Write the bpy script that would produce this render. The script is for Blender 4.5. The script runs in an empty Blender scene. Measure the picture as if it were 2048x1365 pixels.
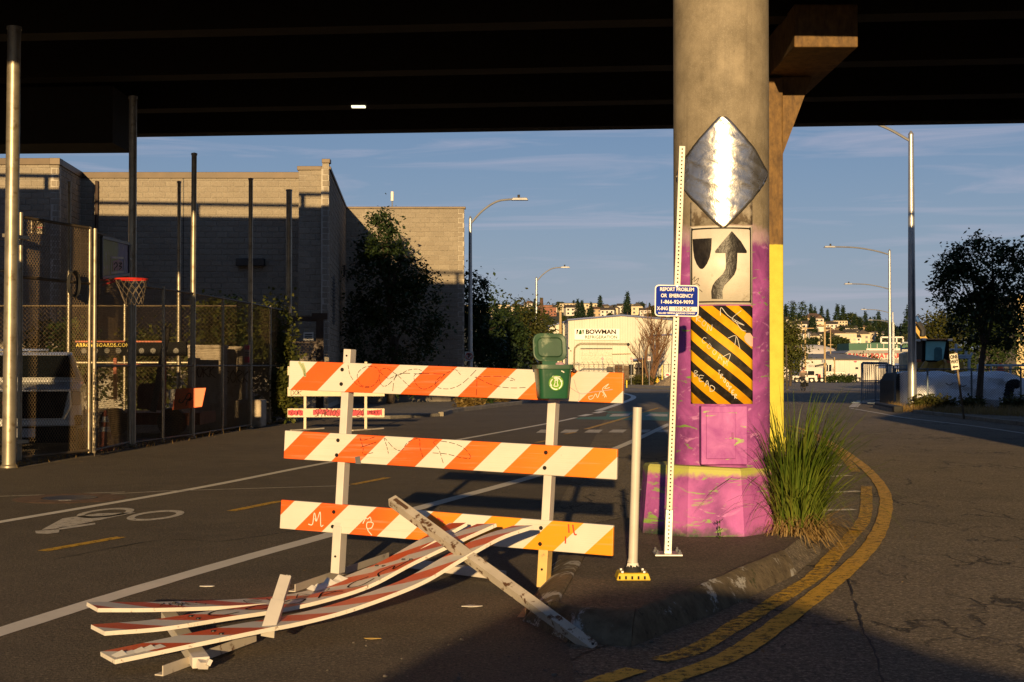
import bpy, bmesh, math, random
from mathutils import Vector, Matrix
sc = bpy.context.scene
C = sc.collection
R = math.radians
# ---------------- camera, sky, sun, exposure ----------------
CAMZ, F, HOR = 1.5, 2844.0, 732.0
PITCH = math.atan((HOR-682.5)/F)
cam_d = bpy.data.cameras.new('camera'); cam = bpy.data.objects.new('camera', cam_d); C.objects.link(cam)
cam_d.sensor_width = 36; cam_d.lens = 36*F/2048; cam_d.clip_end = 9000; cam_d.clip_start = 0.1
cam.location = (0, 0, CAMZ); cam.rotation_euler = (R(90)+PITCH, 0, 0)
sc.camera = cam
SUN_EL, SUN_AZ = R(8.6), R(3.8)        # light travels towards +Y, a little to +X
world = bpy.data.worlds.new('World'); sc.world = world; world.use_nodes = True
SKY_STRENGTH = 0.057
def make_world():
    nt = world.node_tree; n = nt.nodes; l = nt.links; n.clear()
    sky = n.new('ShaderNodeTexSky'); sky.sky_type = 'NISHITA'; sky.sun_disc = False
    sky.sun_elevation = SUN_EL; sky.sun_rotation = R(180)-SUN_AZ if False else R(180)+SUN_AZ
    sky.air_density = 1.0; sky.dust_density = .05; sky.ozone_density = 5.0
    tc = n.new('ShaderNodeTexCoord'); sep = n.new('ShaderNodeSeparateXYZ'); l.new(tc.outputs['Generated'], sep.inputs[0])
    mp = n.new('ShaderNodeMapping'); mp.inputs['Scale'].default_value = (2.0, 2.0, 26.0); l.new(tc.outputs['Generated'], mp.inputs[0])
    ns = n.new('ShaderNodeTexNoise'); ns.inputs['Scale'].default_value = 2.6; ns.inputs['Detail'].default_value = 9; ns.inputs['Roughness'].default_value = .58
    ns.inputs['Distortion'].default_value = .7
    l.new(mp.outputs[0], ns.inputs['Vector'])
    rp = n.new('ShaderNodeValToRGB'); rp.color_ramp.elements[0].position = .50; rp.color_ramp.elements[1].position = .80
    l.new(ns.outputs['Fac'], rp.inputs[0])
    mul = n.new('ShaderNodeMath'); mul.operation = 'MULTIPLY'; mul.inputs[1].default_value = .62; l.new(rp.outputs[0], mul.inputs[0])
    mx = n.new('ShaderNodeMix'); mx.data_type = 'RGBA'; mx.inputs['B'].default_value = (6.6, 6.2, 7.6, 1)
    # pale haze towards the horizon, the same all round
    zc = n.new('ShaderNodeMath'); zc.operation = 'MAXIMUM'; zc.inputs[1].default_value = 0; l.new(sep.outputs[2], zc.inputs[0])
    ex = n.new('ShaderNodeMath'); ex.operation = 'MULTIPLY'; ex.inputs[1].default_value = -6.5; l.new(zc.outputs[0], ex.inputs[0])
    e2 = n.new('ShaderNodeMath'); e2.operation = 'EXPONENT'; l.new(ex.outputs[0], e2.inputs[0])
    e3 = n.new('ShaderNodeMath'); e3.operation = 'MULTIPLY'; e3.inputs[1].default_value = .92; l.new(e2.outputs[0], e3.inputs[0])
    hz_ = n.new('ShaderNodeMix'); hz_.data_type = 'RGBA'; hz_.inputs['B'].default_value = (4.85, 5.0, 6.35, 1); l.new(e3.outputs[0], hz_.inputs['Factor']); l.new(sky.outputs[0], hz_.inputs['A'])
    l.new(mul.outputs[0], mx.inputs['Factor']); l.new(hz_.outputs['Result'], mx.inputs['A'])
    bg = n.new('ShaderNodeBackground'); bg.inputs[1].default_value = SKY_STRENGTH; l.new(mx.outputs['Result'], bg.inputs[0])
    out = n.new('ShaderNodeOutputWorld'); l.new(bg.outputs[0], out.inputs[0])
make_world()
sun_d = bpy.data.lights.new('sun', 'SUN'); sun_d.energy = 5.0; sun_d.color = (1.0, .69, .33); sun_d.angle = R(.5)
sun = bpy.data.objects.new('sun', sun_d); C.objects.link(sun)
sdir = Vector((math.sin(SUN_AZ)*math.cos(SUN_EL), math.cos(SUN_AZ)*math.cos(SUN_EL), -math.sin(SUN_EL)))
sun.rotation_euler = sdir.to_track_quat('-Z', 'Y').to_euler()
sc.view_settings.view_transform = 'Standard'; sc.view_settings.look = 'None'
sc.view_settings.exposure = 0.45; sc.view_settings.gamma = 1.0; sc.view_settings.use_curve_mapping = False
sc.render.engine = 'CYCLES'
try:
    sc.cycles.use_denoising = True; sc.cycles.max_bounces = 6; sc.cycles.transparent_max_bounces = 12
    sc.cycles.caustics_reflective = False; sc.cycles.caustics_refractive = False; sc.cycles.sample_clamp_indirect = 6
except Exception: pass

# ---------------- geometry helpers ----------------
def gz(Y): return 0.0 if Y < 45 else -.006*(min(Y, 300)-45)
cp_, sp_ = math.cos(PITCH), math.sin(PITCH)
def ray(px, py):
    x = (px-1024)/F; y = (682.5-py)/F
    return Vector((x, cp_-y*sp_, sp_+y*cp_))
def at(px, py, Y):
    d = ray(px, py); return Vector((0, 0, CAMZ)) + d*(Y/d.y)
def G(px, py, z=None):
    d = ray(px, py); zz = 0 if z is None else z
    for _ in range(12):
        t = (zz-CAMZ)/d.z; p = Vector((0, 0, CAMZ))+d*t
        if z is not None: break
        zz = gz(p.y)
    return p
def xat(px, Y): return (px-1024)/F*Y
def zat(py, Y): return CAMZ+(HOR-py)/F*Y

def wloc(o):
    p = Vector((0, 0, 0))
    while o is not None: p = p+o.location; o = o.parent
    return p
class MB:
    def __init__(s): s.v = []; s.f = []; s.uv = []
    def poly(s, pts, uv=None):
        i = len(s.v); s.v += [Vector(p) for p in pts]; s.f.append(tuple(range(i, i+len(pts)))); s.uv.append(uv)
    def hexa(s, p, uvs=None):
        i = len(s.v); s.v += [Vector(q) for q in p]
        for k, q in enumerate(((3, 2, 1, 0), (4, 5, 6, 7), (0, 1, 5, 4), (1, 2, 6, 5), (2, 3, 7, 6), (3, 0, 4, 7))):
            s.f.append(tuple(i+j for j in q)); s.uv.append([uvs[j] for j in q] if uvs else None)
        return s
    def box(s, c, size, rot=None, taper=1.0):
        c = Vector(c); x, y, z = size[0]/2, size[1]/2, size[2]/2; t = taper
        P = [(-x, -y, -z), (x, -y, -z), (x, y, -z), (-x, y, -z), (-x*t, -y*t, z), (x*t, -y*t, z), (x*t, y*t, z), (-x*t, y*t, z)]
        P = [Vector(p) for p in P]
        if rot is not None:
            if not isinstance(rot, Matrix): rot = Matrix.Rotation(rot, 3, 'Z')
            P = [rot@p for p in P]
        return s.hexa([c+p for p in P])
    def bar(s, a, b, w, h, up=(0, 0, 1)):
        a = Vector(a); b = Vector(b); d = (b-a).normalized(); up = Vector(up)
        sx = d.cross(up)
        if sx.length < 1e-4: sx = d.cross(Vector((0, 1, 0)))
        sx.normalize(); u = sx.cross(d).normalized()
        q = [-sx*w/2-u*h/2, sx*w/2-u*h/2, sx*w/2+u*h/2, -sx*w/2+u*h/2]
        return s.hexa([a+x for x in q]+[b+x for x in q])
    def tube(s, pts, r, n=8, caps=True):
        pts = [Vector(p) for p in pts]; m = len(pts)
        rr = [r]*m if isinstance(r, (int, float)) else list(r)
        i0 = len(s.v); ref = None
        for k, p in enumerate(pts):
            d = (pts[min(k+1, m-1)]-pts[max(k-1, 0)])
            d = d.normalized() if d.length > 1e-9 else Vector((0, 0, 1))
            if ref is None:
                ref = d.cross(Vector((0, 0, 1)))
                if ref.length < .05: ref = d.cross(Vector((0, 1, 0)))
            ref = (ref-d*ref.dot(d)).normalized(); o = d.cross(ref)
            for j in range(n):
                a = 2*math.pi*j/n; s.v.append(p+(ref*math.cos(a)+o*math.sin(a))*rr[k])
        for k in range(m-1):
            for j in range(n):
                a = i0+k*n+j; b = i0+k*n+(j+1) % n
                s.f.append((a, b, b+n, a+n)); s.uv.append(None)
        if caps:
            s.f.append(tuple(i0+j for j in reversed(range(n)))); s.uv.append(None)
            s.f.append(tuple(i0+(m-1)*n+j for j in range(n))); s.uv.append(None)
        return s
    def cyl(s, a, b, r, n=12, r2=None): return s.tube([a, b], [r, r if r2 is None else r2], n)
    def lathe(s, prof, c=(0, 0, 0), n=24, caps=True):
        c = Vector(c); i0 = len(s.v)
        for r, z in prof:
            for j in range(n):
                a = 2*math.pi*(j+.5)/n; s.v.append(c+Vector((r*math.cos(a), r*math.sin(a), z)))
        for k in range(len(prof)-1):
            for j in range(n):
                a = i0+k*n+j; b = i0+k*n+(j+1) % n
                s.f.append((a, b, b+n, a+n)); s.uv.append(None)
        if caps:
            s.f.append(tuple(i0+j for j in reversed(range(n)))); s.uv.append(None)
            s.f.append(tuple(i0+(len(prof)-1)*n+j for j in range(n))); s.uv.append(None)
        return s
    def ball(s, c, r, n=12, jit=0, rnd=None):
        c = Vector(c); r = (r, r, r) if isinstance(r, (int, float)) else r
        m = max(4, n//2); i0 = len(s.v)
        for k in range(m+1):
            th = math.pi*k/m
            for j in range(n):
                a = 2*math.pi*j/n; q = 1+(rnd.uniform(-jit, jit) if rnd and 0 < k < m else 0)
                s.v.append(c+Vector((r[0]*math.sin(th)*math.cos(a)*q, r[1]*math.sin(th)*math.sin(a)*q, r[2]*math.cos(th)*q)))
        for k in range(m):
            for j in range(n):
                a = i0+k*n+j; b = i0+k*n+(j+1) % n
                s.f.append((a, a+n, b+n, b)); s.uv.append(None)
        return s
    def prism(s, outline, thick):      # outline: 3D polygon, thick: vector
        i = len(s.v); n = len(outline); t = Vector(thick)
        s.v += [Vector(p) for p in outline]+[Vector(p)+t for p in outline]
        s.f.append(tuple(range(i, i+n))); s.f.append(tuple(range(i+2*n-1, i+n-1, -1)))
        s.uv += [None, None]
        for j in range(n):
            k = (j+1) % n; s.f.append((i+k, i+j, i+n+j, i+n+k)); s.uv.append(None)
        return s
    def build(s, name, m, parent=None, smooth=False, bevel=0, fix=True, origin=None, kind=None, angle=40):
        if parent is not None: off = wloc(parent); loc = Vector((0, 0, 0))
        else:
            if origin is None:
                xs = [v.x for v in s.v]; ys = [v.y for v in s.v]; zs = [v.z for v in s.v]
                origin = ((min(xs)+max(xs))/2, (min(ys)+max(ys))/2, min(zs))
            off = Vector(origin); loc = off
        me = bpy.data.meshes.new(name); me.from_pydata([v-off for v in s.v], [], s.f)
        if any(u is not None for u in s.uv):
            lay = me.uv_layers.new(name='UVMap'); k = 0
            for f, u in zip(s.f, s.uv):
                for j in range(len(f)):
                    if u is not None: lay.data[k].uv = u[j]
                    k += 1
        if fix and len(s.f) < 40000:
            bm = bmesh.new(); bm.from_mesh(me)
            if smooth: bmesh.ops.remove_doubles(bm, verts=bm.verts[:], dist=1e-5)
            bmesh.ops.recalc_face_normals(bm, faces=bm.faces[:]); bm.to_mesh(me); bm.free()
        if smooth:
            me.polygons.foreach_set('use_smooth', [True]*len(me.polygons)); me.set_sharp_from_angle(angle=R(angle))
        me.materials.append(m)
        o = bpy.data.objects.new(name, me); C.objects.link(o); o.location = loc
        if parent is not None: o.parent = parent
        if bevel:
            b = o.modifiers.new('bevel', 'BEVEL'); b.width = bevel; b.segments = 2; b.limit_method = 'ANGLE'
        if kind: o['kind'] = kind
        return o
def E(name, label, cat, loc=(0, 0, 0), group=None):
    o = bpy.data.objects.new(name, None); C.objects.link(o); o.location = loc; o.empty_display_size = .2
    o['label'] = label; o['category'] = cat
    if group: o['group'] = group
    return o
def T(o, label, cat, group=None):
    o['label'] = label; o['category'] = cat
    if group: o['group'] = group
    return o
def S(o): o['kind'] = 'structure'; return o
def cptree(o, parent=None):
    c = o.copy(); C.objects.link(c)
    if parent is not None: c.parent = parent
    for ch in list(o.children): cptree(ch, c)
    return c
def place(o, loc, rz=0, label=None, scale=None):
    o.location = loc; o.rotation_euler = (0, 0, rz)
    if label: o['label'] = label
    if scale: o.scale = (scale,)*3 if isinstance(scale, (int, float)) else scale
    return o

# ---------------- materials ----------------
def lin(c):
    if isinstance(c, str):
        c = [int(c[i:i+2], 16)/255 for i in (0, 2, 4)]
        c = [x/12.92 if x <= .04045 else ((x+.055)/1.055)**2.4 for x in c]
    return (c[0], c[1], c[2], 1)
class NT:
    def __init__(s, name):
        s.m = bpy.data.materials.new(name); s.m.use_nodes = True; s.nt = s.m.node_tree; s.n = s.nt.nodes; s.l = s.nt.links
        s.b = s.n['Principled BSDF']; s.out = s.n['Material Output']; s._tc = None
    def tc(s, o='Object'):
        if s._tc is None: s._tc = s.n.new('ShaderNodeTexCoord')
        return s._tc.outputs[o]
    def link(s, a, b): s.l.new(a, b)
    def noise(s, scale, detail=4, rough=.55, vec=None, dist=0, sc3=None):
        t = s.n.new('ShaderNodeTexNoise'); t.inputs['Scale'].default_value = scale; t.inputs['Detail'].default_value = detail
        t.inputs['Roughness'].default_value = rough; t.inputs['Distortion'].default_value = dist
        v = vec if vec is not None else s.tc()
        if sc3:
            mp = s.n.new('ShaderNodeMapping'); mp.inputs['Scale'].default_value = sc3; s.link(v, mp.inputs[0]); v = mp.outputs[0]
        s.link(v, t.inputs['Vector']); return t.outputs['Fac']
    def ramp(s, fac, a, b, ca=(0, 0, 0, 1), cb=(1, 1, 1, 1)):
        r = s.n.new('ShaderNodeValToRGB'); e = r.color_ramp.elements
        e[0].position = a; e[1].position = b; e[0].color = ca; e[1].color = cb; s.link(fac, r.inputs[0]); return r.outputs[0]
    def mix(s, fac, a, b, mode='MIX'):
        m = s.n.new('ShaderNodeMix'); m.data_type = 'RGBA'; m.blend_type = mode
        for k, v in (('Factor', fac), ('A', a), ('B', b)):
            if isinstance(v, (int, float)): m.inputs[k].default_value = v
            elif isinstance(v, tuple): m.inputs[k].default_value = v
            else: s.link(v, m.inputs[k])
        return m.outputs['Result']
    def math(s, op, a, b=0, c=None):
        m = s.n.new('ShaderNodeMath'); m.operation = op
        for k, v in enumerate((a, b, c)):
            if v is None: continue
            if isinstance(v, (int, float)): m.inputs[k].default_value = v
            else: s.link(v, m.inputs[k])
        return m.outputs[0]
    def xyz(s, vec=None):
        p = s.n.new('ShaderNodeSeparateXYZ'); s.link(vec if vec is not None else s.tc(), p.inputs[0]); return p.outputs
    def bump(s, h, strength=.3, dist=.01):
        b = s.n.new('ShaderNodeBump'); b.inputs['Strength'].default_value = strength; b.inputs['Distance'].default_value = dist
        s.link(h, b.inputs['Height']); s.link(b.outputs[0], s.b.inputs['Normal'])
    def set(s, **k):
        for a, v in k.items():
            a = a.replace('_', ' ')
            if isinstance(v, (int, float, tuple)): s.b.inputs[a].default_value = v
            else: s.link(v, s.b.inputs[a])
        return s
MATS = {}
def mat(name, col, rough=.6, metal=0, var=.25, vs=6, bump=.15, bs=60, bd=.004, dirt=None, ds=5, dt=(.55, .7), spec=.5, coat=0, emit=None, es=0):
    if name in MATS: return MATS[name]
    t = NT(name); c = lin(col)
    n1 = t.noise(vs, 5)
    dark = tuple(x*(1-var) for x in c[:3])+(1,); lite = tuple(min(1, x*(1+var)) for x in c[:3])+(1,)
    base = t.ramp(n1, .3, .7, dark, lite)
    if dirt is not None: base = t.mix(t.ramp(t.noise(ds, 6, .65), dt[0], dt[1]), base, lin(dirt))
    t.set(Base_Color=base, Roughness=rough, Metallic=metal, Specular_IOR_Level=spec)
    if coat: t.set(Coat_Weight=coat)
    if bump: t.bump(t.noise(bs, 4), bump, bd)
    if emit is not None: t.set(Emission_Color=lin(emit), Emission_Strength=float(es))
    MATS[name] = t.m; return t.m
# ---------------- materials of the setting ----------------
def asphalt(name, c0, c1, grain=260, bstr=.5, patch=.5, cracks=False):
    t = NT(name); big = t.noise(.35, 6, .6); mid = t.noise(3.0, 6, .65); fine = t.noise(grain, 4, .75); spk = t.noise(grain*.45, 3, .7)
    base = t.mix(t.ramp(big, .35, .68), lin(c0), lin(c1)); base = t.mix(t.math('MULTIPLY', t.ramp(t.noise(.9, 6, .65, dist=.8), .52, .66), .38), base, lin([x*.5 for x in c0]))
    base = t.mix(t.math('MULTIPLY', t.ramp(mid, .45, .75), patch), base, lin([x*1.5 for x in c1]))
    base = t.mix(t.math('MULTIPLY', t.ramp(fine, .52, .66), .75), base, lin([min(1, x*2.3) for x in c1]))
    base = t.mix(t.math('MULTIPLY', t.ramp(fine, .36, .48, (1, 1, 1, 1), (0, 0, 0, 1)), .7), base, lin([x*.45 for x in c0]))
    base = t.mix(t.math('MULTIPLY', t.ramp(spk, .58, .64), .6), base, lin([min(1, x*2.4) for x in c1])); base = t.mix(t.math('MULTIPLY', t.ramp(spk, .38, .45, (1, 1, 1, 1), (0, 0, 0, 1)), .7), base, lin([x*.4 for x in c0]))
    h = t.math('ADD', t.math('MULTIPLY', fine, .6), t.math('ADD', t.math('MULTIPLY', spk, .9), t.math('MULTIPLY', mid, .7)))
    if cracks:
        v = t.n.new('ShaderNodeTexVoronoi'); v.feature = 'DISTANCE_TO_EDGE'; v.inputs['Scale'].default_value = 1.1; v.inputs['Randomness'].default_value = 1
        mp = t.n.new('ShaderNodeMapping'); mp.inputs['Scale'].default_value = (1, .6, 1); t.link(t.tc(), mp.inputs[0])
        nz = t.n.new('ShaderNodeTexNoise'); nz.inputs['Scale'].default_value = 4; nz.inputs['Detail'].default_value = 6; t.link(mp.outputs[0], nz.inputs['Vector'])
        av = t.n.new('ShaderNodeVectorMath'); av.operation = 'MULTIPLY_ADD'; av.inputs[1].default_value = (.5, .5, .5); t.link(nz.outputs['Color'], av.inputs[0]); t.link(mp.outputs[0], av.inputs[2])
        t.link(av.outputs[0], v.inputs['Vector'])
        cr = t.ramp(v.outputs['Distance'], .004, .02, (1, 1, 1, 1), (0, 0, 0, 1))
        cr = t.math('MULTIPLY', cr, t.ramp(t.noise(.5, 3), .46, .56))
        base = t.mix(t.math('MULTIPLY', cr, .8), base, (.008, .007, .006, 1)); h = t.math('SUBTRACT', h, t.math('MULTIPLY', cr, 1.2))
    t.set(Base_Color=base, Roughness=.82, Specular_IOR_Level=.35); t.bump(h, bstr, .03); return t.m
M_ROAD = asphalt('coarse_asphalt', (.140, .112, .075), (.205, .165, .115), 62, 1.0, .4, True)
M_PATH = asphalt('smooth_asphalt', (.088, .070, .049), (.128, .102, .072), 90, .8, .5)
M_LOT = asphalt('pale_gravel_lot', (.16, .14, .12), (.24, .21, .18), 60, .5, .5)
M_EARTH = asphalt('dry_earth', (.10, .08, .055), (.16, .13, .09), 60, .6, .5)
def paint(name, col, wear=.5, under=.05):
    t = NT(name); n = t.noise(14, 8, .72); n2 = t.noise(120, 3, .7)
    k = t.math('ADD', t.math('MULTIPLY', n, .7), t.math('MULTIPLY', n2, .3))
    mask = t.ramp(k, wear-.05, wear+.06)
    c = lin(col); base = t.mix(t.ramp(t.noise(3, 5), .3, .7), c, tuple(x*.86 for x in c[:3])+(1,))
    tr = t.n.new('ShaderNodeBsdfTransparent'); ms = t.n.new('ShaderNodeMixShader')
    t.set(Base_Color=base, Roughness=.65); t.bump(n2, .4, .003)
    t.link(mask, ms.inputs[0]); t.link(tr.outputs[0], ms.inputs[1]); t.link(t.b.outputs[0], ms.inputs[2]); t.link(ms.outputs[0], t.out.inputs[0]); return t.m
M_LINE = paint('white_road_paint', (.86, .79, .67), .34)
M_LINEW = paint('worn_white_road_paint', (.70, .63, .52), .42)
M_HATCH = paint('bright_white_road_paint', (.88, .81, .66), .36)
M_YEL = paint('yellow_road_paint', (.74, .42, .03), .435)
M_YELW = paint('worn_yellow_road_paint', (.76, .44, .03), .475)
M_GREEN = paint('green_bike_lane_paint', (.07, .20, .11), .38)
def concrete(name, c, stain=.5, vs=2.5, streak=False, bs=45):
    t = NT(name); c = lin(c)
    base = t.mix(t.ramp(t.noise(vs, 6, .6), .3, .72), tuple(x*.72 for x in c[:3])+(1,), tuple(x*1.18 for x in c[:3])+(1,))
    if streak: base = t.mix(t.math('MULTIPLY', t.ramp(t.noise(5, 6, .65, sc3=(3, 3, .16)), .5, .72), stain), base, tuple(x*.45 for x in c[:3])+(1,))
    pit = t.ramp(t.noise(34, 4, .7), .27, .33, (1, 1, 1, 1), (0, 0, 0, 1))
    base = t.mix(t.math('MULTIPLY', pit, stain), base, tuple(x*.35 for x in c[:3])+(1,))
    fl = t.noise(150, 4, .7); base = t.mix(t.math('MULTIPLY', t.ramp(fl, .5, .75), .4), base, tuple(min(1, x*1.5) for x in c[:3])+(1,))
    t.set(Base_Color=base, Roughness=.85, Specular_IOR_Level=.3); t.bump(t.math('ADD', t.noise(bs, 5, .7), t.math('MULTIPLY', fl, .5)), .45, .006); return t.m
M_CONC = concrete('weathered_concrete', (.30, .26, .20), .55, 2.0, True)
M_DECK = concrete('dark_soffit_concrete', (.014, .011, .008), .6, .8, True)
def kerbmat():
    t = NT('scuffed_kerb_concrete'); c = t.mix(t.ramp(t.noise(7, 7, .7), .3, .7), (.065, .048, .028, 1), (.20, .155, .095, 1)); c = t.mix(t.ramp(t.noise(2.6, 8, .72, dist=.5), .565, .60), c, (.42, .40, .36, 1)); c = t.mix(t.ramp(t.noise(19, 6, .7), .62, .66), c, (.03, .024, .016, 1))
    c = t.mix(t.ramp(t.noise(4, 6, .7), .66, .70), c, (.05, .055, .02, 1)); t.set(Base_Color=c, Roughness=.85, Specular_IOR_Level=.25); t.bump(t.math('ADD', t.noise(9, 6, .7), t.noise(45, 5, .7)), .8, .02); return t.m
M_KERB = kerbmat()

# ---------------- ground ----------------
XS = [-2500, -900, -300, -120, -60, -30, -15, -6, 0, 6, 15, 30, 60, 120, 300, 900, 2500]
def sheet(name, xs, ys, z, m):
    b = MB()
    for i in range(len(xs)-1):
        for j in range(len(ys)-1):
            b.poly([(xs[i], ys[j], gz(ys[j])+z), (xs[i+1], ys[j], gz(ys[j])+z), (xs[i+1], ys[j+1], gz(ys[j+1])+z), (xs[i], ys[j+1], gz(ys[j+1])+z)])
    return b.build(name, m, origin=(0, 0, 0))
S(sheet('ground', XS, [-300, -60, 0, 20, 45, 80, 130, 200, 300, 600, 1200, 3500], -.012, M_EARTH))
road = S(sheet('road', [-40, -20, -7.9, -2, 4, 12, 30], [-60, -20, 0, 15, 45, 75, 105], -.004, M_ROAD))
S(sheet('parking_lot', [-60, 0, 40, 90], [105, 150, 215], -.004, M_LOT))
def ground_poly(name, pts, z, m, parent=None, n=1):
    b = MB(); P = [Vector((p[0], p[1], gz(p[1])+z)) for p in pts]; b.poly(P); return b.build(name, m, parent, origin=(0, 0, 0) if parent is None else None)
# smoother asphalt of the bike path, left of the island
bp = MB()
Lx = lambda Y: -8.4+.055*max(0, min(Y, 60)-20) if Y > 20 else -8.4
Rx = lambda Y: .30 if Y < 13 else .30+.085*(Y-13)
ys = [-20, 0, 6, 9, 13, 17, 21, 26, 32, 38, 45, 55, 66, 80]
for a, c in zip(ys[:-1], ys[1:]): bp.poly([(Lx(a)-.5, a, gz(a)), (Rx(a), a, gz(a)), (Rx(c), c, gz(c)), (Lx(c)-.5, c, gz(c))])
S(bp.build('bike_path', M_PATH, origin=(0, 0, 0)))

def catmull(pts, n=6):
    pts = [Vector(p) for p in pts]
    if len(pts) < 3: return pts
    out = []; e = [pts[0]*2-pts[1]]+pts+[pts[-1]*2-pts[-2]]
    for i in range(1, len(e)-2):
        for k in range(n):
            t = k/n; a, b, c, d = e[i-1], e[i], e[i+1], e[i+2]
            out.append(.5*((2*b)+(c-a)*t+(2*a-5*b+4*c-d)*t*t+(3*b-a-3*c+d)*t**3))
    out.append(pts[-1]); return out
def sub(pts, L):
    out = [pts[0]]
    for a, b in zip(pts[:-1], pts[1:]):
        m = max(1, int((b-a).length/L))
        for k in range(1, m+1): out.append(a.lerp(b, k/m))
    return out
def strip(name, px, w, m, z=.004, smooth=True, ends=None, ground=True, jag=0, seed=1):
    pts = [G(*p) if ground else Vector((p[0], p[1], gz(p[1]))) for p in px]
    if smooth: pts = catmull(pts, 8)
    pts = sub(pts, 1.5); b = MB(); q = []; rr = random.Random(seed)
    for k, p in enumerate(pts):
        d = pts[min(k+1, len(pts)-1)]-pts[max(k-1, 0)]; d = Vector((d.x, d.y, 0)).normalized(); s = Vector((-d.y, d.x, 0))
        w2 = w/2*(1+rr.uniform(-jag, jag)); g = gz(p.y)+z
        q.append((Vector((p.x, p.y, g))+s*w2, Vector((p.x, p.y, g))-s*w2))
    for (a, c), (d, e) in zip(q[:-1], q[1:]): b.poly([a, c, e, d])
    return b.build(name, m, road)
strip('edge_line', [(-120, 1066), (0, 1045), (400, 976), (656, 926), (923, 879), (1104, 846), (1152, 836)], .13, M_LINE, jag=.03)
strip('edge_line', [(1196, 822), (1245, 806), (1266, 797), (1262, 791), (1236, 785), (1200, 781)], .28, M_LINE)
strip('lane_line', [(-260, 1345), (0, 1265), (240, 1190), (490, 1117), (660, 1070), (838, 1017), (1082, 949), (1235, 896), (1340, 848)], .17, M_LINE, jag=.03)
for a, c in (((1162, 833), (1180, 829)), ((1190, 827), (1206, 823))): strip('lane_dash', [a, c], .25, M_LINE, smooth=False)
for a, c in (((85, 1103), (243, 1075)), ((462, 1023), (561, 1003)), ((705, 970), (776, 956)), ((905, 926), (955, 915)), ((1073, 886), (1098, 881)), ((1130, 869), (1151, 865))):
    strip('centre_dash', [a, c], .11, M_YEL, smooth=False)
strip('centre_line', [(1172, 859), (1265, 832), (1318, 816)], .13, M_YEL)
b = MB(); P = [G(*p) for p in ((1150, 839), (1193, 823), (1338, 825), (1338, 842))]; b.poly([p+Vector((0, 0, .003)) for p in P]); b.build('green_lane_patch', M_GREEN, road)
for x0 in range(6):
    a = 1072+x0*48; b = MB()
    b.poly([G(*p)+Vector((0, 0, .003)) for p in ((a, 866-x0*.2), (a+30, 866.5-x0*.2), (a+38, 860), (a+10, 860))]); b.build('crosswalk_bar', M_LINEW, road)
for P in (((1225, 829), (1262, 828), (1256, 833), (1218, 834)), ((1300, 828), (1335, 829), (1335, 834), (1290, 833))):
    b = MB(); b.poly([G(*p)+Vector((0, 0, .007)) for p in P]); b.build('bike_lane_stencil', M_LINEW, road)
# bicycle symbol
bs = MB()
def pxring(cx, cy, a, b_, tilt, k=.72, n=28):
    o = []; i_ = []
    for j in range(n):
        th = 2*math.pi*j/n
        for lst, s in ((o, 1), (i_, k)):
            x = a*s*math.cos(th); y = b_*(s if s == 1 else s*.9)*math.sin(th); lst.append(G(cx+x, cy+y-x*tilt)+Vector((0, 0, .004)))
    for j in range(n): bs.poly([o[j], o[(j+1) % n], i_[(j+1) % n], i_[j]])
pxring(211, 1027, 58, 8.5, .10); pxring(311, 1032, 58, 9, .10)
for P in (((83, 1061), (125, 1038), (196, 1028), (272, 1026), (200, 1041), (118, 1058)), ((70, 1063), (119, 1060), (118, 1066), (95, 1069), (72, 1068)), ((118, 1056), (190, 1047), (191, 1050), (118, 1061))):
    bs.poly([G(*p)+Vector((0, 0, .004)) for p in P])
bs.build('bike_symbol', M_LINEW, road)
# double yellow curve, hatching and kerb side line on the right
strip('yellow_line', [(1120, 1405), (1202, 1364), (1273, 1340)], .13, M_YEL, jag=.05)
strip('yellow_line', [(1316, 1322), (1388, 1301), (1480, 1247), (1581, 1185), (1632, 1152), (1666, 1113), (1700, 1076), (1730, 1033), (1733, 973)], .13, M_YELW, jag=.10, seed=4)
strip('yellow_line', [(1712, 944), (1690, 918), (1667, 898), (1640, 882), (1610, 869), (1560, 858)], .13, M_YELW, jag=.08, seed=5)
strip('yellow_line', [(1270, 1400), (1328, 1364), (1458, 1314), (1547, 1256), (1640, 1186), (1697, 1138), (1744, 1088), (1768, 1037), (1771, 994), (1753, 960), (1718, 926), (1670, 892), (1624, 866), (1580, 852)], .14, M_YEL, jag=.08, seed=6)
for a, c in (((1632, 1022), (1709, 1020)), ((1626, 988), (1720, 983)), ((1650, 954), (1702, 952)), ((1640, 933), (1684, 931)), ((1630, 918), (1672, 916)), ((1640, 905), (1660, 903)), ((1288, 952), (1302, 952)), ((1278, 980), (1299, 979)), ((1281, 1007), (1297, 1006))):
    strip('hatch_line', [a, c], .12, M_HATCH, smooth=False, jag=.1)
strip('edge_line', [(1700, 817), (1790, 833), (1850, 841), (1950, 853), (2060, 869), (2200, 888)], .12, M_LINEW)
strip('edge_line', [(1706, 815), (1716, 806), (1722, 802)], .35, M_LINEW)
strip('edge_line', [(1000, 958), (250, 985), (-40, 995)][1:], .05, M_LINEW, smooth=False)
strip('edge_line', [(205, 990), (330, 983), (700, 972)], .05, M_LINEW, smooth=False)
M_TAR = mat('crack_tar', (.012, .011, .010), .7)
def jagged(px, w, seed, name='crack'):
    rr = random.Random(seed); pts = []
    for a, c in zip(px[:-1], px[1:]):
        for k in range(7): t = k/7; pts.append((a[0]+(c[0]-a[0])*t+rr.uniform(-3, 3), a[1]+(c[1]-a[1])*t))
    pts.append(px[-1]); strip(name, pts, w, M_TAR, z=.0035, smooth=False, jag=.7, seed=seed)
jagged([(1694, 1150), (1712, 1210), (1726, 1262), (1752, 1310), (1768, 1380)], .010, 3)
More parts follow.
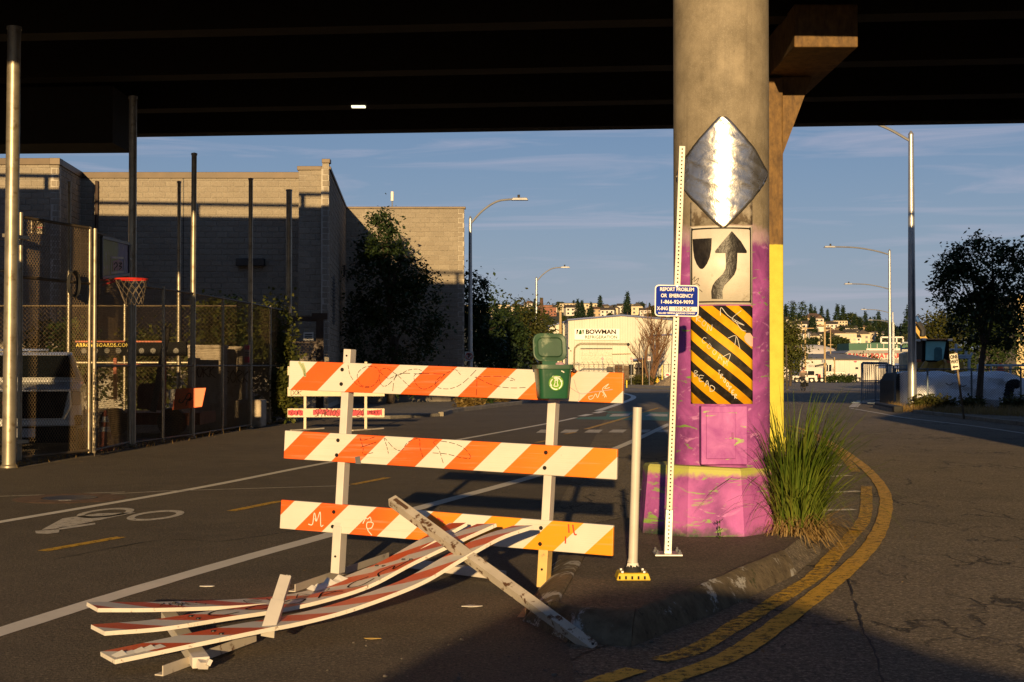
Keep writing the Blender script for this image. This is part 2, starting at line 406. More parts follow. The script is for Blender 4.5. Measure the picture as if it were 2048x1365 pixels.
jagged([(110, 1120), (270, 1088), (340, 1079), (440, 1084), (530, 1072), (600, 1060)], .014, 4)
# manhole
mh = E('manhole_cover', 'round iron manhole cover with rusty rim near the gate', 'manhole cover', G(140, 997))
c0 = G(140, 997); b = MB(); b.lathe([(.30, .003), (.30, .008), (.0, .008)], c0, 28, False); b.build('lid', mat('worn_iron', (.10, .10, .11), .35, .8, .3, 20, .4, 90), mh)
b = MB(); b.lathe([(.62, .0005), (.58, .006), (.31, .006)], c0, 28, False); b.build('collar', mat('rusty_patch', (.13, .07, .04), .9, 0, .5, 9, .6, 60), mh)

# ---------------- overpass ----------------
far = lambda X: 35.1-.095*X
op = E('overpass', 'dark concrete road overpass spanning above the street', 'overpass', (0, 30, 0))
def deckpoly(z): return [(-90, far(-90), z), (-90, 16, z), (-8, 11, z), (3.0, 10.3, z), (3.0, 19.4, z), (12, 4.6, z), (90, 1, z), (90, far(90), z)]
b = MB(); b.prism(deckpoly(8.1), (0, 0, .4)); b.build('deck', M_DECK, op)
for d in (.28, 3.6, 7.2, 10.9, 14.6):
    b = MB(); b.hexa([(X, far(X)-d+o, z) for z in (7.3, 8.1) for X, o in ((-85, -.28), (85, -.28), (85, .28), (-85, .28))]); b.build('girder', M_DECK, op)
for d in (17.2, 20.6, 23.6):
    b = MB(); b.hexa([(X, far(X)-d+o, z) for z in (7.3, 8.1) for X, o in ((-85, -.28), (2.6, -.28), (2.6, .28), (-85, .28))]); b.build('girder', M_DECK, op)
b = MB(); b.hexa([(X, far(X)+o, z) for z in (8.5, 8.86) for X, o in ((-85, -.4), (85, -.4), (85, -.05), (-85, -.05))]); b.build('parapet', M_CONC, op)
b = MB(); b.tube([(-85, far(-85)-.2, 9.3), (85, far(85)-.2, 9.3)], .07, 8); b.build('railing', mat('galvanised_steel', (.42, .42, .41), .42, .85, .2, 14, .1, 40), op)
M_GALV = MATS['galvanised_steel']
for X in range(-40, 31, 4):
    b = MB(); b.box((X, far(X)-.2, 9.06), (.16, .12, .5)); b.build('rail_post', M_GALV, op)
# low pier cap at the left, its column out of frame
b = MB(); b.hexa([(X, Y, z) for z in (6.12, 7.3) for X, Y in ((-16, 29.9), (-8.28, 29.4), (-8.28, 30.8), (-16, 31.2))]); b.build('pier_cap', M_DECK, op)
b = MB(); b.cyl((-14, 30.5, 0), (-14, 30.5, 6.12), .6, 24); b.build('pier_column', M_CONC, op, True)
# wall added out of frame at the right, outlined to shade road and verge
b = MB(); b.prism([(8.35, 8.6, 0), (8.35, 8.6, 4.75), (12.7, 8.6, 6.5), (13.6, 8.6, 8.5), (30, 8.6, 8.5), (30, 8.6, 0)], (0, 1.2, 0)); b.build('added_shade_ramp', M_CONC, op)
b = MB(); b.box((-8.58, 14.3, 2.1), (1.22, .5, 4.2)); b.build('added_shade_wall', M_CONC, op)  # block added out of view at the left to shade the fenced yard
# under deck light
lp = at(717, 214, 31.2)
ul = E('underdeck_light', 'small lit flood light under the dark overpass', 'light', lp)
b = MB(); b.box(lp+Vector((0, 0, .06)), (.36, .2, .08)); b.build('housing', mat('dark_metal', (.03, .03, .03), .5, .6), ul)
b = MB(); b.box(lp+Vector((0, 0, .0)), (.30, .16, .03)); b.build('lens', mat('lit_lens', (.9, .85, .7), .4, emit=(1, .86, .55), es=1.6), ul)

# ---------------- brown and yellow rear pier ----------------
def pier_mat():
    t = NT('rusty_brown_pier'); z = t.xyz(t.tc('Object'))[2]
    st = t.noise(5, 7, .72, sc3=(1.3, 1.3, .8)); c = t.mix(t.ramp(st, .35, .62), (.075, .040, .012, 1), (.19, .105, .030, 1))
    c = t.mix(t.math('MULTIPLY', t.ramp(t.noise(6, 6, .7, sc3=(1.5, 1.5, .14)), .52, .68), .6), c, (.05, .022, .01, 1))
    k = t.math('ADD', z, t.math('MULTIPLY', t.noise(7, 3), .05)); m = t.ramp(t.math('SUBTRACT', k, 3.2), .45, .47)
    y = t.mix(t.ramp(t.noise(5, 7, .7), .4, .7), (.56, .50, .055, 1), (.46, .41, .04, 1))
    t.set(Base_Color=t.mix(m, y, c), Roughness=.75); t.bump(t.noise(30, 5), .3, .006); return t.m
M_PIER = pier_mat()
PX, PY = 4.33, 25.5
pier = E('overpass_pier', 'brown streaked pier with yellow painted lower half behind the round column', 'pier', (PX, PY, 0))
b = MB(); b.box((PX, PY, 3.3), (.92, .9, 6.6)); b.build('column', M_PIER, pier, bevel=.03)
b = MB(); b.prism([(PX+.46, PY-.3, 5.2), (PX+.46, PY-.3, 6.64), (PX+1.0, PY-.3, 6.64)], (0, .6, 0)); b.build('brace', M_PIER, pier)
b = MB(); b.prism([(PX-.46, PY-.3, 5.2), (PX-1.0, PY-.3, 6.64), (PX-.46, PY-.3, 6.64)], (0, .6, 0)); b.build('brace', M_PIER, pier)
b = MB(); b.box((PX+.75, PY+.2, 7.0), (1.03, 5.6, .7)); b.build('cap_beam', M_PIER, pier, bevel=.02)
b = MB(); b.box((PX, PY, .10), (.98, .96, .3)); b.build('footing', M_PIER, pier, bevel=.03)

# ---------------- traffic island ----------------
ZI = .13
isl = E('traffic_island', 'asphalt traffic island with sloped stained concrete kerb', 'traffic island', (1.2, 9.5, 0))
inner = [G(1172, 1110, ZI), G(1113, 1214, ZI), G(1165, 1222, ZI), G(1272, 1224, ZI), G(1420, 1166, ZI), G(1562, 1106, ZI)]
outer = [G(1096, 1112, 0)+Vector((.02, 0, 0)), G(1046, 1242, 0), G(1136, 1284, 0), G(1262, 1293, 0), G(1440, 1222, 0), G(1594, 1147, 0)]
back = [Vector((2.72, 12.6, ZI-.02)), Vector((2.5, 13.1, ZI-.03)), Vector((1.0, 13.1, ZI-.03)), Vector((.62, 12.4, ZI-.02))]
b = MB(); b.poly([inner[i] for i in (0, 1, 2, 3, 4, 5)]+back); b.build('infill', M_PATH, isl, fix=False)
rk = random.Random(5)
for i in range(len(inner)-1):
    a0, a1, o0, o1 = inner[i], inner[i+1], outer[i], outer[i+1]; b = MB(); n = 6; pr = []
    g = .004 if i else 0
    for k in range(n+1):
        t = g+(1-2*g)*k/n; p = a0.lerp(a1, t); q = o0.lerp(o1, t); j = rk.uniform(-.008, .008)
        row = [p+Vector((0, 0, -.05)), p+Vector((0, 0, .010+j*.3)), p.lerp(q, .06)+Vector((0, 0, .030+j*.5)), p.lerp(q, .22)+Vector((0, 0, .046+j)), p.lerp(q, .45)+Vector((0, 0, .052+j)), p.lerp(q, .68)+Vector((0, 0, .042+j)), p.lerp(q, .88)+Vector((0, 0, .018+j)), q+Vector((j, j, -.002)), q+Vector((0, 0, -.06))]
        pr.append(row)
    for r0, r1 in zip(pr[:-1], pr[1:]):
        for k in range(len(r0)-1): b.poly([r0[k], r1[k], r1[k+1], r0[k+1]])
    b.poly(pr[0]); b.poly(pr[-1][::-1]); b.build('kerb_stone', M_KERB, isl, True, fix=True)
for (u, v, s) in ((1225, 1238, .11), (1150, 1256, .06), (1265, 1250, .13)): pass
# sand and dirt apron around the island's back
b = MB(); e1 = [inner[5], outer[5], G(1640, 1110, .0), G(1650, 1060, 0), Vector((3.2, 12.9, .0)), Vector((2.6, 13.5, 0)), Vector((.9, 13.5, 0)), Vector((.35, 12.4, 0)), outer[0]]
i1 = [inner[5], inner[5], back[0], back[0], back[0], back[1], back[2], back[3], inner[0]]
for k in range(len(e1)-1):
    q = [e1[k]+Vector((0, 0, .003)), e1[k+1]+Vector((0, 0, .003)), i1[k+1]+Vector((0, 0, .003)), i1[k]+Vector((0, 0, .003))]
    q = [p for j, p in enumerate(q) if (p-q[j-1]).length > 1e-4]
    if len(q) > 2: b.poly(q)
b.build('sloped_edge', M_ROAD, isl)
# ---------------- the painted column and what is bolted on it ----------------
CX, CY, CR = 1.783, 12.1, .404
def column_mat(name, top, base=False):
    t = NT(name); z = t.xyz()[2]
    c = t.mix(t.ramp(t.noise(3.2, 8, .7), .32, .70), (.15, .122, .080, 1), (.31, .258, .178, 1))
    c = t.mix(t.math('MULTIPLY', t.ramp(t.noise(6, 6, .65, sc3=(3, 3, .14)), .5, .75), .45), c, (.10, .08, .055, 1))
    c = t.mix(t.math('MULTIPLY', t.ramp(t.noise(28, 4, .7), .27, .33, (1, 1, 1, 1), (0, 0, 0, 1)), .6), c, (.05, .04, .03, 1))
    c = t.mix(t.math('MULTIPLY', t.ramp(t.noise(120, 3, .7), .52, .72), .35), c, (.45, .39, .30, 1))
    pu = t.mix(t.ramp(t.noise(2.6, 6, .62, dist=.6), .32, .66), (.12, .024, .125, 1), (.44, .105, .38, 1))
    pu = t.mix(t.ramp(t.noise(5, 6, .6, dist=1.2, sc3=(1, 1, 2.6)), .60, .68), pu, (.52, .21, .45, 1))
    pu = t.mix(t.ramp(t.noise(3.4, 6, .6, dist=1.5, sc3=(1, 1, 3.4)), (.56 if base else .62), (.62 if base else .67)), pu, (.20, .33, .06, 1))
    pu = t.mix(t.ramp(t.noise(16, 6, .75), .69, .72), pu, (.62, .45, .55, 1))
    w = t.math('MULTIPLY_ADD', t.noise(7, 6, .75), .30, z)
    m = t.ramp(t.math('SUBTRACT', w, top), .10, .20)
    pu = pu if base else t.mix(t.ramp(t.math('SUBTRACT', w, top), -.06, .09), pu, (.42, .29, .33, 1)); col = t.mix(m, pu, c) if not base else t.mix(t.ramp(t.noise(1.9, 5, .6), .42, .6), pu, (.46, .12, .38, 1))
    if base:
        lo = t.ramp(t.math('MULTIPLY_ADD', t.noise(5, 6, .7), .30, z), .24, .34, (1, 1, 1, 1), (0, 0, 0, 1)); col = t.mix(lo, col, (.035, .055, .03, 1))
        hi = t.ramp(t.math('MULTIPLY_ADD', t.noise(6, 6, .7), .16, z), .66, .70); col = t.mix(t.math('MULTIPLY', hi, .85), col, (.42, .46, .07, 1))
        lo2 = t.ramp(t.math('MULTIPLY_ADD', t.noise(9, 4), .06, z), .045, .07, (1, 1, 1, 1), (0, 0, 0, 1)); col = t.mix(lo2, col, (.16, .13, .09, 1))
    t.set(Base_Color=col, Roughness=.7, Specular_IOR_Level=.35)
    t.bump(t.math('ADD', t.noise(40, 5, .7), t.math('MULTIPLY', t.noise(8, 4), .8)), .35, .006); return t.m
column = E('painted_column', 'round concrete overpass column painted purple below with an octagonal base', 'column', (CX, CY, 0))
b = MB(); b.lathe([(CR, .6), (CR, 2.0), (CR, 4.5), (CR, 8.56)], (CX, CY, 0), 72); b.build('shaft', column_mat('column_concrete_and_purple_paint', 2.63), column, True)
# octagonal plinth: leans in at the top
BX, BY = CX-.13, CY+.02
b = MB(); i0 = []
for r, z in ((.575, .02), (.565, .09), (.515, .64), (.50, .66)):
    i0.append([Vector((BX+r*1.08*math.cos(math.pi/8+math.pi/4*j), BY+r*1.08*math.sin(math.pi/8+math.pi/4*j), z+ (.02 if z > .6 and j in (4, 5) else 0))) for j in range(8)])
for a, c in zip(i0[:-1], i0[1:]):
    for j in range(8): b.poly([a[j], a[(j+1) % 8], c[(j+1) % 8], c[j]])
b.poly(i0[-1]); b.build('plinth', column_mat('plinth_purple_paint', 9, True), column, bevel=.02)
def cyl(u, v, off=.004):           # u = arc length from the side that faces the camera (+ to the right), v = height
    a = u/CR; r = CR+off; return Vector((CX+r*math.sin(a), CY-r*math.cos(a), v))
# cabinet door on the column front
cab = MB(); u0, u1 = -.275, .16
for (a, c, d, e, o) in ((u0, u1, .69, 1.17, .05),):
    pts = []
    for zz in (d, e): pts += [cyl(a, zz, -.03), cyl(c, zz, -.03), cyl(c, zz, o), cyl(a, zz, o)]
    cab.hexa([pts[0], pts[1], Vector((pts[1].x, CY-CR-.05, d)), Vector((pts[0].x, CY-CR-.05, d)), pts[4], pts[5], Vector((pts[5].x, CY-CR-.05, e)), Vector((pts[4].x, CY-CR-.05, e))])
M_PLINTH = bpy.data.materials['plinth_purple_paint']
def purple2():
    t = NT('pink_purple_paint'); pu = t.mix(t.ramp(t.noise(4, 6, .62, dist=.8), .32, .66), (.27, .04, .25, 1), (.48, .14, .41, 1))
    pu = t.mix(t.ramp(t.noise(3.4, 6, .6, dist=1.5, sc3=(1, 1, 3.4)), .62, .66), pu, (.30, .40, .10, 1))
    t.set(Base_Color=pu, Roughness=.65); t.bump(t.noise(60, 4), .3, .004); return t.m
M_PP = purple2()
cb = cab.build('cabinet', M_PP, column, bevel=.008)
b = MB(); b.box((CX-.075, CY-CR-.058, .93), (.24, .016, .38)); b.build('cabinet_door', M_PP, cb, bevel=.004)
b = MB(); b.box((CX+.02, CY-CR-.072, .93), (.015, .02, .05)); b.build('latch', mat('purple_latch', (.3, .06, .24), .6), cb)

# decal helpers on arbitrary surfaces
def ribbon(strokes, w, fn, mb=None, dash=False, n=5, off=.0025):
    mb = mb or MB()
    for st in strokes:
        p = catmull([Vector((x, y, 0)) for x, y in st], n); q = []
        for k, a in enumerate(p):
            d = p[min(k+1, len(p)-1)]-p[max(k-1, 0)]; d = d.normalized() if d.length > 1e-9 else Vector((1, 0, 0)); s = Vector((-d.y, d.x, 0))*w/2
            q.append((fn(a.x+s.x, a.y+s.y, off), fn(a.x-s.x, a.y-s.y, off)))
        for k, ((a, c), (d, e)) in enumerate(zip(q[:-1], q[1:])):
            if dash and k % 4 == 3: continue
            mb.poly([a, c, e, d])
    return mb
def stripshape(rows, fn, nu=6, mb=None, off=.003):
    mb = mb or MB()
    for (v0, a0, c0), (v1, a1, c1) in zip(rows[:-1], rows[1:]):
        for k in range(nu):
            s, t = k/nu, (k+1)/nu
            mb.poly([fn(a0+(c0-a0)*s, v0, off), fn(a0+(c0-a0)*t, v0, off), fn(a1+(c1-a1)*t, v1, off), fn(a1+(c1-a1)*s, v1, off)])
    return mb
LET = {'A': [[(0, 0), (.5, 1), (1, 0)], [(.2, .4), (.8, .4)]], 'B': [[(0, 0), (0, 1), (.8, .8), (.1, .5), (.9, .25), (0, 0)]], 'C': [[(1, .85), (.4, 1), (0, .5), (.4, 0), (1, .15)]],
       'D': [[(0, 0), (0, 1), (.9, .6), (.7, .1), (0, 0)]], 'E': [[(1, 1), (0, .95), (.05, 0), (1, .05)], [(0, .5), (.8, .55)]], 'G': [[(1, .9), (.3, 1), (0, .4), (.5, 0), (1, .4), (.6, .45)]],
       'I': [[(.5, 0), (.5, 1)]], 'K': [[(0, 0), (0, 1)], [(.9, 1), (.05, .45), (1, 0)]], 'M': [[(0, 0), (.15, 1), (.5, .4), (.85, 1), (1, 0)]], 'N': [[(0, 0), (.1, 1), (.9, 0), (1, 1)]],
       'O': [[(.5, 1), (0, .5), (.5, 0), (1, .5), (.5, 1)]], 'P': [[(0, 0), (0, 1), (.9, .8), (.05, .45)]], 'R': [[(0, 0), (0, 1), (.9, .8), (.05, .45), (1, 0)]], 'S': [[(1, .9), (.3, 1), (.1, .65), (.9, .35), (.6, 0), (0, .1)]],
       'T': [[(0, 1), (1, 1)], [(.5, 1), (.5, 0)]], 'U': [[(0, 1), (.1, .1), (.9, .1), (1, 1)]], 'W': [[(0, 1), (.25, 0), (.5, .7), (.75, 0), (1, 1)]], 'Z': [[(0, 1), (1, 1), (0, 0), (1, 0)]],
       "'": [[(.5, 1), (.4, .7)]], '2': [[(0, .8), (.5, 1), (.9, .7), (0, 0), (1, 0)]], '4': [[(.7, 0), (.7, 1), (0, .35), (1, .35)]], '5': [[(1, 1), (.1, 1), (.1, .55), (.9, .4), (.6, 0), (0, .1)]], 'Y': [[(0, 1), (.5, .5), (1, 1)], [(.5, .5), (.4, 0)]]}
def scrawl(word, x, y, w, h, slope=0, slant=.1, gap=1.25, seed=0):
    rr = random.Random(seed); out = []
    for ch in word:
        if ch != ' ':
            for st in LET.get(ch, LET['O']):
                out.append([(x+(px+py*slant+rr.uniform(-.05, .05))*w, y+(py+rr.uniform(-.05, .05))*h) for px, py in st])
        x += w*gap; y += slope*w*gap
    return out
M_BLACK = mat('black_sheeting', (.012, .012, .012), .5, 0, .3, 10, .1, 30, spec=.12)
M_MARK = mat('black_marker', (.02, .015, .015), .8, bump=0, spec=.05)
M_CHALK = mat('white_marker', (.65, .6, .52), .6, bump=0)
M_PINK = mat('pink_spray', (.62, .08, .13), .7, bump=0)

# blank diamond sign
def silver():
    t = NT('crumpled_bare_aluminium'); n = t.noise(5, 5, .6, dist=.8); n2 = t.noise(22, 5, .65)
    base = t.mix(t.ramp(t.noise(6, 6, .65), .4, .75), (.62, .60, .56, 1), (.36, .33, .29, 1))
    base = t.mix(t.ramp(t.noise(13, 6, .7), .68, .74), base, (.30, .16, .04, 1))
    t.set(Base_Color=base, Metallic=.92, Roughness=t.ramp(n2, .3, .75, (.24, .24, .24, 1), (.40, .40, .40, 1)))
    t.bump(t.math('ADD', t.math('MULTIPLY', n, 1.3), t.math('MULTIPLY', n2, .2)), .24, .03); return t.m
M_SIL = silver()
rr = random.Random(3)
def diamond():
    b = MB(); hw, hh, zc, uc = .475, .487, 3.098, -.045; n = 28; g = {}
    wr = {}
    for i in range(n+1):
        for j in range(n+1):
            s, t = i/n*2-1, j/n*2-1
            # rounded diamond from a rounded square
            lim = 1-.0*abs(s); x, y = (s+t)/2, (t-s)/2
            c = max(abs(s), abs(t)); k = 1
            if abs(s) > .85 and abs(t) > .85:
                e = math.hypot(abs(s)-.85, abs(t)-.85); k = 1 if e <= .15 else (.85+.15*.15/e*1.0)/1.0 if False else 1-(e-.15)*1.15
            x, y = x*k, y*k
            wob = .006*math.sin(9*x+5*y*3.1)*math.sin(11*y-2+4*x)+.004*math.sin(23*y+7*x)
            g[i, j] = (uc+x*hw, zc+y*hh, .009+abs(wob)+(.02*max(0, abs(x)-.8)*3))
    for i in range(n):
        for j in range(n):
            b.poly([cyl(*g[i, j]), cyl(*g[i+1, j]), cyl(*g[i+1, j+1]), cyl(*g[i, j+1])])
    o = b.build('diamond_sign', M_SIL, smooth=True, fix=True); m = o.modifiers.new('thickness', 'SOLIDIFY'); m.thickness = .004; m.offset = -1
    return o
T(diamond(), 'blank crumpled silver diamond sign wrapped around the concrete column', 'sign')
# keep right sign
KU0, KU1, KZ0, KZ1 = -.335, .212, 2.005, 2.655
def wrapped(name, u0, u1, z0, z1, m, parent=None, off=.004, n=20, uv=True):
    b = MB()
    for k in range(n):
        a, c = u0+(u1-u0)*k/n, u0+(u1-u0)*(k+1)/n
        b.poly([cyl(a, z0, off), cyl(c, z0, off), cyl(c, z1, off), cyl(a, z1, off)], [(a, z0), (c, z0), (c, z1), (a, z1)])
    o = b.build(name, m, parent, True); s = o.modifiers.new('thickness', 'SOLIDIFY'); s.thickness = .004; s.offset = -1
    return o
ks = E('keep_right_sign', 'white sign with black keep right arrow on the column under the silver diamond', 'sign', cyl(-.06, KZ0))
M_SIGNW = mat('dirty_white_sign_sheeting', (.66, .60, .50), .45, 0, .12, 5, .15, 30, dirt=(.34, .28, .20), ds=9, dt=(.60, .76))
wrapped('sheet', KU0, KU1, KZ0, KZ1, M_SIGNW, ks, .006)
m = .022
rect = [(KU0+m+.04, KZ0+m), (KU1-m-.04, KZ0+m), (KU1-m-.008, KZ0+m+.01), (KU1-m, KZ0+m+.04), (KU1-m, KZ1-m-.04), (KU1-m-.01, KZ1-m-.008), (KU1-m-.04, KZ1-m), (KU0+m+.04, KZ1-m), (KU0+m+.008, KZ1-m-.008), (KU0+m, KZ1-m-.04), (KU0+m, KZ0+m+.04), (KU0+m+.008, KZ0+m+.01), (KU0+m+.04, KZ0+m)]
ribbon([rect], .012, cyl, n=6, off=.0085).build('border', M_BLACK, ks, fix=False)
W, Hh = KU1-KU0, KZ1-KZ0
K = lambda x, y: (KU0+x*W, KZ0+y*Hh)
def krows(rows): return [(KZ0+v*Hh, KU0+a*W, KU0+c*W) for v, a, c in rows]
M_SYM = mat('wrinkled_black_sheeting', (.016, .013, .010), .38, 0, .5, 14, .45, 22, .012, spec=.3)
stripshape(krows([(.842, .055, .365), (.70, .065, .358), (.60, .085, .335), (.52, .125, .295), (.47, .17, .25), (.455, .195, .225)]), cyl, 6, off=.009).build('divider_symbol', M_SYM, ks, fix=False)
arrow = MB()
stripshape(krows([(.925, .655, .665), (.80, .53, .80), (.68, .415, .895), (.655, .415, .895), (.652, .44, .87)]), cyl, 8, arrow, .009)
stripshape(krows([(.66, .565, .745), (.55, .57, .74), (.45, .565, .73), (.38, .52, .70), (.30, .42, .62), (.24, .375, .55), (.17, .355, .52), (.07, .36, .525)]), cyl, 6, arrow, .009)
arrow.build('arrow_symbol', M_SYM, ks, fix=False)
ribbon([[K(.05, .32), K(.10, .36), K(.08, .30), K(.16, .34), K(.13, .28)], [K(.05, .25), K(.13, .27), K(.18, .24)], [K(.06, .17), K(.17, .19), K(.22, .16)]], .004, cyl, off=.0095).build('graffiti', M_MARK, ks, fix=False)
# hazard panel
def hazard():
    t = NT('yellow_black_hazard_stripes'); uv = t.xyz(t.tc('UV')); nz = t.noise(3, 3)
    k = t.math('ADD', uv[1], t.math('MULTIPLY', uv[0], .80)); k = t.math('FRACT', t.math('DIVIDE', t.math('ADD', k, 8.030), .1725))
    m = t.ramp(k, .490, .510); yl = t.mix(t.ramp(t.noise(5, 6, .65), .4, .7), (.80, .40, .008, 1), (.62, .27, .006, 1))
    bl = t.mix(t.ramp(t.noise(9, 6, .7), .5, .75), (.016, .014, .011, 1), (.07, .055, .04, 1))
    c = t.mix(m, yl, bl); c = t.mix(t.ramp(t.noise(26, 6, .75), .70, .74), c, (.10, .06, .02, 1))
    t.set(Base_Color=c, Roughness=.55, Specular_IOR_Level=.2); t.bump(t.noise(6, 4), .35, .01); return t.m
hz = E('hazard_panel', 'yellow and black diagonal striped panel with white scrawls on the column', 'sign', cyl(-.06, 1.19))
wrapped('sheet', KU0+.005, KU1, 1.185, 1.995, hazard(), hz, .005)
HU = lambda x, y: (KU0+x*W, 1.185+(1-y)*.81)
def hscr(word, x, y, w, h, slope, seed): return [[HU(px, py) for px, py in [(a, -b_) for a, b_ in st]] for st in scrawl(word, x, -y, w, h, slope, .1, 1.2, seed)]
for wd, x, y, w, h, sl, wd2 in (('RON', .12, .16, .07, .06, -.55, .004), ('COOAM', .21, .38, .065, .055, -.75, .0035), ('TROOPER', .45, .70, .034, .045, -1.0, .0045), ('BEAD', .08, .72, .07, .06, -.6, .0045)):
    ribbon(hscr(wd, x, y, w, h, sl, len(wd)), wd2, cyl, off=.008).build('graffiti', M_CHALK, hz, fix=False)
for st in ([[HU(.49, .10), HU(.5, .02), HU(.60, .10), HU(.74, .16), HU(.85, .20), HU(.66, .14), HU(.80, .05)], [HU(.70, .15), HU(.80, .24), HU(.88, .26)], [HU(.60, .33), HU(.72, .31), HU(.78, .44)], [HU(.72, .32), HU(.70, .40)], [HU(.52, .52), HU(.63, .49), HU(.60, .57)]]): ribbon([st], .004, cyl, off=.008).build('graffiti', M_CHALK, hz, fix=False)
gp = MB(); stripshape([(1.77, .15, .185), (1.74, .13, .212), (1.71, .135, .212), (1.69, .15, .212), (1.66, .19, .212)], cyl, 3, gp, .0075); gp.build('paint_splash', mat('peach_spray', (.75, .42, .33), .6, bump=0), hz, fix=False)
# torn poster remains between the diamond and the keep right sign
pr_ = wrapped('torn_poster', KU0, KU1+.005, 2.665, 2.86, mat('torn_paper', (.30, .26, .20), .8, 0, .3, 8, .5, 30, dirt=(.12, .09, .06), ds=12, dt=(.45, .55)), None, .002)
T(pr_, 'strip of torn peeling poster on the column below the silver diamond', 'poster')

# ---------------- perforated emergency sign post ----------------
def text(name, body, size, m, parent, pos, right=(1, 0, 0), up=(0, 0, 1), bold=.0, align='CENTER', ext=.0008, sx=1.0, space=1.0):
    cu = bpy.data.curves.new(name, 'FONT'); cu.body = body; cu.size = size; cu.align_x = align; cu.align_y = 'CENTER'; cu.offset = bold; cu.extrude = ext; cu.space_character = space; cu.resolution_u = 3
    o = bpy.data.objects.new(name, cu); C.objects.link(o); bpy.context.view_layer.update()
    me = bpy.data.meshes.new_from_object(o.evaluated_get(bpy.context.evaluated_depsgraph_get())); bpy.data.objects.remove(o); bpy.data.curves.remove(cu)
    r = Vector(right).normalized(); u = Vector(up).normalized(); n = r.cross(u)
    M = Matrix((r*sx, u, n)).transposed().to_4x4(); me.transform(M)
    me.materials.clear(); me.materials.append(m); me.name = name
    q = bpy.data.objects.new(name, me); C.objects.link(q); p = Vector(pos)
    if parent is not None: q.parent = parent; p = p-wloc(parent)
    q.location = p; return q
M_WHT = mat('white_paint', (.72, .68, .60), .45, 0, .1, 4, .08, 40, dirt=(.4, .34, .26), ds=14, dt=(.62, .8))
M_STEELW = mat('galvanised_post', (.50, .46, .39), .5, .25, .15, 6, .15, 50, dirt=(.35, .25, .14), ds=22, dt=(.62, .75))
pb = G(1335, 1110, ZI); pt = at(1364, 293, pb.y); ax = (pt-pb).normalized()
ep = E('emergency_sign_post', 'tall perforated square steel post with small blue emergency notice', 'sign post', pb)
b = MB(); b.bar(pb, pt, .046, .046, (0, -1, 0)); b.build('post', M_STEELW, ep, bevel=.004)
b = MB(); b.bar(pb, pb+ax*.33, .056, .056, (0, -1, 0)); b.build('sleeve', M_GALV, ep, bevel=.004)
b = MB(); b.box(pb+Vector((0, 0, .008)), (.2, .2, .014)); b.build('base_plate', M_GALV, ep, bevel=.003)
for dx, dy in ((-.08, -.08), (.08, -.08), (.08, .08), (-.08, .08)):
    b = MB(); b.lathe([(.014, 0), (.014, .014), (.007, .016), (.007, .03)], pb+Vector((dx, dy, .015)), 6); b.build('bolt', M_GALV, ep)
hm = MB(); k = .04
hs = Vector((1, 0, 0))-ax*ax.x; hs.normalize(); hn = Vector((0, -1, 0))
while k < (pt-pb).length-.02:
    c = pb+ax*k+hn*(.0295 if k < .33 else .0242); hm.poly([c+(hs*math.cos(a)+ax*math.sin(a))*.0065 for a in [2*math.pi*j/10 for j in range(10)]]); k += .0285
hm.build('punched_holes', mat('hole_black', (.006, .005, .004), .9, bump=0), ep, fix=False, kind='stuff')
sc_ = at(1353.5, 602, pb.y-.05); sx_, sz_ = .318, .228
roll = .015; sr = Vector((math.cos(roll), 0, -math.sin(roll))); su = Vector((math.sin(roll), 0, math.cos(roll)))
def rrect(c, w, h, r, right, up, n=5):
    o = []
    for qx, qy, a0 in ((1, -1, -90), (1, 1, 0), (-1, 1, 90), (-1, -1, 180)):
        for k in range(n+1):
            a = R(a0+90*k/n); o.append(c+right*(qx*(w/2-r)+r*math.cos(a))+up*(qy*(h/2-r)+r*math.sin(a)))
    return o
b = MB(); b.prism(rrect(sc_, sx_, sz_, .028, sr, su), (0, .004, 0)); sp = b.build('sign_panel', M_WHT, ep)
b = MB(); b.prism(rrect(sc_+Vector((0, -.0035, 0)), sx_-.016, sz_-.016, .022, sr, su), (0, .003, 0)); b.build('blue_field', mat('blue_sign_sheeting', (.010, .030, .30), .8, 0, .15, 6, .08, 30, spec=.08), sp)
b = MB(); b.prism([sc_+sr*x+su*y+Vector((0, -.0055, 0)) for x, y in ((-.055, -.077), (.148, -.077), (.148, -.043), (-.055, -.043))], (0, .0025, 0)); b.build('number_plate', M_WHT, sp)
M_LET = mat('white_lettering', (.78, .74, .66), .5, bump=0); M_LETB = mat('black_lettering', (.02, .02, .02), .8, bump=0, spec=.05)
for body, size, x, y, bo, sx, mm, sp2 in (('REPORT PROBLEM', .036, 0, .081, .0009, .84, M_LET, 1.0), ('OR  EMERGENCY', .036, 0, .035, .0009, .84, M_LET, 1.0), ('1-866-924-9093', .036, 0, -.010, .0009, .98, M_LET, 1.05), ('X-ING', .036, -.103, -.058, .0009, .78, M_LET, 1.0), ('101 243 G', .034, .046, -.060, .0004, .85, M_LETB, 1.0), ('BALLARD TERMINAL RAILROAD COMPANY', .0165, 0, -.091, .0006, .83, M_LET, 1.0)):
    text('lettering', body, size, mm, sp, sc_+sr*x+su*y+Vector((0, -.0085, 0)), sr, su, bo, sx=sx, space=sp2)
for y in (.105, -.105):
    b = MB(); b.cyl(sc_+su*y+Vector((0, -.012, 0)), sc_+su*y+Vector((0, .0, 0)), .008, 8); b.build('bolt', M_GALV, sp)
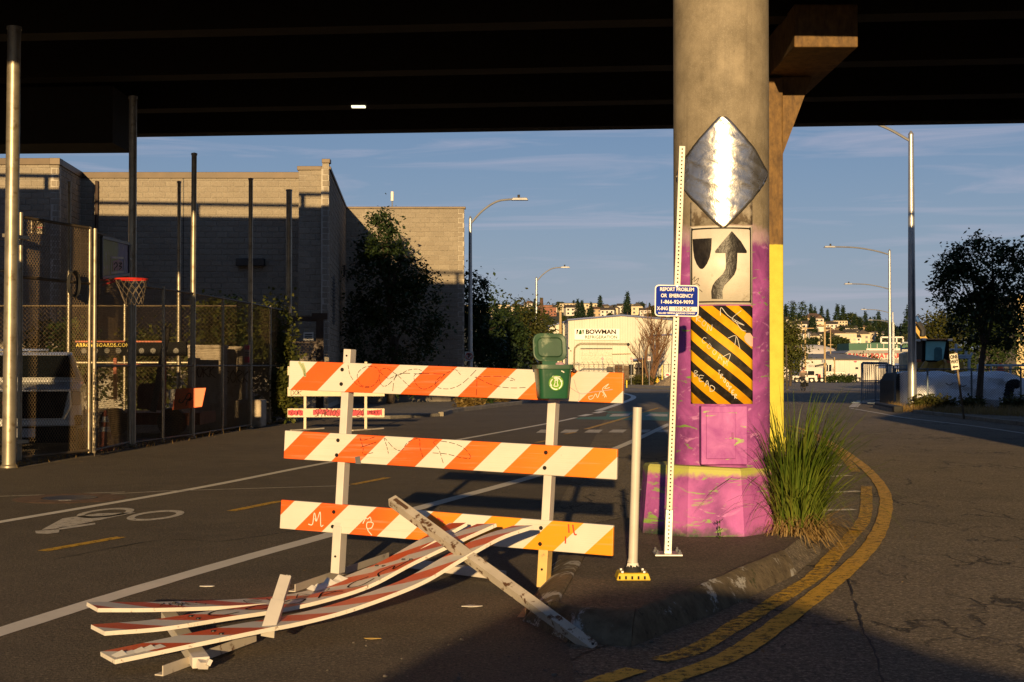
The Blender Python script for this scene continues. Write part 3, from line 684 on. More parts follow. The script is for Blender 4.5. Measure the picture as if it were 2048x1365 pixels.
# ---------------- white delineator ----------------
dbp = G(1265, 1157, ZI)
dl = E('delineator_post', 'white flexible delineator tube on a yellow square base', 'delineator', dbp)
dt_ = at(1275, 815, dbp.y)
b = MB(); b.tube([dbp+Vector((0, 0, .10)), dbp.lerp(dt_, .12), dbp.lerp(dt_, .5), dt_], [.034, .030, .029, .029], 20); b.build('tube', mat('scuffed_white_plastic', (.52, .48, .41), .5, 0, .1, 5, .1, 30, dirt=(.3, .26, .2), ds=16, dt=(.64, .74)), dl, True)
b = MB(); b.lathe([(.06, .045), (.045, .075), (.03, .10), (.024, .14)], dbp, 14); b.build('rubber_joint', mat('black_rubber', (.018, .017, .016), .8), dl, True)
rr = random.Random(8)
for k in range(5):
    a = -2.4+k*.5; p = dbp+Vector((.032*math.cos(a), .032*math.sin(a), .1)); b = MB(); b.bar(p, p+Vector((.012*math.cos(a), .012*math.sin(a), -.03-.02*rr.random())), .024, .003, (math.cos(a), math.sin(a), 0)); b.build('torn_flap', M_WHT, dl)
b = MB(); b.box(dbp+Vector((0, 0, .022)), (.22, .2, .045), taper=.86); b.build('base', mat('yellow_rubber_base', (.62, .42, .02), .6, 0, .15, 8, .2, 40), dl, bevel=.006)
for k in range(5):
    b = MB(); b.box(dbp+Vector((-.09+.04*k, -.1015, .018)), (.012, .01, .02)); b.build('foot_notch', mat('hole_black', 0), dl)
for dx, dy in ((-.07, -.06), (.07, -.06), (.07, .06), (-.07, .06)):
    b = MB(); b.cyl(dbp+Vector((dx, dy, .044)), dbp+Vector((dx, dy, .056)), .012, 6); b.build('bolt', M_GALV, dl)
# ---------------- standing barricade ----------------
def striped(name, phase, yellow_shift=0, flip=1, period=.43, orange=(.80, .115, .012), yellow=(.85, .33, .01), white=(.66, .61, .52)):
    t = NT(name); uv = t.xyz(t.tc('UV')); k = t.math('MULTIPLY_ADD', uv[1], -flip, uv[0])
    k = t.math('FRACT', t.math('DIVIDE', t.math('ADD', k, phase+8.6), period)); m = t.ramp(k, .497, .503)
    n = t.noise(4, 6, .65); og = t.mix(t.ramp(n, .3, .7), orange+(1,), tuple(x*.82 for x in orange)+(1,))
    if yellow_shift: og = t.mix(t.math('MULTIPLY', t.ramp(t.math('DIVIDE', uv[0], 2.46), (.55, .45, .28)[yellow_shift-1], (1.0, 1.0, .70)[yellow_shift-1]), (.40, .55, .85)[yellow_shift-1]), og, yellow+(1,))  # orange turns yellower along the length of the board
    wh = t.mix(t.ramp(t.noise(2.2, 5), .3, .7), white+(1,), tuple(x*.86 for x in white)+(1,))
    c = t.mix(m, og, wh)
    c = t.mix(t.math('MULTIPLY', t.ramp(t.noise(30, 6, .75), .66, .72), .6), c, (.30, .22, .15, 1))
    c = t.mix(t.math('MULTIPLY', t.ramp(t.noise(3, 8, .7, sc3=(.3, 1, 14)), .54, .68), .30), c, (.52, .40, .28, 1))
    t.set(Base_Color=c, Roughness=.38, Specular_IOR_Level=.45)
    w = t.n.new('ShaderNodeTexWave'); w.wave_type = 'BANDS'; w.bands_direction = 'Y'; w.inputs['Scale'].default_value = 22; w.inputs['Distortion'].default_value = .4; t.link(t.tc('UV'), w.inputs['Vector'])
    t.bump(t.math('ADD', w.outputs['Fac'], t.noise(30, 4)), .10, .003); return t.m
DL, DR = 10.05, 9.15
def dep(px): s = (px-578)/668; return 1/((1-s)/DL+s/DR)
def bpt(px, py, dd=0): return at(px, py, dep(px)+dd)
M_POST = mat('white_plastic_post', (.56, .51, .45), .5, 0, .08, 5, .06, 40, dirt=(.40, .33, .26), ds=13, dt=(.64, .8))
M_BOLT = mat('dark_bolt', (.03, .026, .024), .4, .7)
bar_ = E('barricade', 'standing road barricade with three orange and white striped boards', 'barricade', G(880, 1165))
corners = [((579, 722), (1246.5, 746), (1245, 807.5), (576.5, 780)), ((569.5, 861.5), (1234.5, 898.5), (1233, 960), (567, 917.5)), ((562, 1000), (1226.5, 1051.5), (1225, 1113), (559, 1057.5))]
BN = None; BMAPS = []
for i, (tl, tr, br, bl) in enumerate(corners):
    P = [bpt(*q) for q in (bl, br, tr, tl)]
    u = (P[1]-P[0]).normalized(); v = (P[3]-P[0]).normalized(); nrm = u.cross(v).normalized(); BN = nrm; bk = -nrm*.030
    L = (P[1]-P[0]).length; Hh_ = (P[3]-P[0]).length; uv = [(0, 0), (L, 0), (L, Hh_), (0, Hh_)]
    b = MB(); b.hexa(P+[p+bk for p in P], uv+uv)
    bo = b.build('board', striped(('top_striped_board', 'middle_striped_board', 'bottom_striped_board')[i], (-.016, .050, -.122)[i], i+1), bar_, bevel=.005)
    BMAPS.append((P, L, Hh_, nrm, bo))
def bmap(i):
    P, L, Hh_, nrm, _ = BMAPS[i]
    def f(u, v, off):
        s, t = u, v; a = P[0].lerp(P[1], s); c = P[3].lerp(P[2], s); return a.lerp(c, t)+nrm*off
    return f
def bribbon(i, strokes, w, dash=False):      # widths in metres, coordinates 0..1 along the board
    P, L, Hh_, nrm, bo = BMAPS[i]; f = bmap(i)
    g = lambda u, v, off: f(u/L, v/Hh_, off)
    return ribbon([[(x*L, y*Hh_) for x, y in st] for st in strokes], w, g, dash=dash, n=8)
# px -> board coordinates helper for the scrawls (zoomed crop coordinates)
def zc(i, x, y):
    px, py = 540+x/2.768, 680+y/2.768; tl, tr, br, bl = corners[i]
    s = (px-bl[0])/(br[0]-bl[0]); top = tl[1]+(tr[1]-tl[1])*s; bot = bl[1]+(br[1]-bl[1])*s; return (s, (bot-py)/(bot-top))
Z = lambda i, *pts: [zc(i, x, y) for x, y in pts]
bribbon(0, [Z(0, (452, 140), (470, 200), (520, 255), (590, 262), (635, 215), (625, 160), (560, 150), (510, 190), (530, 250), (590, 262)), Z(0, (635, 215), (655, 255), (690, 250), (740, 195), (690, 215), (640, 175), (680, 160), (745, 195), (800, 170), (860, 165), (880, 190), (740, 195), (715, 300)), Z(0, (740, 195), (800, 250), (820, 262)), Z(0, (1095, 195), (1060, 165), (1000, 190), (850, 190), (845, 240), (890, 275), (950, 250), (1010, 190), (960, 230), (970, 265), (1040, 272), (1110, 240), (1190, 158)), Z(0, (1185, 310), (1185, 220), (1175, 210), (1220, 205), (1330, 205), (1390, 222), (1360, 228)), Z(0, (1190, 215), (1280, 255), (1370, 268), (1460, 265))], .0035, True).build('graffiti', M_MARK, BMAPS[0][4], fix=False)
bribbon(0, [Z(0, (1660, 250), (1710, 285), (1730, 300), (1728, 345)), Z(0, (1700, 220), (1730, 295), (1800, 290), (1900, 275))], .004).build('graffiti', mat('faint_pink', (.62, .30, .30), .6, bump=0), BMAPS[0][4], fix=False)
bribbon(0, [Z(0, (1800, 310), (1780, 315), (1785, 330), (1800, 325), (1815, 300), (1825, 320), (1840, 285), (1860, 300), (1850, 270), (1880, 245), (1860, 270), (1885, 265)), Z(0, (1850, 310), (1862, 302), (1870, 318)), Z(0, (1865, 300), (1860, 320))], .004).build('graffiti', M_CHALK, BMAPS[0][4], fix=False)
bribbon(0, [Z(0, (160, 122), (172, 140), (190, 170), (200, 205)), Z(0, (180, 130), (195, 165), (200, 200))], .018).build('torn_tape', mat('green_tape', (.36, .40, .20), .6, bump=0), BMAPS[0][4], fix=False)
bribbon(1, [Z(1, (610, 540), (540, 558), (525, 545), (545, 600), (548, 635), (612, 625)), Z(1, (530, 598), (620, 568)), Z(1, (692, 632), (680, 590), (665, 545), (720, 600), (765, 615), (800, 570), (860, 550), (870, 600), (890, 660)), Z(1, (1002, 685), (975, 610), (945, 565), (1030, 570), (1110, 600), (1152, 655), (1100, 655), (1020, 635), (930, 628))], .0038, True).build('graffiti', M_MARK, BMAPS[1][4], fix=False)
b = MB(); f = bmap(1); b.poly([f(*zc(1, *q), .004) for q in ((500, 650), (528, 645), (538, 690), (505, 688))]); b.build('tape_scrap', mat('silver_tape', (.22, .21, .2), .35, .6), BMAPS[1][4], fix=False)
for st_ in ([Z(2, (225, 1022), (250, 1022), (258, 960), (275, 1000), (292, 955), (300, 1030), (315, 1028)), Z(2, (262, 990), (272, 1005), (282, 985))], [Z(2, (545, 1020), (560, 990), (572, 995), (585, 985), (592, 1010), (570, 1015), (570, 1045), (595, 1045), (605, 1020), (590, 1012)), Z(2, (590, 1045), (575, 1055), (600, 1085))]): bribbon(2, st_, .006).build('graffiti', M_CHALK, BMAPS[2][4], fix=False)
bribbon(2, [Z(2, (1668, 1022), (1672, 1070)), Z(2, (1690, 1025), (1700, 1075), (1712, 1080)), Z(2, (1655, 1090), (1655, 1130)), Z(2, (965, 990), (1000, 1012))], .010).build('graffiti', mat('red_drips', (.50, .04, .01), .6, bump=0), BMAPS[2][4], fix=False)
# posts stand behind the boards
def dep2(px): return dep(px)+.055
posts = []
for (tx, ty, bx, by, lo) in ((700, 699, 675.5, 1146, 0), (1110, 760, 1087, 1188, 1)):
    dd = dep(tx)+.075; p1 = at(tx, ty, dd); p0 = at(bx, by, dd); p0.z = max(p0.z, .045)
    b = MB(); b.bar(p0.lerp(p1, .2), p1, .056, .085, BN); b.build('post', M_POST, bar_, bevel=.004)
    b = MB(); b.bar(p0, p0.lerp(p1, .21), .066, .095, BN); b.build('post_sleeve', M_POST if not lo else mat('yellowed_plastic', (.62, .42, .14), .5, 0, .12, 6, .06, 40, dirt=(.3, .2, .1), ds=14, dt=(.6, .75)), bar_, bevel=.004)
    posts.append((p0, p1))
    hl = (p1-p0).normalized()
    b = MB(); c = p1-hl*.045+BN*.044; b.cyl(c, c+BN*.003, .007, 10); b.build('bolt_hole', M_BOLT, bar_)
    c = p0+hl*.12+BN*.049; b = MB(); b.cyl(c, c+BN*.004, .008, 10); b.build('bolt', M_BOLT, bar_)
for i, (tl, tr, br, bl) in enumerate(corners):
    for px_l in ((419, 166, 417, 246), None) if i == 0 else (((396, 558, 392, 640), (1552, 626, 1548, 711)) if i == 1 else ((372, 955, 369, 1036), (1525, 1044, 1523, 1133))):
        if px_l is None: continue
        for k in (0, 2):
            s, t = zc(i, px_l[k], px_l[k+1]); c = bmap(i)(s, t, 0); b = MB(); b.lathe([(.014, 0), (.014, .003), (.010, .006), (.0085, .006), (.0085, .013), (0, .013)], (0, 0, 0), 8)
            rot = BN.to_track_quat('Z', 'Y').to_matrix(); b.v = [rot@q+c for q in b.v]; b.build('bolt', M_BOLT, bar_)
M_ANGLE = mat('dirty_white_steel', (.52, .46, .38), .55, .1, .12, 5, .15, 40, dirt=(.16, .09, .05), ds=12, dt=(.60, .68))
def angle_iron(name, a, c, w, th, parent, up=(0, 0, 1), m=None):
    a = Vector(a); c = Vector(c); d = (c-a).normalized(); u = Vector(up); s = d.cross(u).normalized(); u = s.cross(d).normalized(); b = MB()
    b.hexa([a-s*w/2, a+s*w/2, a+s*w/2+u*th, a-s*w/2+u*th, c-s*w/2, c+s*w/2, c+s*w/2+u*th, c-s*w/2+u*th])
    b.hexa([a+s*(w/2-th)+u*th, a+s*w/2+u*th, a+s*w/2+u*w, a+s*(w/2-th)+u*w, c+s*(w/2-th)+u*th, c+s*w/2+u*th, c+s*w/2+u*w, c+s*(w/2-th)+u*w])
    return b.build(name, m or M_ANGLE, parent)
angle_iron('skid', G(584, 1184), G(772, 1118), .05, .006, bar_)
angle_iron('skid', G(1043, 1237), G(1135, 1122)+Vector((0, 0, .02)), .055, .006, bar_, m=mat('rusty_timber', (.26, .16, .09), .8, 0, .3, 10))

# ---------------- compost bin on the top board ----------------
BD = dep(1107)-.125
bin_ = E('compost_bin', 'small green compost bin with lid open hanging on the striped board', 'bin', at(1105, 797, BD))
M_BIN = mat('green_plastic', (.012, .075, .032), .38, 0, .2, 4, .08, 30, dirt=(.10, .16, .09), ds=13, dt=(.62, .8), coat=.15)
M_BIN2 = mat('scuffed_green_plastic', (.035, .085, .042), .5, 0, .25, 5, .1, 30, dirt=(.26, .30, .20), ds=9, dt=(.56, .72))
def rr_loop(c, w, d, r, z, n=4):
    o = []
    for qx, qy, a0 in ((1, -1, -90), (1, 1, 0), (-1, 1, 90), (-1, -1, 180)):
        for k in range(n+1):
            a = R(a0+90*k/n); o.append(Vector((c.x+qx*(w/2-r)+r*math.cos(a), c.y+qy*(d/2-r)+r*math.sin(a), c.z+z)))
    return o
def loft(loops, capb=True, capt=True, mb=None):
    b = mb or MB()
    for a, c in zip(loops[:-1], loops[1:]):
        for j in range(len(a)): b.poly([a[j], a[(j+1) % len(a)], c[(j+1) % len(a)], c[j]])
    if capb: b.poly(loops[0][::-1])
    if capt: b.poly(loops[-1])
    return b
bc = at(1105, 797, BD); s = BD/F
w1 = 68*s; w0 = 57*s; hb = 62*s
binR = Matrix.Rotation(.20, 3, 'Z')
def binbuild(b, name, m, parent, smooth=True, bev=0, ang=40):
    b.v = [binR@(v-bc)+bc for v in b.v]; return b.build(name, m, parent, smooth, bevel=bev, angle=ang)
body = loft([rr_loop(bc, w0, .15, .03, .0), rr_loop(bc, w0+.006, .155, .032, .012), rr_loop(bc, w1, .19, .035, hb), rr_loop(bc, w1-.012, .178, .03, hb), rr_loop(bc, w0-.012, .14, .028, .02)], True, True)
binbuild(body, 'body', M_BIN, bin_)
rim = loft([rr_loop(bc, w1+.008, .2, .035, hb-.012), rr_loop(bc, w1+.022, .214, .04, hb-.010), rr_loop(bc, w1+.022, .214, .04, hb+.016), rr_loop(bc, w1-.004, .186, .03, hb+.016), rr_loop(bc, w1-.004, .186, .03, hb-.012)], False, False)
binbuild(rim, 'rim', M_BIN2, bin_)
# open lid, standing up behind
lz0, lz1 = hb+.040, hb+.222; lw = .222; ly = .092
def lidloop(w, h, r, y, lean=.03):
    o = []
    for qx, qz, a0 in ((1, -1, -90), (1, 1, 0), (-1, 1, 90), (-1, -1, 180)):
        for k in range(6):
            a = R(a0+18*k); zz = (lz0+lz1)/2+qz*(h/2-r)+r*math.sin(a); o.append(Vector((bc.x+.008+qx*(w/2-r)+r*math.cos(a), bc.y+y+lean*(zz-lz0)/.18, bc.z+zz)))
    return o
lh = lz1-lz0
lid = loft([lidloop(lw-.02, lh-.02, .045, ly+.03), lidloop(lw, lh, .05, ly+.022), lidloop(lw, lh, .05, ly), lidloop(lw-.012, lh-.012, .046, ly-.002), lidloop(lw-.05, lh-.05, .035, ly+.004), lidloop(lw-.06, lh-.06, .030, ly-.005), lidloop(lw-.068, lh-.068, .027, ly+.001)])
lido = binbuild(lid, 'lid', M_BIN2, bin_, ang=30)
b = MB(); b.box(bc+Vector((.005, ly+.01, hb+.028)), (.10, .012, .05)); binbuild(b, 'hinge', M_BIN, bin_, False)
b = MB()
rr = random.Random(2)
for k in range(5): b.ball(bc+Vector((w1/2+.012+.012*k % .03, -.02+.01*k, hb+.002-.012*(k % 3))), (.014, .012, .010), 8, .25, rr)
binbuild(b, 'latch', mat('brown_latch', (.05, .032, .03), .6), bin_)
b = MB(); b.ball(bc+Vector((.058, .03, hb+.012)), (.032, .03, .022), 12, .15, rr); 
binbuild(b, 'rag', mat('mauve_cloth', (.40, .24, .28), .85, 0, .2, 20, .3, 40), bin_)
# round compost label
lc = bc+Vector((.002, -.0925, hb*.50)); fr = lambda u, v, off: Vector((lc.x+u, lc.y-off-v*.115, lc.z+v))
def disc(r, fn, n=36, off=.001, r0=0):
    b = MB()
    for k in range(n):
        a, c = 2*math.pi*k/n, 2*math.pi*(k+1)/n; b.poly([fn(r0*math.cos(a), r0*math.sin(a), off), fn(r*math.cos(a), r*math.sin(a), off), fn(r*math.cos(c), r*math.sin(c), off), fn(r0*math.cos(c), r0*math.sin(c), off)][0 if r0 else 1:])if r0 else b.poly([fn(0, 0, off), fn(r*math.cos(a), r*math.sin(a), off), fn(r*math.cos(c), r*math.sin(c), off)])
    return b
lab = binbuild(disc(.0485, fr), 'label', mat('lime_label', (.13, .30, .012), .5, bump=0), bin_, False)
ar = MB(); 
for a0, a1 in ((-60, 115), (130, 285)):
    arc = [(.037*math.cos(R(a0+(a1-a0)*k/12)), .037*math.sin(R(a0+(a1-a0)*k/12))-.004) for k in range(13)]; ribbon([arc], .0068, fr, ar, n=2, off=.002)
    a = R(a0-6 if a0 < 0 else a0+8); q = (arc[0] if a0 > 0 else arc[-1])
for (x, y), dr in (((.034, .012), -1), ((-.034, -.016), 1)):
    ar.poly([fr(x-.009, y+dr*-.002, .0022), fr(x+.009, y+dr*-.002, .0022), fr(x+.001, y+dr*.012, .0022)])
ribbon([[(-.010, .016), (-.007, .002), (-.014, -.018), (0, -.021), (.013, -.018), (.007, .002), (.010, .016), (-.010, .016)], [(-.008, .02), (0, .028), (.006, .021), (.012, .027)]], .0045, fr, ar, n=4, off=.002)
binbuild(ar, 'label_symbol', mat('white_print', (.75, .72, .64), .6, bump=0), bin_, False)
tx = text('label_text', 'Compost', .014, M_LET, bin_, (0, 0, 0), (1, 0, 0), (0, .115, 1), .0002)
v_ = binR@(fr(0, .040, .003)-bc); tx.location = bc+v_-wloc(bin_); tx.rotation_euler = (0, 0, .20)
b = MB(); b.box(bc+Vector((.045, -.0975, hb*.86)), (.022, .002, .007), Matrix.Rotation(.5, 3, 'Y')); binbuild(b, 'scuff', M_CHALK, bin_, False)

# ---------------- broken barricade on the ground ----------------
brk = E('broken_barricade', 'collapsed barricade of three bent striped boards lying on the road', 'barricade', G(450, 1290))
# front bottom edge of every board: photograph points with depths
boards = [([(195, 1225), (330, 1224), (516, 1216), (640, 1198), (740, 1158), (800, 1130), (868, 1090), (935, 1052)], 7.75, 9.25, .160),
          ([(209, 1272), (330, 1262), (457, 1242), (560, 1226), (650, 1206), (740, 1177), (830, 1130), (925, 1085), (994, 1054)], 7.25, 8.9, .165),
          ([(230, 1329), (330, 1308), (415, 1290), (520, 1268), (605, 1251), (700, 1226), (800, 1190), (860, 1163), (920, 1127), (1000, 1082), (1068, 1058)], 6.85, 8.55, .165)]
BRK = []
brm = [striped('fallen_striped_board', .10, 0, -1, .43, (.62, .085, .018)), striped('fallen_striped_board_middle', .30, 0, -1, .43, (.66, .10, .02)), striped('fallen_striped_board_front', .22, 0, -1, .43, (.66, .10, .02))]
for bi, (px, d0, d1, wd) in enumerate(boards):
    pts = []
    for k, (x, y) in enumerate(px):
        t = (x-px[0][0])/(px[-1][0]-px[0][0]); pts.append(at(x, y, d0+(d1-d0)*t**1.15))
    pts = catmull(pts, 6); b = MB(); rows = []; u = 0
    for k, p in enumerate(pts):
        if k: u += (p-pts[k-1]).length
        d = (pts[min(k+1, len(pts)-1)]-pts[max(k-1, 0)]).normalized(); t = k/(len(pts)-1)
        side = Vector((-d.y, d.x, 0)).normalized(); side = (side+Vector((0, 0, .03-.13*min(1, max(0, t-.25)/.5)))).normalized(); up = d.cross(side).normalized()
        if up.z < 0: up = -up
        th = .022
        rows.append(([p, p+side*.200, p+side*.200+up*th, p+up*th], u, side, up))
    for (a, ua, _, _), (c, uc, _, _) in zip(rows[:-1], rows[1:]):
        for j in range(4):
            j2 = (j+1) % 4; vv = {0: 0, 1: .2, 2: .2, 3: 0}
            top = j == 2
            b.poly([a[j], a[j2], c[j2], c[j]], [(ua, vv[j]), (ua, vv[j2]), (uc, vv[j2]), (uc, vv[j])] if top else [(ua*0-.05-brm_ph, .0) for brm_ph in (0, 0, 0, 0)])
    b.poly(rows[0][0]); b.poly(rows[-1][0])
    o = b.build('board', brm[bi], brk, False, bevel=0)
    o.data.materials.append(mat('board_edge_plastic', (.70, .64, .55), .5, 0, .08, 6, .08, 40, dirt=(.28, .2, .14), ds=30, dt=(.60, .70)))
    for p in o.data.polygons:
        if p.index % 4 != 2 or p.index >= len(o.data.polygons)-2: p.material_index = 1
    BRK.append((rows, o))
def brmap(i):
    rows, o = BRK[i]
    def f(u, v, off):
        for (a, ua, s0, u0), (c, uc, s1, u1) in zip(rows[:-1], rows[1:]):
            if u <= uc: t = max(0, (u-ua)/(uc-ua)); return (a[3]+s0*v+u0*off).lerp(c[3]+s1*v+u1*off, t)
        return rows[-1][0][3]+rows[-1][2]*v+rows[-1][3]*off
    return f
f = brmap(1)
for k, ch_ in enumerate('CFOAC'): ribbon(scrawl(ch_, .62+k*.23, .045, .17, .12, 0, .2, 1.35, 5), .012, f, off=.003).build('graffiti', M_MARK, BRK[1][1], fix=False)
gm = ribbon([[(1.75, .05), (1.8, .12), (1.9, .10), (1.86, .05), (2.0, .06)]], .012, f, off=.003); gm.build('graffiti', M_MARK, BRK[1][1], fix=False)
for q_ in (('ZAMES', .38, .06, .05, .08, 0, .1, 1.2, 6), ('BK', .92, .05, .12, .09, 0, .2, 1.3, 7), ('AS', 1.25, .04, .11, .1, 0, .2, 1.3, 8)): ribbon(scrawl(*q_), .006, brmap(0), off=.003).build('graffiti', M_MARK, BRK[0][1], fix=False)
for i, us in ((0, (.50, 1.9)), (1, (.55, 2.0)), (2, (.6,))):
    for u in us:
        for v in (.06, .14):
            c = brmap(i)(u, v, 0); b = MB(); b.lathe([(.014, 0), (.012, .006), (.008, .007), (0, .007)], c, 8); b.build('bolt', M_BOLT, brk)
# its posts
def brp(i, u, v, off): return brmap(i)(u, v, off)
a = brp(0, .50, .20, -.085); c = brp(2, .42, -.02, -.075); c = c+(c-a).normalized()*.10
b = MB(); b.bar(a, c, .085, .055, (0, 0, 1)); b.build('post', M_POST, brk, bevel=.004)
b = MB(); e = (c-a).normalized(); b.bar(c, c+e*.03+Vector((.01, 0, -.01)), .05, .035, (.2, 0, 1)); b.bar(c+Vector((.03, 0, 0)), c+e*.045+Vector((.035, 0, .01)), .02, .03, (.6, 0, 1)); b.build('torn_end', M_POST, brk)
s0 = at(537, 1262, 7.45); s1 = at(571, 1157, 7.75); sm = s0.lerp(s1, .52)
b = MB(); b.bar(s0-(s1-s0)*.05, sm, .072, .06, (0, -1, 0)); b.build('broken_post', M_POST, brk, bevel=.003)
b = MB(); b.bar(sm, s1, .062, .052, (0, -1, 0)); jag = random.Random(4)
for k in range(4):
    p = s1+Vector((-.02+.013*k, -.01+.01*(k % 2), 0)); b.bar(p, p+(s1-s0).normalized()*(.012+.02*jag.random()), .012, .02, (0, -1, 0))
b.build('broken_post', M_POST, brk, bevel=.002)
angle_iron('skid', G(318, 1352), G(505, 1290)+Vector((0, 0, .02)), .05, .006, brk)
a = G(812, 1140)+Vector((0, 0, .05)); c = G(1005, 1166)+Vector((0, 0, .05)); b = MB(); b.bar(a, c, .085, .055, (0, 0, 1)); b.build('post', M_POST, brk, bevel=.004)
f = brmap(0); b = MB(); rr = random.Random(9)
for k in range(6):
    u = 1.42+.04*k; b.poly([f(u, .12, .001), f(u+.05, .12, .001), f(u+.03, .19, .015+.03*rr.random()), f(u-.01, .2, .01)])
b.build('torn_sheeting', M_WHT, BRK[0][1], fix=False)
f = brmap(2); b = MB()
for k in range(5):
    u = .02+.05*k; b.poly([f(u, .03, .001), f(u+.06, .04, .001), f(u+.05, .09, .006+.012*rr.random()), f(u-.01, .08, .004)])
b.build('torn_sheeting', M_WHT, BRK[2][1], fix=False)
# loose steel angle resting across the boards
li = E('loose_steel_angle', 'rusty dirty white steel angle bar propped across the bent boards', 'steel bar', G(1190, 1297))
a = at(784, 996, 8.72); c = G(1191, 1294)
M_RUSTW = mat('rust_specked_white_steel', (.46, .40, .32), .6, .1, .15, 6, .3, 40, dirt=(.10, .045, .018), ds=16, dt=(.55, .60))
d = (c-a).normalized(); upv = Vector((.35, -.80, .5)); sd = d.cross(upv).normalized(); upv = sd.cross(d).normalized()
b = MB(); b.hexa([a-sd*.028, a+sd*.028, a+sd*.028+upv*.005, a-sd*.028+upv*.005, c-sd*.028, c+sd*.028, c+sd*.028+upv*.005, c-sd*.028+upv*.005]); b.build('face_flange', M_RUSTW, li)
b = MB(); b.hexa([a+sd*.023-upv*.05, a+sd*.028-upv*.05, a+sd*.028, a+sd*.023, c+sd*.023-upv*.05, c+sd*.028-upv*.05, c+sd*.028, c+sd*.023]); b.build('side_flange', M_RUSTW, li)
e = a.lerp(c, .015); e2 = a.lerp(c, .085); b = MB(); b.bar(e+upv*.006, e2+upv*.006, .024, .002, upv); b.build('slot', mat('rust_brown', (.09, .045, .02), .8), li)
p = c-d*.02+upv*.006; b = MB(); b.cyl(p, p+upv*.002, .008, 10); b.build('bolt_hole', M_BOLT, li)
# ---------------- ornamental grass beside the column ----------------
gb = Vector((2.36, 11.85, .03)); gp_ = E('ornamental_grass', 'tall clump of green ornamental grass with dry straw skirt beside the purple column', 'grass clump', gb)
def blades(n, seed, hmin, hmax, spread, wid, droop, lean, r0=.17):
    rr = random.Random(seed); b = MB()
    for _ in range(n):
        a = rr.uniform(0, 2*math.pi); q = r0*math.sqrt(rr.random()); p = gb+Vector((q*math.cos(a)*1.1, q*math.sin(a)*.9, 0))
        a2 = a+rr.gauss(0, .7); L = rr.uniform(hmin, hmax); sp = abs(rr.gauss(spread, spread*.5))+.02; out = Vector((math.cos(a2), math.sin(a2), 0))*sp+Vector(lean); dr = droop*rr.uniform(.4, 1.5); n_ = 7; pts = []
        for k in range(n_+1):
            t = k/n_; z = L*(t-dr*t*t*t*.55); pts.append(p+out*L*(t*.55+t*t*.75)+Vector((0, 0, max(z, .012-p.z+gb.z))))
        sd = Vector((-math.sin(a2+rr.uniform(-.8, .8)), math.cos(a2), 0)); sd.normalize(); w = wid*rr.uniform(.6, 1.3); i = len(b.v)
        for k, q_ in enumerate(pts):
            ww = w*(1-(k/n_)**2.2)+.0006; b.v += [q_-sd*ww/2, q_+sd*ww/2]
        for k in range(n_): b.f.append((i+2*k, i+2*k+1, i+2*k+3, i+2*k+2)); b.uv.append(None)
    return b
def leafmat(name, c0, c1, vs=3, trans=.35, rough=.5):
    t = NT(name); g = t.n.new('ShaderNodeNewGeometry'); col = t.mix(g.outputs['Random Per Island'], lin(c0), lin(c1)); col = t.mix(t.ramp(t.noise(vs, 3), .35, .65), col, t.mix(.5, col, lin(c0), 'MULTIPLY') if False else lin(c0))
    t.set(Base_Color=col, Roughness=rough, Specular_IOR_Level=.3)
    tr = t.n.new('ShaderNodeBsdfTranslucent'); t.link(col, tr.inputs[0]); ms = t.n.new('ShaderNodeMixShader'); ms.inputs[0].default_value = trans
    t.link(t.b.outputs[0], ms.inputs[1]); t.link(tr.outputs[0], ms.inputs[2]); t.link(ms.outputs[0], t.out.inputs[0]); return t.m
blades(640, 1, .7, 1.62, .20, .015, .6, (.05, -.05, 0), .13).build('green_blades', leafmat('grass_blade_green', (.06, .105, .010), (.22, .26, .035)), gp_, fix=False, kind='stuff')
blades(190, 3, .6, 1.35, .48, .012, 1.1, (.05, -.06, 0), .13).build('arching_blades', leafmat('grass_blade_light', (.12, .17, .02), (.32, .34, .06)), gp_, fix=False, kind='stuff')
blades(400, 2, .26, .58, .46, .013, 1.9, (.20, -.16, 0), .17).build('dry_blades', leafmat('dry_straw', (.32, .21, .08), (.55, .40, .18)), gp_, fix=False, kind='stuff')
# small weeds
def weed(pos, h, label, seed, cat='weed', col='weed_green'):
    rr = random.Random(seed); b = MB(); pos = Vector(pos)
    for k in range(14):
        a = rr.uniform(0, 6.28); z = h*rr.uniform(.05, 1); p = pos+Vector((rr.gauss(0, .006), rr.gauss(0, .006), z*.8)); o = Vector((math.cos(a), math.sin(a), .8))*h*.22; sd = Vector((-math.sin(a), math.cos(a), 0))*h*.035
        b.poly([p, p+o*.5+sd, p+o, p+o*.5-sd])
    b.tube([pos, pos+Vector((0, 0, h*.9))], .002, 5); o = b.build('weed', leafmat(col, (.05, .10, .02), (.14, .2, .04)) if col not in bpy.data.materials else bpy.data.materials[col], fix=False, origin=pos); return T(o, label, cat)
weed(G(1440, 1082, ZI-.02)+Vector((0, -.0, 0)), .19, 'thin weed sprouting at the foot of the purple plinth', 3)
weed(G(1130, 1140, .04), .07, 'tiny weed tuft growing on the left kerb of the island', 4)
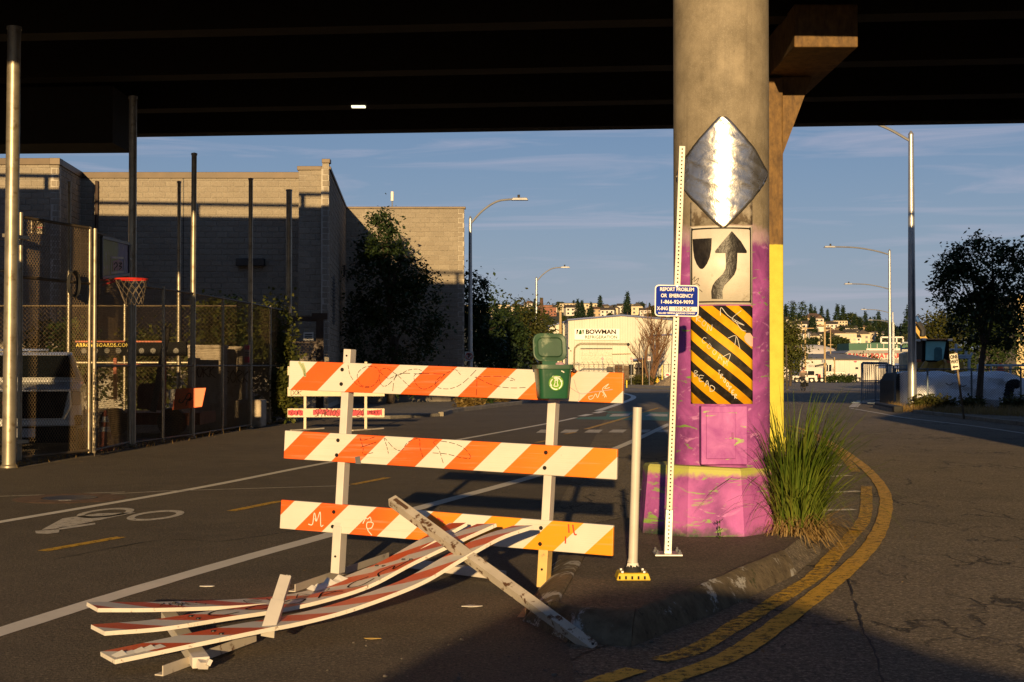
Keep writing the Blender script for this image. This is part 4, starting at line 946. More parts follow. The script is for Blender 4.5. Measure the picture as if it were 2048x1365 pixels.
# pebbles and grit along the kerb
b = MB(); rr = random.Random(11)
for k in range(260):
    if k < 190: p = G(rr.gauss(1150, 190), rr.uniform(1275, 1365))
    elif k < 300: p = G(rr.uniform(1300, 1640), 0) if False else G(1300+rr.random()*330, 1300-rr.random()*170+rr.gauss(8, 6))
    else: p = G(rr.uniform(150, 900), rr.uniform(1230, 1360))
    r = rr.choice((.0025, .003, .004, .005, .006)) if k % 40 else .012
    b.ball(p+Vector((0, 0, r*.3)), (r*rr.uniform(.8, 1.5), r, r*.7), 5, .2, rr)
b.build('gravel', mat('pebble_grey', (.13, .11, .085), .85, 0, .4, 20), kind='stuff', origin=(0, 0, 0))
for k, (px, py, w) in enumerate(((945, 1214, .05), (415, 1174, .04), (745, 1279, .035))):
    p = G(px, py)+Vector((0, 0, .004)); b = MB(); rr = random.Random(k+40); b.prism([p+Vector((w*1.6*rr.uniform(.6, 1)*math.cos(a), w*rr.uniform(.4, .8)*math.sin(a), 0)) for a in [j*6.283/7 for j in range(7)]], (0, 0, .003))
    T(b.build('paper_scrap', M_WHT if k < 2 else mat('straw_scrap', (.45, .3, .08))), ['white paper scrap on the asphalt beside the bent boards', 'small pale litter scrap on the road near the white line', 'yellowish scrap on the road in front of the bent boards'][k], 'litter')
# van form added unseen behind the camera, outlined to cast the foreground shadow
van = E('added_shadow_van', 'white van shape added out of view behind the viewpoint to cast the front shadow', 'van', (.2, -4.6, 0))
M_VAN = mat('white_van_paint', (.6, .6, .58), .3)
sil = [(-1.72, .35), (-1.70, 1.45), (-1.59, 1.57), (-1.19, 1.82), (-.82, 2.02), (-.29, 2.13), (.17, 2.17), (.71, 2.10), (.99, 2.02), (1.41, 1.81), (1.81, 1.71), (2.7, 1.67), (3.0, 1.5), (3.0, .35)]
b = MB(); b.prism([(x-.02, -4.4, z) for x, z in sil], (0, -1.7, 0)); b.build('body', M_VAN, van, bevel=.05)
for x in (-1.3, 2.6):
    for y in (-4.75, -5.75):
        b = MB(); b.cyl((x-.1, y, .34), (x+.1, y, .34), .34, 20); b.build('wheel', mat('black_rubber', 0), van)
# ---------------- poles, fences and gates on the left ----------------
M_POLE = mat('weathered_steel_pole', (.30, .26, .19), .42, .6, .25, 4, .15, 30, dirt=(.16, .11, .06), ds=9, dt=(.55, .72))
M_RAIL = mat('rusty_rail_pipe', (.13, .095, .055), .6, .3, .3, 6, .1, 30)
M_WIRE = mat('rusty_chain_link_wire', (.22, .155, .085), .6, .2, .3, 5, 0)
def pole(px, py, Z, top, w, label, lean=0):
    p = G(px, py) if Z is None else Vector((xat(px, Z), Z, 0)); Z = p.y
    t = E('steel_pole', label, 'pole', p, 'tall steel poles round the fenced court'); z1 = top
    b = MB(); b.tube([p, p+Vector((lean*z1, 0, z1))], [w/2, w/2*.94], 16); b.build('shaft', M_POLE, t, True)
    b = MB(); b.lathe([(w/2+.025, 0), (w/2+.025, .03), (w/2+.004, .05)], p, 16); b.build('base_collar', M_POLE, t, True)
    b = MB(); q = p+Vector((lean*z1, 0, z1)); b.lathe([(w/2+.006, -.03), (w/2+.006, .012), (0, .03)], q, 16); b.build('end_cap', M_POLE, t, True); return p
pole(18, 936, None, 6.5, .205, 'thick steel pole leftmost beside the tall gate', .006)
pole(263, 894, None, 6.5, .155, 'steel pole standing behind the basketball hoop')
pole(384, 877, None, 5.9, .115, 'tall steel pole rising above the fence right of the hoop', .004)
pole(500, 857, None, 6.0, .11, 'steel pole on the fence in front of the grey wall lamp')
pole(577, 841, None, 6.35, .17, 'steel pole at the right end of the fence by the brick pilaster')
pole(137, 0, 35.5, 6.1, .095, 'thin steel pole behind the white pickup truck')
pole(357, 0, 35.5, 6.1, .095, 'thin steel pole behind the court next to the tall one')
def chainlink(name, A, B, z0, z1, parent, sp=.072, r=.0033):
    A = Vector((A[0], A[1], 0)); B = Vector((B[0], B[1], 0)); L = (B-A).length; d = (B-A)/L; H = z1-z0; b = MB(); n = Vector((-d.y, d.x, 0))
    k = -int(H/sp)-1
    while k*sp < L+H:
        c = k*sp; k += 1
        for sg in (1, -1):
            # line s = c + (z-z0)  or  s = c+H... mirrored
            pts = []
            for z in (0, H):
                pts.append((c+z, z) if sg > 0 else (c+H-z, z) if False else (c+(H-z), z))
            (s0, za), (s1, zb) = pts
            def clip(s0, za, s1, zb):
                if s0 > s1: s0, za, s1, zb = s1, zb, s0, za
                if s1 <= 0 or s0 >= L: return None
                if s0 < 0: t = -s0/(s1-s0); s0, za = 0, za+(zb-za)*t
                if s1 > L: t = (L-s0)/(s1-s0); s1, zb = L, za+(zb-za)*t
                return s0, za, s1, zb
            q = clip(s0, za, s1, zb)
            if q and q[2]-q[0] > .01:
                o = n*(r*.8*sg); b.tube([A+d*q[0]+Vector((0, 0, z0+q[1]))+o, A+d*q[2]+Vector((0, 0, z0+q[3]))+o], r, 3, False)
    return b.build(name, M_WIRE, parent, fix=False, kind='stuff')
def pipe(name, a, c, r, parent, m=M_POLE, n=10):
    b = MB(); b.cyl(a, c, r, n); return b.build(name, m, parent, True)
V3 = lambda p, z: Vector((p[0], p[1], z))
def gate(A, B, z1, label, rails, coil=False):
    t = E('chain_link_gate', label, 'gate', V3(A, 0), 'leaves of the tall chain link gate'); A = Vector((A[0], A[1], 0)); B = Vector((B[0], B[1], 0))
    pipe('stile', V3(A, .06), V3(A, z1), .035, t); pipe('stile', V3(B, .06), V3(B, z1-.05), .03, t)
    for z in rails: pipe('rail', V3(A, z), V3(B, z), .024, t, M_RAIL)
    chainlink('wire_mesh', A, B, .08, z1-.06, t); return t
gA, gB, gC, gD = (-7.53, 21.77), (-7.0, 23.55), (-6.93, 23.6), (-7.03, 26.15)
g1 = gate(gA, gB, 3.85, 'tall chain link gate leaf in front of the white pickup with a small white sign', (.10, 2.86, 3.78))
gate(gC, gD, 3.78, 'tall chain link gate leaf below the basketball hoop with hanging chain', (.10, 1.5, 3.72))
for z in (.35, 3.45):
    b = MB(); b.box((-7.49, 21.45, z), (.12, .5, .05), -.3); b.build('hinge', M_POLE, g1)
ch = E('gate_chain', 'loose steel chain hanging down the gate stile', 'chain', (-6.92, 23.55, 0)); b = MB(); rr = random.Random(1)
z = 1.42; k = 0
while z > .02:
    c = Vector((-6.90+.012*math.sin(k), 23.50, z)); a = k*1.57; pts = [c+Vector((.016*math.cos(t_)*math.cos(a), .016*math.cos(t_)*math.sin(a), .028*math.sin(t_))) for t_ in [j*2*math.pi/8 for j in range(9)]]
    b.tube(pts, .006, 4, False); z -= .042; k += 1
b.build('links', mat('bright_chain', (.5, .42, .3), .35, .8), ch, kind='stuff')
cl = E('hose_coil', 'coiled black hose hanging on the tall gate', 'hose', (-7.08, 23.0, 2.7)); b = MB()
for k in range(3): b.tube([Vector((-7.1+.02*k, 22.95, 2.82))+Vector((.03*math.cos(t_), (.17+.01*k)*math.cos(t_), (.19+.012*k)*math.sin(t_))) for t_ in [j*2*math.pi/20 for j in range(21)]], .011, 6, False)
b.build('coil', mat('black_rubber', 0), cl, True)
# small sign ALL CITY FENCE CO.
fs = E('fence_company_sign', 'small white fence company sign wired to the tall gate', 'sign', at(76, 468, 22.35)); c = at(76, 455, 22.3); rt = Vector((.55, .83, 0)).normalized(); rt = Vector((.95, .3, 0)).normalized()
b = MB(); q = [c+rt*x+Vector((0, 0, y)) for x, y in ((-.105, -.09), (.105, -.105), (.105, .085), (-.105, .10))]; b.prism(q, (0, .006, 0)); b.build('panel', mat('yellowed_sign_white', (.5, .42, .3), .6), fs)
for tx_, y, m_ in (('ALL CITY', .045, M_LETB), ('FENCE CO.', -.045, M_LETB)): text('lettering', tx_, .058, m_, fs, c+Vector((0, -.006, y)), rt, (0, 0, 1), .001, sx=.72)
b = MB(); b.poly([c+rt*x+Vector((0, -.002, y)) for x, y in ((-.07, -.008), (.07, -.012), (.07, .004), (-.07, .008))]); b.build('red_line', M_PINK, fs, fix=False)
# long fence along the court
fpts = [(-7.03, 26.3), (-6.61, 29.4), (-6.28, 34.1), (-6.2, 39.3)]
fe = E('chain_link_fence', 'long chain link fence running back along the street to the grey wall', 'fence', V3(fpts[0], 0))
for a, c in zip(fpts[:-1], fpts[1:]):
    chainlink('wire_mesh', a, c, .06, 2.98, fe)
    for z in (.08, 1.5, 3.0): pipe('rail', V3(a, z), V3(c, z), .022, fe, M_RAIL)
for p in fpts[:1]+[(-6.82, 27.8), (-6.45, 31.7), (-6.24, 36.7)]: pipe('fence_post', V3(p, 0), V3(p, 3.05), .03, fe)
fl = E('chain_link_fence', 'chain link fence at the left edge beside the thickest pole', 'fence', (-7.9, 21, 0))
chainlink('wire_mesh', (-11, 20.0), (-7.55, 21.2), .06, 2.9, fl)
for z in (.08, 2.92): pipe('rail', (-11, 20.0, z), (-7.55, 21.2, z), .022, fl)
# back fence of the court
fb = E('court_back_fence', 'chain link fence at the back of the court with pale pipe rails', 'fence', (-10, 35.6, 0))
M_PALE = mat('pale_pipe', (.55, .47, .33), .4, .5)
pipe('rail', (-13.2, 35.6, 1.58), (-6.9, 35.6, 1.58), .03, fb, M_PALE); pipe('rail', (-13.2, 35.6, 3.0), (-6.9, 35.6, 3.0), .022, fb, M_RAIL)
chainlink('wire_mesh', (-13, 35.62), (-6.9, 35.62), .2, 3.0, fb, .11)
for x in (-13, -9.7): pipe('fence_post', (x, 35.6, 0), (x, 35.6, 3.05), .035, fb, M_PALE)
# parking sign on the fence
s_ = E('parking_sign', 'small red and white parking notice on the fence pole', 'sign', at(494, 728, 33.9)); c = at(494, 709, 33.9)
b = MB(); b.box(c, (.15, .01, .46)); b.build('panel', mat('pinkish_sign', (.5, .38, .34), .6), s_)
for y, h in ((.16, .10), (-.13, .14)): 
    b = MB(); b.box(c+Vector((0, -.008, y)), (.12, .005, h)); b.build('red_block', M_PINK, s_)
for y in (.04, .0, -.04): b = MB(); b.box(c+Vector((0, -.008, y)), (.11, .004, .012)); b.build('print_line', M_LETB, s_)
# ---------------- basketball hoop ----------------
hp = E('basketball_hoop', 'basketball hoop with graffiti backboard, red rim and torn net', 'basketball hoop', (-7.0, 25.2, 0))
def hp_board():
    t = NT('painted_backboard'); x = t.xyz()[1]; m = t.ramp(t.math('ADD', x, t.math('MULTIPLY', t.noise(4, 5), .3)), .02, .16)
    c = t.mix(m, (.30, .32, .07, 1), (.20, .17, .34, 1)); c = t.mix(t.ramp(t.noise(7, 6, .7), .56, .64), c, (.42, .38, .36, 1)); t.set(Base_Color=c, Roughness=.6); return t.m
P = [at(203, 556, 23.9), at(257, 549, 26.0), at(257, 488, 26.0), at(203, 475, 23.9)]
nb = (P[1]-P[0]).cross(P[3]-P[0]).normalized()
b = MB(); b.hexa(P+[p-nb*.035 for p in P]); bb = b.build('backboard', hp_board(), hp, bevel=.01)
for i in range(4):
    b = MB(); b.bar(P[i], P[(i+1) % 4], .05, .05, nb); b.build('backboard_frame', mat('black_frame', (.015, .014, .013), .5), bb)
mid = (P[0]+P[1])/2; pl = lambda s, t: P[0].lerp(P[1], s).lerp(P[3].lerp(P[2], s), t)+nb*.006
b = MB()
for a, c in (((.33, .10), (.80, .10)), ((.80, .10), (.80, .52)), ((.80, .52), (.33, .52)), ((.33, .52), (.33, .10))): b.bar(pl(*a), pl(*c), .035, .004, nb)
b.build('target_square', mat('pale_target', (.5, .46, .42), .6), bb)
b = MB(); b.poly([pl(.40, .15), pl(.72, .15), pl(.76, .4), pl(.6, .47), pl(.38, .42)]); b.build('paint_patch', mat('dusty_pink', (.42, .22, .24), .6), bb, fix=False)
ribbon([[(.42, .32), (.5, .38), (.55, .3), (.46, .22), (.44, .16)], [(.6, .36), (.72, .36), (.62, .27), (.72, .25), (.62, .17)]], .03, lambda u, v, off: pl(u, v)+nb*off, n=4).build('graffiti', M_MARK, bb, fix=False)
rc = at(262, 559, 24.6); RR = .27; M_RIM = mat('red_rim', (.55, .03, .02), .45)
b = MB(); b.tube([rc+Vector((RR*1.05*math.cos(a), RR*math.sin(a), 0)) for a in [j*2*math.pi/28 for j in range(29)]], .014, 6, False); b.build('rim', M_RIM, hp, True)
b = MB(); b.bar(rc+Vector((-RR-.26, .1, -.01)), rc+Vector((-RR+.02, 0, -.01)), .12, .015); b.bar(rc+Vector((-RR-.25, .1, -.10)), rc+Vector((-RR+.02, 0, -.02)), .03, .03); b.build('rim_bracket', M_RIM, hp)
b = MB(); rr = random.Random(5); lv = 5
grid = [[rc+Vector(((RR*(1-.09*l))*math.cos(a+l*.26)+.03*l*.4, (RR*(1-.09*l))*math.sin(a+l*.26), -.085*l-(rr.uniform(0, .03) if l else 0))) for a in [j*2*math.pi/12 for j in range(12)]] for l in range(lv+1)]
for l in range(lv):
    for j in range(12):
        if l > 2 and 5 < j < 9: continue
        b.tube([grid[l][j], grid[l+1][j]], .005, 3, False); b.tube([grid[l][(j+1) % 12], grid[l+1][j]], .005, 3, False)
b.build('net', mat('grey_net', (.13, .10, .07), .8), hp, fix=False, kind='stuff')
b = MB()
for k in range(5): b.tube([rc+Vector((-.5+.03*k, .1, -.05)), rc+Vector((-.45+.02*k, .05, -.14-.02*(k % 3))), rc+Vector((-.40-.02*k, .05, -.22-.03*(k % 2)))], .006, 4)
b.build('torn_net', bpy.data.materials['grey_net'], hp, fix=False, kind='stuff')
pipe('mount_arm', (P[1]+P[2])/2, at(263, 520, 26.3), .03, hp)

# ---------------- grey block building ----------------
def blockmat():
    t = NT('split_face_block'); g = t.n.new('ShaderNodeNewGeometry'); oi = t.n.new('ShaderNodeObjectInfo'); r = t.math('FRACT', t.math('ADD', g.outputs['Random Per Island'], oi.outputs['Random']))
    c = t.mix(r, (.30, .255, .195, 1), (.375, .325, .25, 1)); c = t.mix(t.ramp(t.noise(1.3, 5), .35, .7), c, (.28, .24, .185, 1))
    pos = g.outputs['Position']; c = t.mix(t.math('MULTIPLY', t.ramp(t.noise(30, 4, .7, vec=pos), .45, .7), .5), c, (.13, .11, .085, 1))
    c = t.mix(t.math('MULTIPLY', t.ramp(t.noise(.5, 5, .6, vec=pos), .45, .7), .35), c, (.22, .185, .14, 1))
    t.set(Base_Color=c, Roughness=.9, Specular_IOR_Level=.2); t.bump(t.noise(16, 6, .75, vec=pos), .9, .03); return t.m
M_BLOCK = blockmat(); M_MORTAR = mat('grey_mortar', (.44, .40, .33), .9, 0, .15, 3, .2, 40)
M_COPING = mat('brown_metal_coping', (.075, .047, .022), .5, .2, .2, 2, .05, 20)
bld = E('block_building', 'large grey split face concrete block building at the left', 'building', (-10, 50, 0))
bw, bh, jt = .40, .20, .010
proto_me = [None]
cand = []
def blockwall(A, B, z0, z1, backoff=.0, named=False):
    A = Vector((A[0], A[1], 0)); B = Vector((B[0], B[1], 0)); L = (B-A).length; d = (B-A)/L; n = Vector((d.y, -d.x, 0))
    b = MB(); b.hexa([A-n*.006, B-n*.006, B-n*.25, A-n*.25]+[p+Vector((0, 0, z1)) for p in (A-n*.006, B-n*.006, B-n*.25, A-n*.25)]); b.build('wall', M_MORTAR, bld)
    rr = random.Random(int(L*100)); b = MB(); k = int(z0/bh)
    while (k+1)*bh <= z1+.001:
        z = k*bh; s = -(.2 if k % 2 else 0)
        while s < L:
            a, c = max(s, 0)+jt/2, min(s+bw, L)-jt/2; s += bw
            if c-a < .06: continue
            pr = rr.uniform(.010, .024)
            p = [A+d*a, A+d*c]; full = abs((c-a)-(bw-jt)) < 1e-4
            if named and full: cand.append((A+d*((a+c)/2)+Vector((0, 0, z+bh/2)), math.atan2(d.y, d.x), pr, b, (p, n, z)))
            else: blockface(b, p, n, z, pr)
        k += 1
    return b
def blockface(b, p, n, z, pr):
    z0, z1 = z+jt/2, z+bh-jt/2; q = [p[0], p[1]]; d = (p[1]-p[0]).normalized(); e = .016
    f0 = [q[0]+Vector((0, 0, z0)), q[1]+Vector((0, 0, z0)), q[1]+Vector((0, 0, z1)), q[0]+Vector((0, 0, z1))]
    f1 = [q[0]+d*e+n*pr+Vector((0, 0, z0+e)), q[1]-d*e+n*pr+Vector((0, 0, z0+e)), q[1]-d*e+n*pr+Vector((0, 0, z1-e)), q[0]+d*e+n*pr+Vector((0, 0, z1-e))]
    i = len(b.v); b.v += f0+f1; b.f.append((i+4, i+5, i+6, i+7)); b.uv.append(None)
    for j in range(4): k = (j+1) % 4; b.f.append((i+j, i+k, i+4+k, i+4+j)); b.uv.append(None)
walls = [((-30, 46.7), (-14.92, 46.7), 1.6, 8.2, False), ((-14.92, 46.7), (-15.2, 50), 1.6, 8.2, False), ((-15.2, 50), (-7.28, 50), 1.0, 8.2, True), ((-7.28, 50), (-7.28, 48.5), 1, 8.2, False), ((-7.28, 48.5), (-6.46, 48.5), .6, 8.2, False),
         ((-6.46, 48.3), (-6.24, 48.3), .2, 8.4, False), ((-6.24, 48.3), (-7.1, 60.6), .2, 8.2, False), ((-7.1, 60.6), (-2.05, 60.6), .0, 8.2, False), ((-2.05, 60.6), (-2.9, 80), 0, 8.2, False)]
wm = [blockwall(A, B, z0, z1, named=nm) for A, B, z0, z1, nm in walls]
cand.sort(key=lambda c: -c[0].z)
pm = MB(); blockface(pm, [Vector((-bw/2+jt/2, 0, 0)), Vector((bw/2-jt/2, 0, 0))], Vector((0, -1, 0)), -bh/2, .017)
po = pm.build('block', M_BLOCK, bld, fix=False, origin=None); po.data.transform(Matrix.Translation(bld.location)); 
for i, (c, a, pr, b, arg) in enumerate(cand):
    if i < 290:
        o = po if i == 0 else po.copy()
        if i: C.objects.link(o); o.parent = bld
        o.location = c-bld.location+Vector((0, -(pr-.017)*.5, 0)); o.rotation_euler = (0, 0, a)
    else: blockface(b, arg[0], arg[1], arg[2], pr)
for b in wm: b.build('blocks', M_BLOCK, bld, fix=False, kind='stuff')
def coping(A, B, z, w=.34, h=.22):
    A = Vector((A[0], A[1], z)); B = Vector((B[0], B[1], z)); d = (B-A).normalized(); n = Vector((d.y, -d.x, 0))
    q = [A+n*.06-d*.0, B+n*.06, B-n*(w-.06), A-n*(w-.06)]; b = MB(); b.hexa(q+[p+Vector((0, 0, h)) for p in q]); b.build('coping', M_COPING, bld, bevel=.01)
coping((-30, 46.7), (-14.87, 46.7), 8.11); coping((-14.92, 46.62), (-15.2, 50.1), 8.112); coping((-15.2, 50), (-7.30, 50), 8.10); coping((-7.34, 48.5), (-6.47, 48.5), 8.18, .34, .14); coping((-6.47, 48.3), (-6.19, 48.3), 8.40, .34, .14); coping((-6.24, 48.4), (-7.1, 60.6), 8.2, .34, .10); coping((-7.1, 60.6), (-1.98, 60.6), 8.2, .34, .09)
M_DK = mat('dark_fixture', (.03, .028, .026), .6)
b = MB(); b.box(at(501, 525, 49.85), (1.0, .26, .26)); b.build('wall_lamp', M_DK, bld, bevel=.02)
b = MB(); b.box(at(684, 541, 58.5), (.3, .4, .4)); b.build('wall_lamp', M_DK, bld)
for k in range(13):
    z = zat(560, 51)+k*.1-.0; b = MB(); b.box((-6.40+.02, 50.6, 3.1+k*.125), (.06, 1.1, .05), None); b.build('louvre_slat', M_DK, bld)
b = MB(); b.box((-6.42, 50.6, 3.85), (.06, 1.25, 1.75)); b.build('vent_frame', M_DK, bld)
for px in (366, 31):
    b = MB(); z_ = 50 if px > 100 else 46.7; b.box((xat(px, z_), z_-.018, 4.6), (.03, .02, 7.0)); b.build('control_joint', M_DK, bld)
b = MB(); b.cyl((-14.6, 49.9, 0), (-14.6, 49.9, 8.0), .06, 8); b.build('downpipe', M_BRST if 'brown_steel' in MATS else mat('brown_steel', (.05, .03, .02), .55, .2), bld, True)
ant = E('roof_antenna', 'slim white antenna standing on the roof of the block building', 'antenna', (xat(784, 62), 62, 8.2)); b = MB(); b.cyl((xat(784, 62), 62, 8.2), (xat(784, 62), 62, 8.75), .03, 8); b.build('mast', M_GALV, ant); b = MB(); b.cyl((xat(784, 62), 62, 8.7), (xat(784, 62), 62, 9.1), .07, 10); b.build('radome', M_WHT, ant)
# dark steel yard gate by the pilaster
yg = E('yard_gate', 'dark brown steel frame gate with diagonal brace between fence and building', 'gate', (-6.9, 44, 0)); M_BRST = mat('brown_steel', (.05, .03, .02), .55, .2)
YZ = 45.5; gx0, gx1 = xat(580, YZ), xat(648, YZ)
for x0, z0, x1, z1, w in ((gx0, 3.0, gx1, 3.0, .16), (gx1-.12, 0, gx1-.12, 3.1, .24), (gx0, 2.25, gx1-.25, 2.25, .06), (gx0+.05, .15, gx1-.25, 2.2, .07), (gx0, .12, gx1-.25, .12, .07)):
    b = MB(); b.bar((x0, YZ, z0), (x1, YZ, z1), w, w, (0, -1, 0)); b.build('frame_member', M_BRST, yg)
b = MB(); b.box((gx1-.12, YZ, 3.08), (.5, .3, .2)); b.build('post_head', M_BRST, yg)
chainlink('wire_mesh', (gx0, YZ), (gx1-.25, YZ), .1, 2.2, yg, .12, .004)
ns = at(617, 673, YZ-.1); yn = E('yard_notice', 'small white notice hanging on the dark steel yard gate', 'sign', ns-Vector((0, 0, .15)))
b = MB(); b.box(ns, (.32, .01, .26)); b.build('panel', M_WHT, yn)
for y in (.06, .0, -.06): b = MB(); b.box(ns+Vector((0, -.008, y)), (.24, .004, .03)); b.build('print_line', M_LETB, yn)
# ---------------- white pickup behind the gate ----------------
tr = E('pickup_truck', 'white pickup truck parked nose first behind the tall gate', 'truck', (-8.52, 25, 0)); TX, TY = -8.52, 24.6
M_TRUCK = mat('white_truck_paint', (.62, .60, .55), .28, 0, .06, 3, 0, coat=.5); M_BLK = mat('black_plastic', (.008, .008, .008), .6, spec=.08); M_CHR = mat('chrome', (.7, .7, .7), .12, 1, .05, 3, 0); M_GLS = mat('dark_glass', (.01, .012, .014), .06, 0, .05, 3, 0)
def tl(w0, w1, y, z0, z1, n=1): return [Vector((TX-w0, TY+y, z0)), Vector((TX+w0, TY+y, z0)), Vector((TX+w1, TY+y, z1)), Vector((TX-w1, TY+y, z1))]
secs = [(.90, .86, 0, .48, 1.04), (.96, .90, .12, .40, 1.10), (.98, .94, .7, .38, 1.17), (.98, .95, 1.35, .38, 1.22), (.98, .95, 5.0, .40, 1.22)]
b = loft([tl(*q) for q in secs]); b.build('body', M_TRUCK, tr, bevel=.03)
b = loft([tl(.93, .90, 1.30, 1.18, 1.23), tl(.92, .74, 1.95, 1.20, 1.70), tl(.92, .72, 2.3, 1.20, 1.76), tl(.92, .72, 3.3, 1.2, 1.76), tl(.92, .80, 3.7, 1.2, 1.5)]); cabo = b.build('cab', M_TRUCK, tr, bevel=.03)
b = MB(); b.poly([(TX-.80, TY+1.37, 1.27), (TX+.80, TY+1.37, 1.27), (TX+.66, TY+1.93, 1.67), (TX-.66, TY+1.93, 1.67)]); b.v = [v+Vector((0, -.03, .025)) for v in b.v]; b.build('windshield', M_GLS, tr)
b = MB(); b.hexa([Vector((TX+x, TY+y, z)) for y in (-.03, .06) for x, z in ((-.62, .58), (.62, .58), (.72, 1.06), (-.72, 1.06))]); gl = b.build('grille', M_BLK, tr, bevel=.04)
for k in range(5): b = MB(); b.box((TX, TY-.04, .66+k*.085), (1.24, .02, .022)); b.build('grille_bar', mat('dark_grille_bar', (.012, .012, .012), .6, spec=.1), gl)
fr_ = [(-.64, .56), (.64, .56), (.76, .80), (.74, 1.07), (-.74, 1.07), (-.76, .80)]
for i in range(6):
    a, c = fr_[i], fr_[(i+1) % 6]; b = MB(); b.bar((TX+a[0], TY-.05, a[1]), (TX+c[0], TY-.05, c[1]), .03, .03); b.build('grille_trim', M_CHR, gl)
for sx in (-1, 1):
    b = MB(); b.box((TX+sx*.84, TY+.06, .93), (.16, .2, .24)); b.build('headlight', mat('headlight_glass', (.30, .29, .28), .1, .3, .1, 20), tr, bevel=.02)
    b = MB(); b.box((TX+sx*.88, TY-.0, .55), (.13, .12, .18)); b.build('fog_light_recess', M_BLK, tr, bevel=.02)
    b = MB(); b.cyl((TX+sx*.86, TY+1.0, .38), (TX+sx*.98, TY+1.0, .38), .38, 20); b.build('wheel', mat('black_rubber', 0), tr)
    b = MB(); b.bar((TX+sx*.95, TY+1.5, 1.25), (TX+sx*1.16, TY+1.5, 1.28), .16, .2); b.build('mirror', M_BLK, tr, bevel=.03)
b = MB(); b.hexa([Vector((TX+x, TY+y, z)) for z in (.44, .57) for x, y in ((-.92, -.02), (-.4, -.10), (.4, -.10), (.92, -.02))]+[]) if False else b.box((TX, TY-.03, .51), (1.66, .16, .12)); b.build('bumper', M_TRUCK, tr, bevel=.03)
b = MB(); b.box((TX, TY+.03, .30), (1.7, .16, .28)); b.build('lower_valance', M_BLK, tr, bevel=.02)
b = MB(); b.box((TX+.02, TY-.07, .34), (.31, .01, .155)); b.build('number_plate', mat('plate_white', (.45, .43, .42), .5), tr)
b = MB(); b.box((TX-.25, TY-.055, .86), (.24, .02, .05)); b.build('grille_badge', mat('red_badge', (.35, .01, .015), .35), gl)
b = MB(); b.bar((TX-.66, TY+2.4, 1.80), (TX+.3, TY+2.4, 1.80), .06, .04); b.build('roof_rail', M_CHR, tr)
tr.rotation_euler = (0, 0, R(16)); tr.location = (-8.55, 25.05, 0)
# ---------------- work yard things behind the fence ----------------
M_ORG = mat('faded_orange_paint', (.46, .085, .012), .5, 0, .2, 5, .1, 30, dirt=(.12, .04, .015), ds=8, dt=(.55, .7))
ab = E('arrow_board_trailer', 'orange arrow board trailer with black lamp panel behind the fence', 'trailer', at(290, 870, 30.6)); AZ = 30.6
def pbox(name, x0, y0, x1, y1, Z, dep_, m, parent, bev=0, tilt=0):
    a = at(x0, y1, Z); c = at(x1, y0, Z); b = MB(); b.box(((a.x+c.x)/2, Z+dep_/2, (a.z+c.z)/2), (abs(c.x-a.x), dep_, abs(c.z-a.z)), Matrix.Rotation(tilt, 3, 'Y') if tilt else None); return b.build(name, m, parent, bevel=bev)
pn = pbox('lamp_panel', 150, 684, 372, 712, AZ, .12, M_BLK, ab)
for k in range(9): 
    p = at(168+k*23, 702, AZ-.03); b = MB(); b.cyl(p, p+Vector((0, .05, 0)), .06, 10); b.build('lamp', mat('dark_lamp', (.05, .035, .01), .3), pn)
text('lettering', 'ARROWBOARDS.COM', .105, mat('yellow_lettering', (.72, .52, .04), .5, bump=0), pn, at(206, 691, AZ-.02)+Vector((0, -.01, 0)), bold=.003, sx=1.0, space=1.12)
for (x0, x1) in ((150, 250), (268, 332)): pbox('edge_trim', x0, 682, x1, 685, AZ-.02, .3, M_ORG, ab)
pbox('mast', 226, 716, 233, 800, AZ+.3, .08, M_ORG, ab); pbox('mast', 325, 716, 331, 812, AZ+.3, .08, M_ORG, ab); pbox('cross_bar', 226, 728, 331, 731, AZ+.25, .06, M_ORG, ab); pbox('trailer_bed', 205, 826, 400, 850, AZ-.2, 1.6, mat('dark_orange_paint', (.16, .03, .008), .6), ab)
for px in (235, 350):
    p = at(px, 0, AZ-.1); b = MB(); b.cyl((p.x, AZ-.3, .3), (p.x, AZ-.08, .3), .3, 18); b.build('wheel', mat('black_rubber', 0), ab)
def tilted(name, label, pts, Z, m, cat='sign', th=.03):
    e = E(name, label, cat, at(pts[0][0], max(p[1] for p in pts), Z)); b = MB(); b.prism([at(*p, Z) for p in pts], (0, th, 0)); o = b.build('panel', m, e, bevel=.006); return e
e = tilted('orange_road_sign', 'bright orange road sign with black curl leaning behind the fence', ((352, 778), (412, 776), (404, 814), (344, 821)), 29.2, mat('bright_orange_sheeting', (.85, .13, .01), .45, 0, .12, 4, 0))
ribbon([[(360, 798), (358, 804), (364, 806), (370, 798), (376, 788), (381, 788), (381, 795), (374, 804), (372, 812)], [(370, 798), (379, 801), (384, 796)]], 2.4, lambda u, v, off: at(u, v, 29.19), n=5).build('symbol', M_BLACK, e, fix=False)
b = MB(); b.prism([at(*p, 29.21) for p in ((338, 780), (352, 778), (344, 802), (337, 800))], (0, .02, 0)); b.build('white_corner', M_WHT, e)
tilted('orange_road_sign', 'dull dark orange sign with rounded top left of the bright orange sign', ((274, 818), (274, 776), (281, 768), (330, 765), (330, 822)), 29.6, mat('dull_orange', (.13, .032, .012), .6))
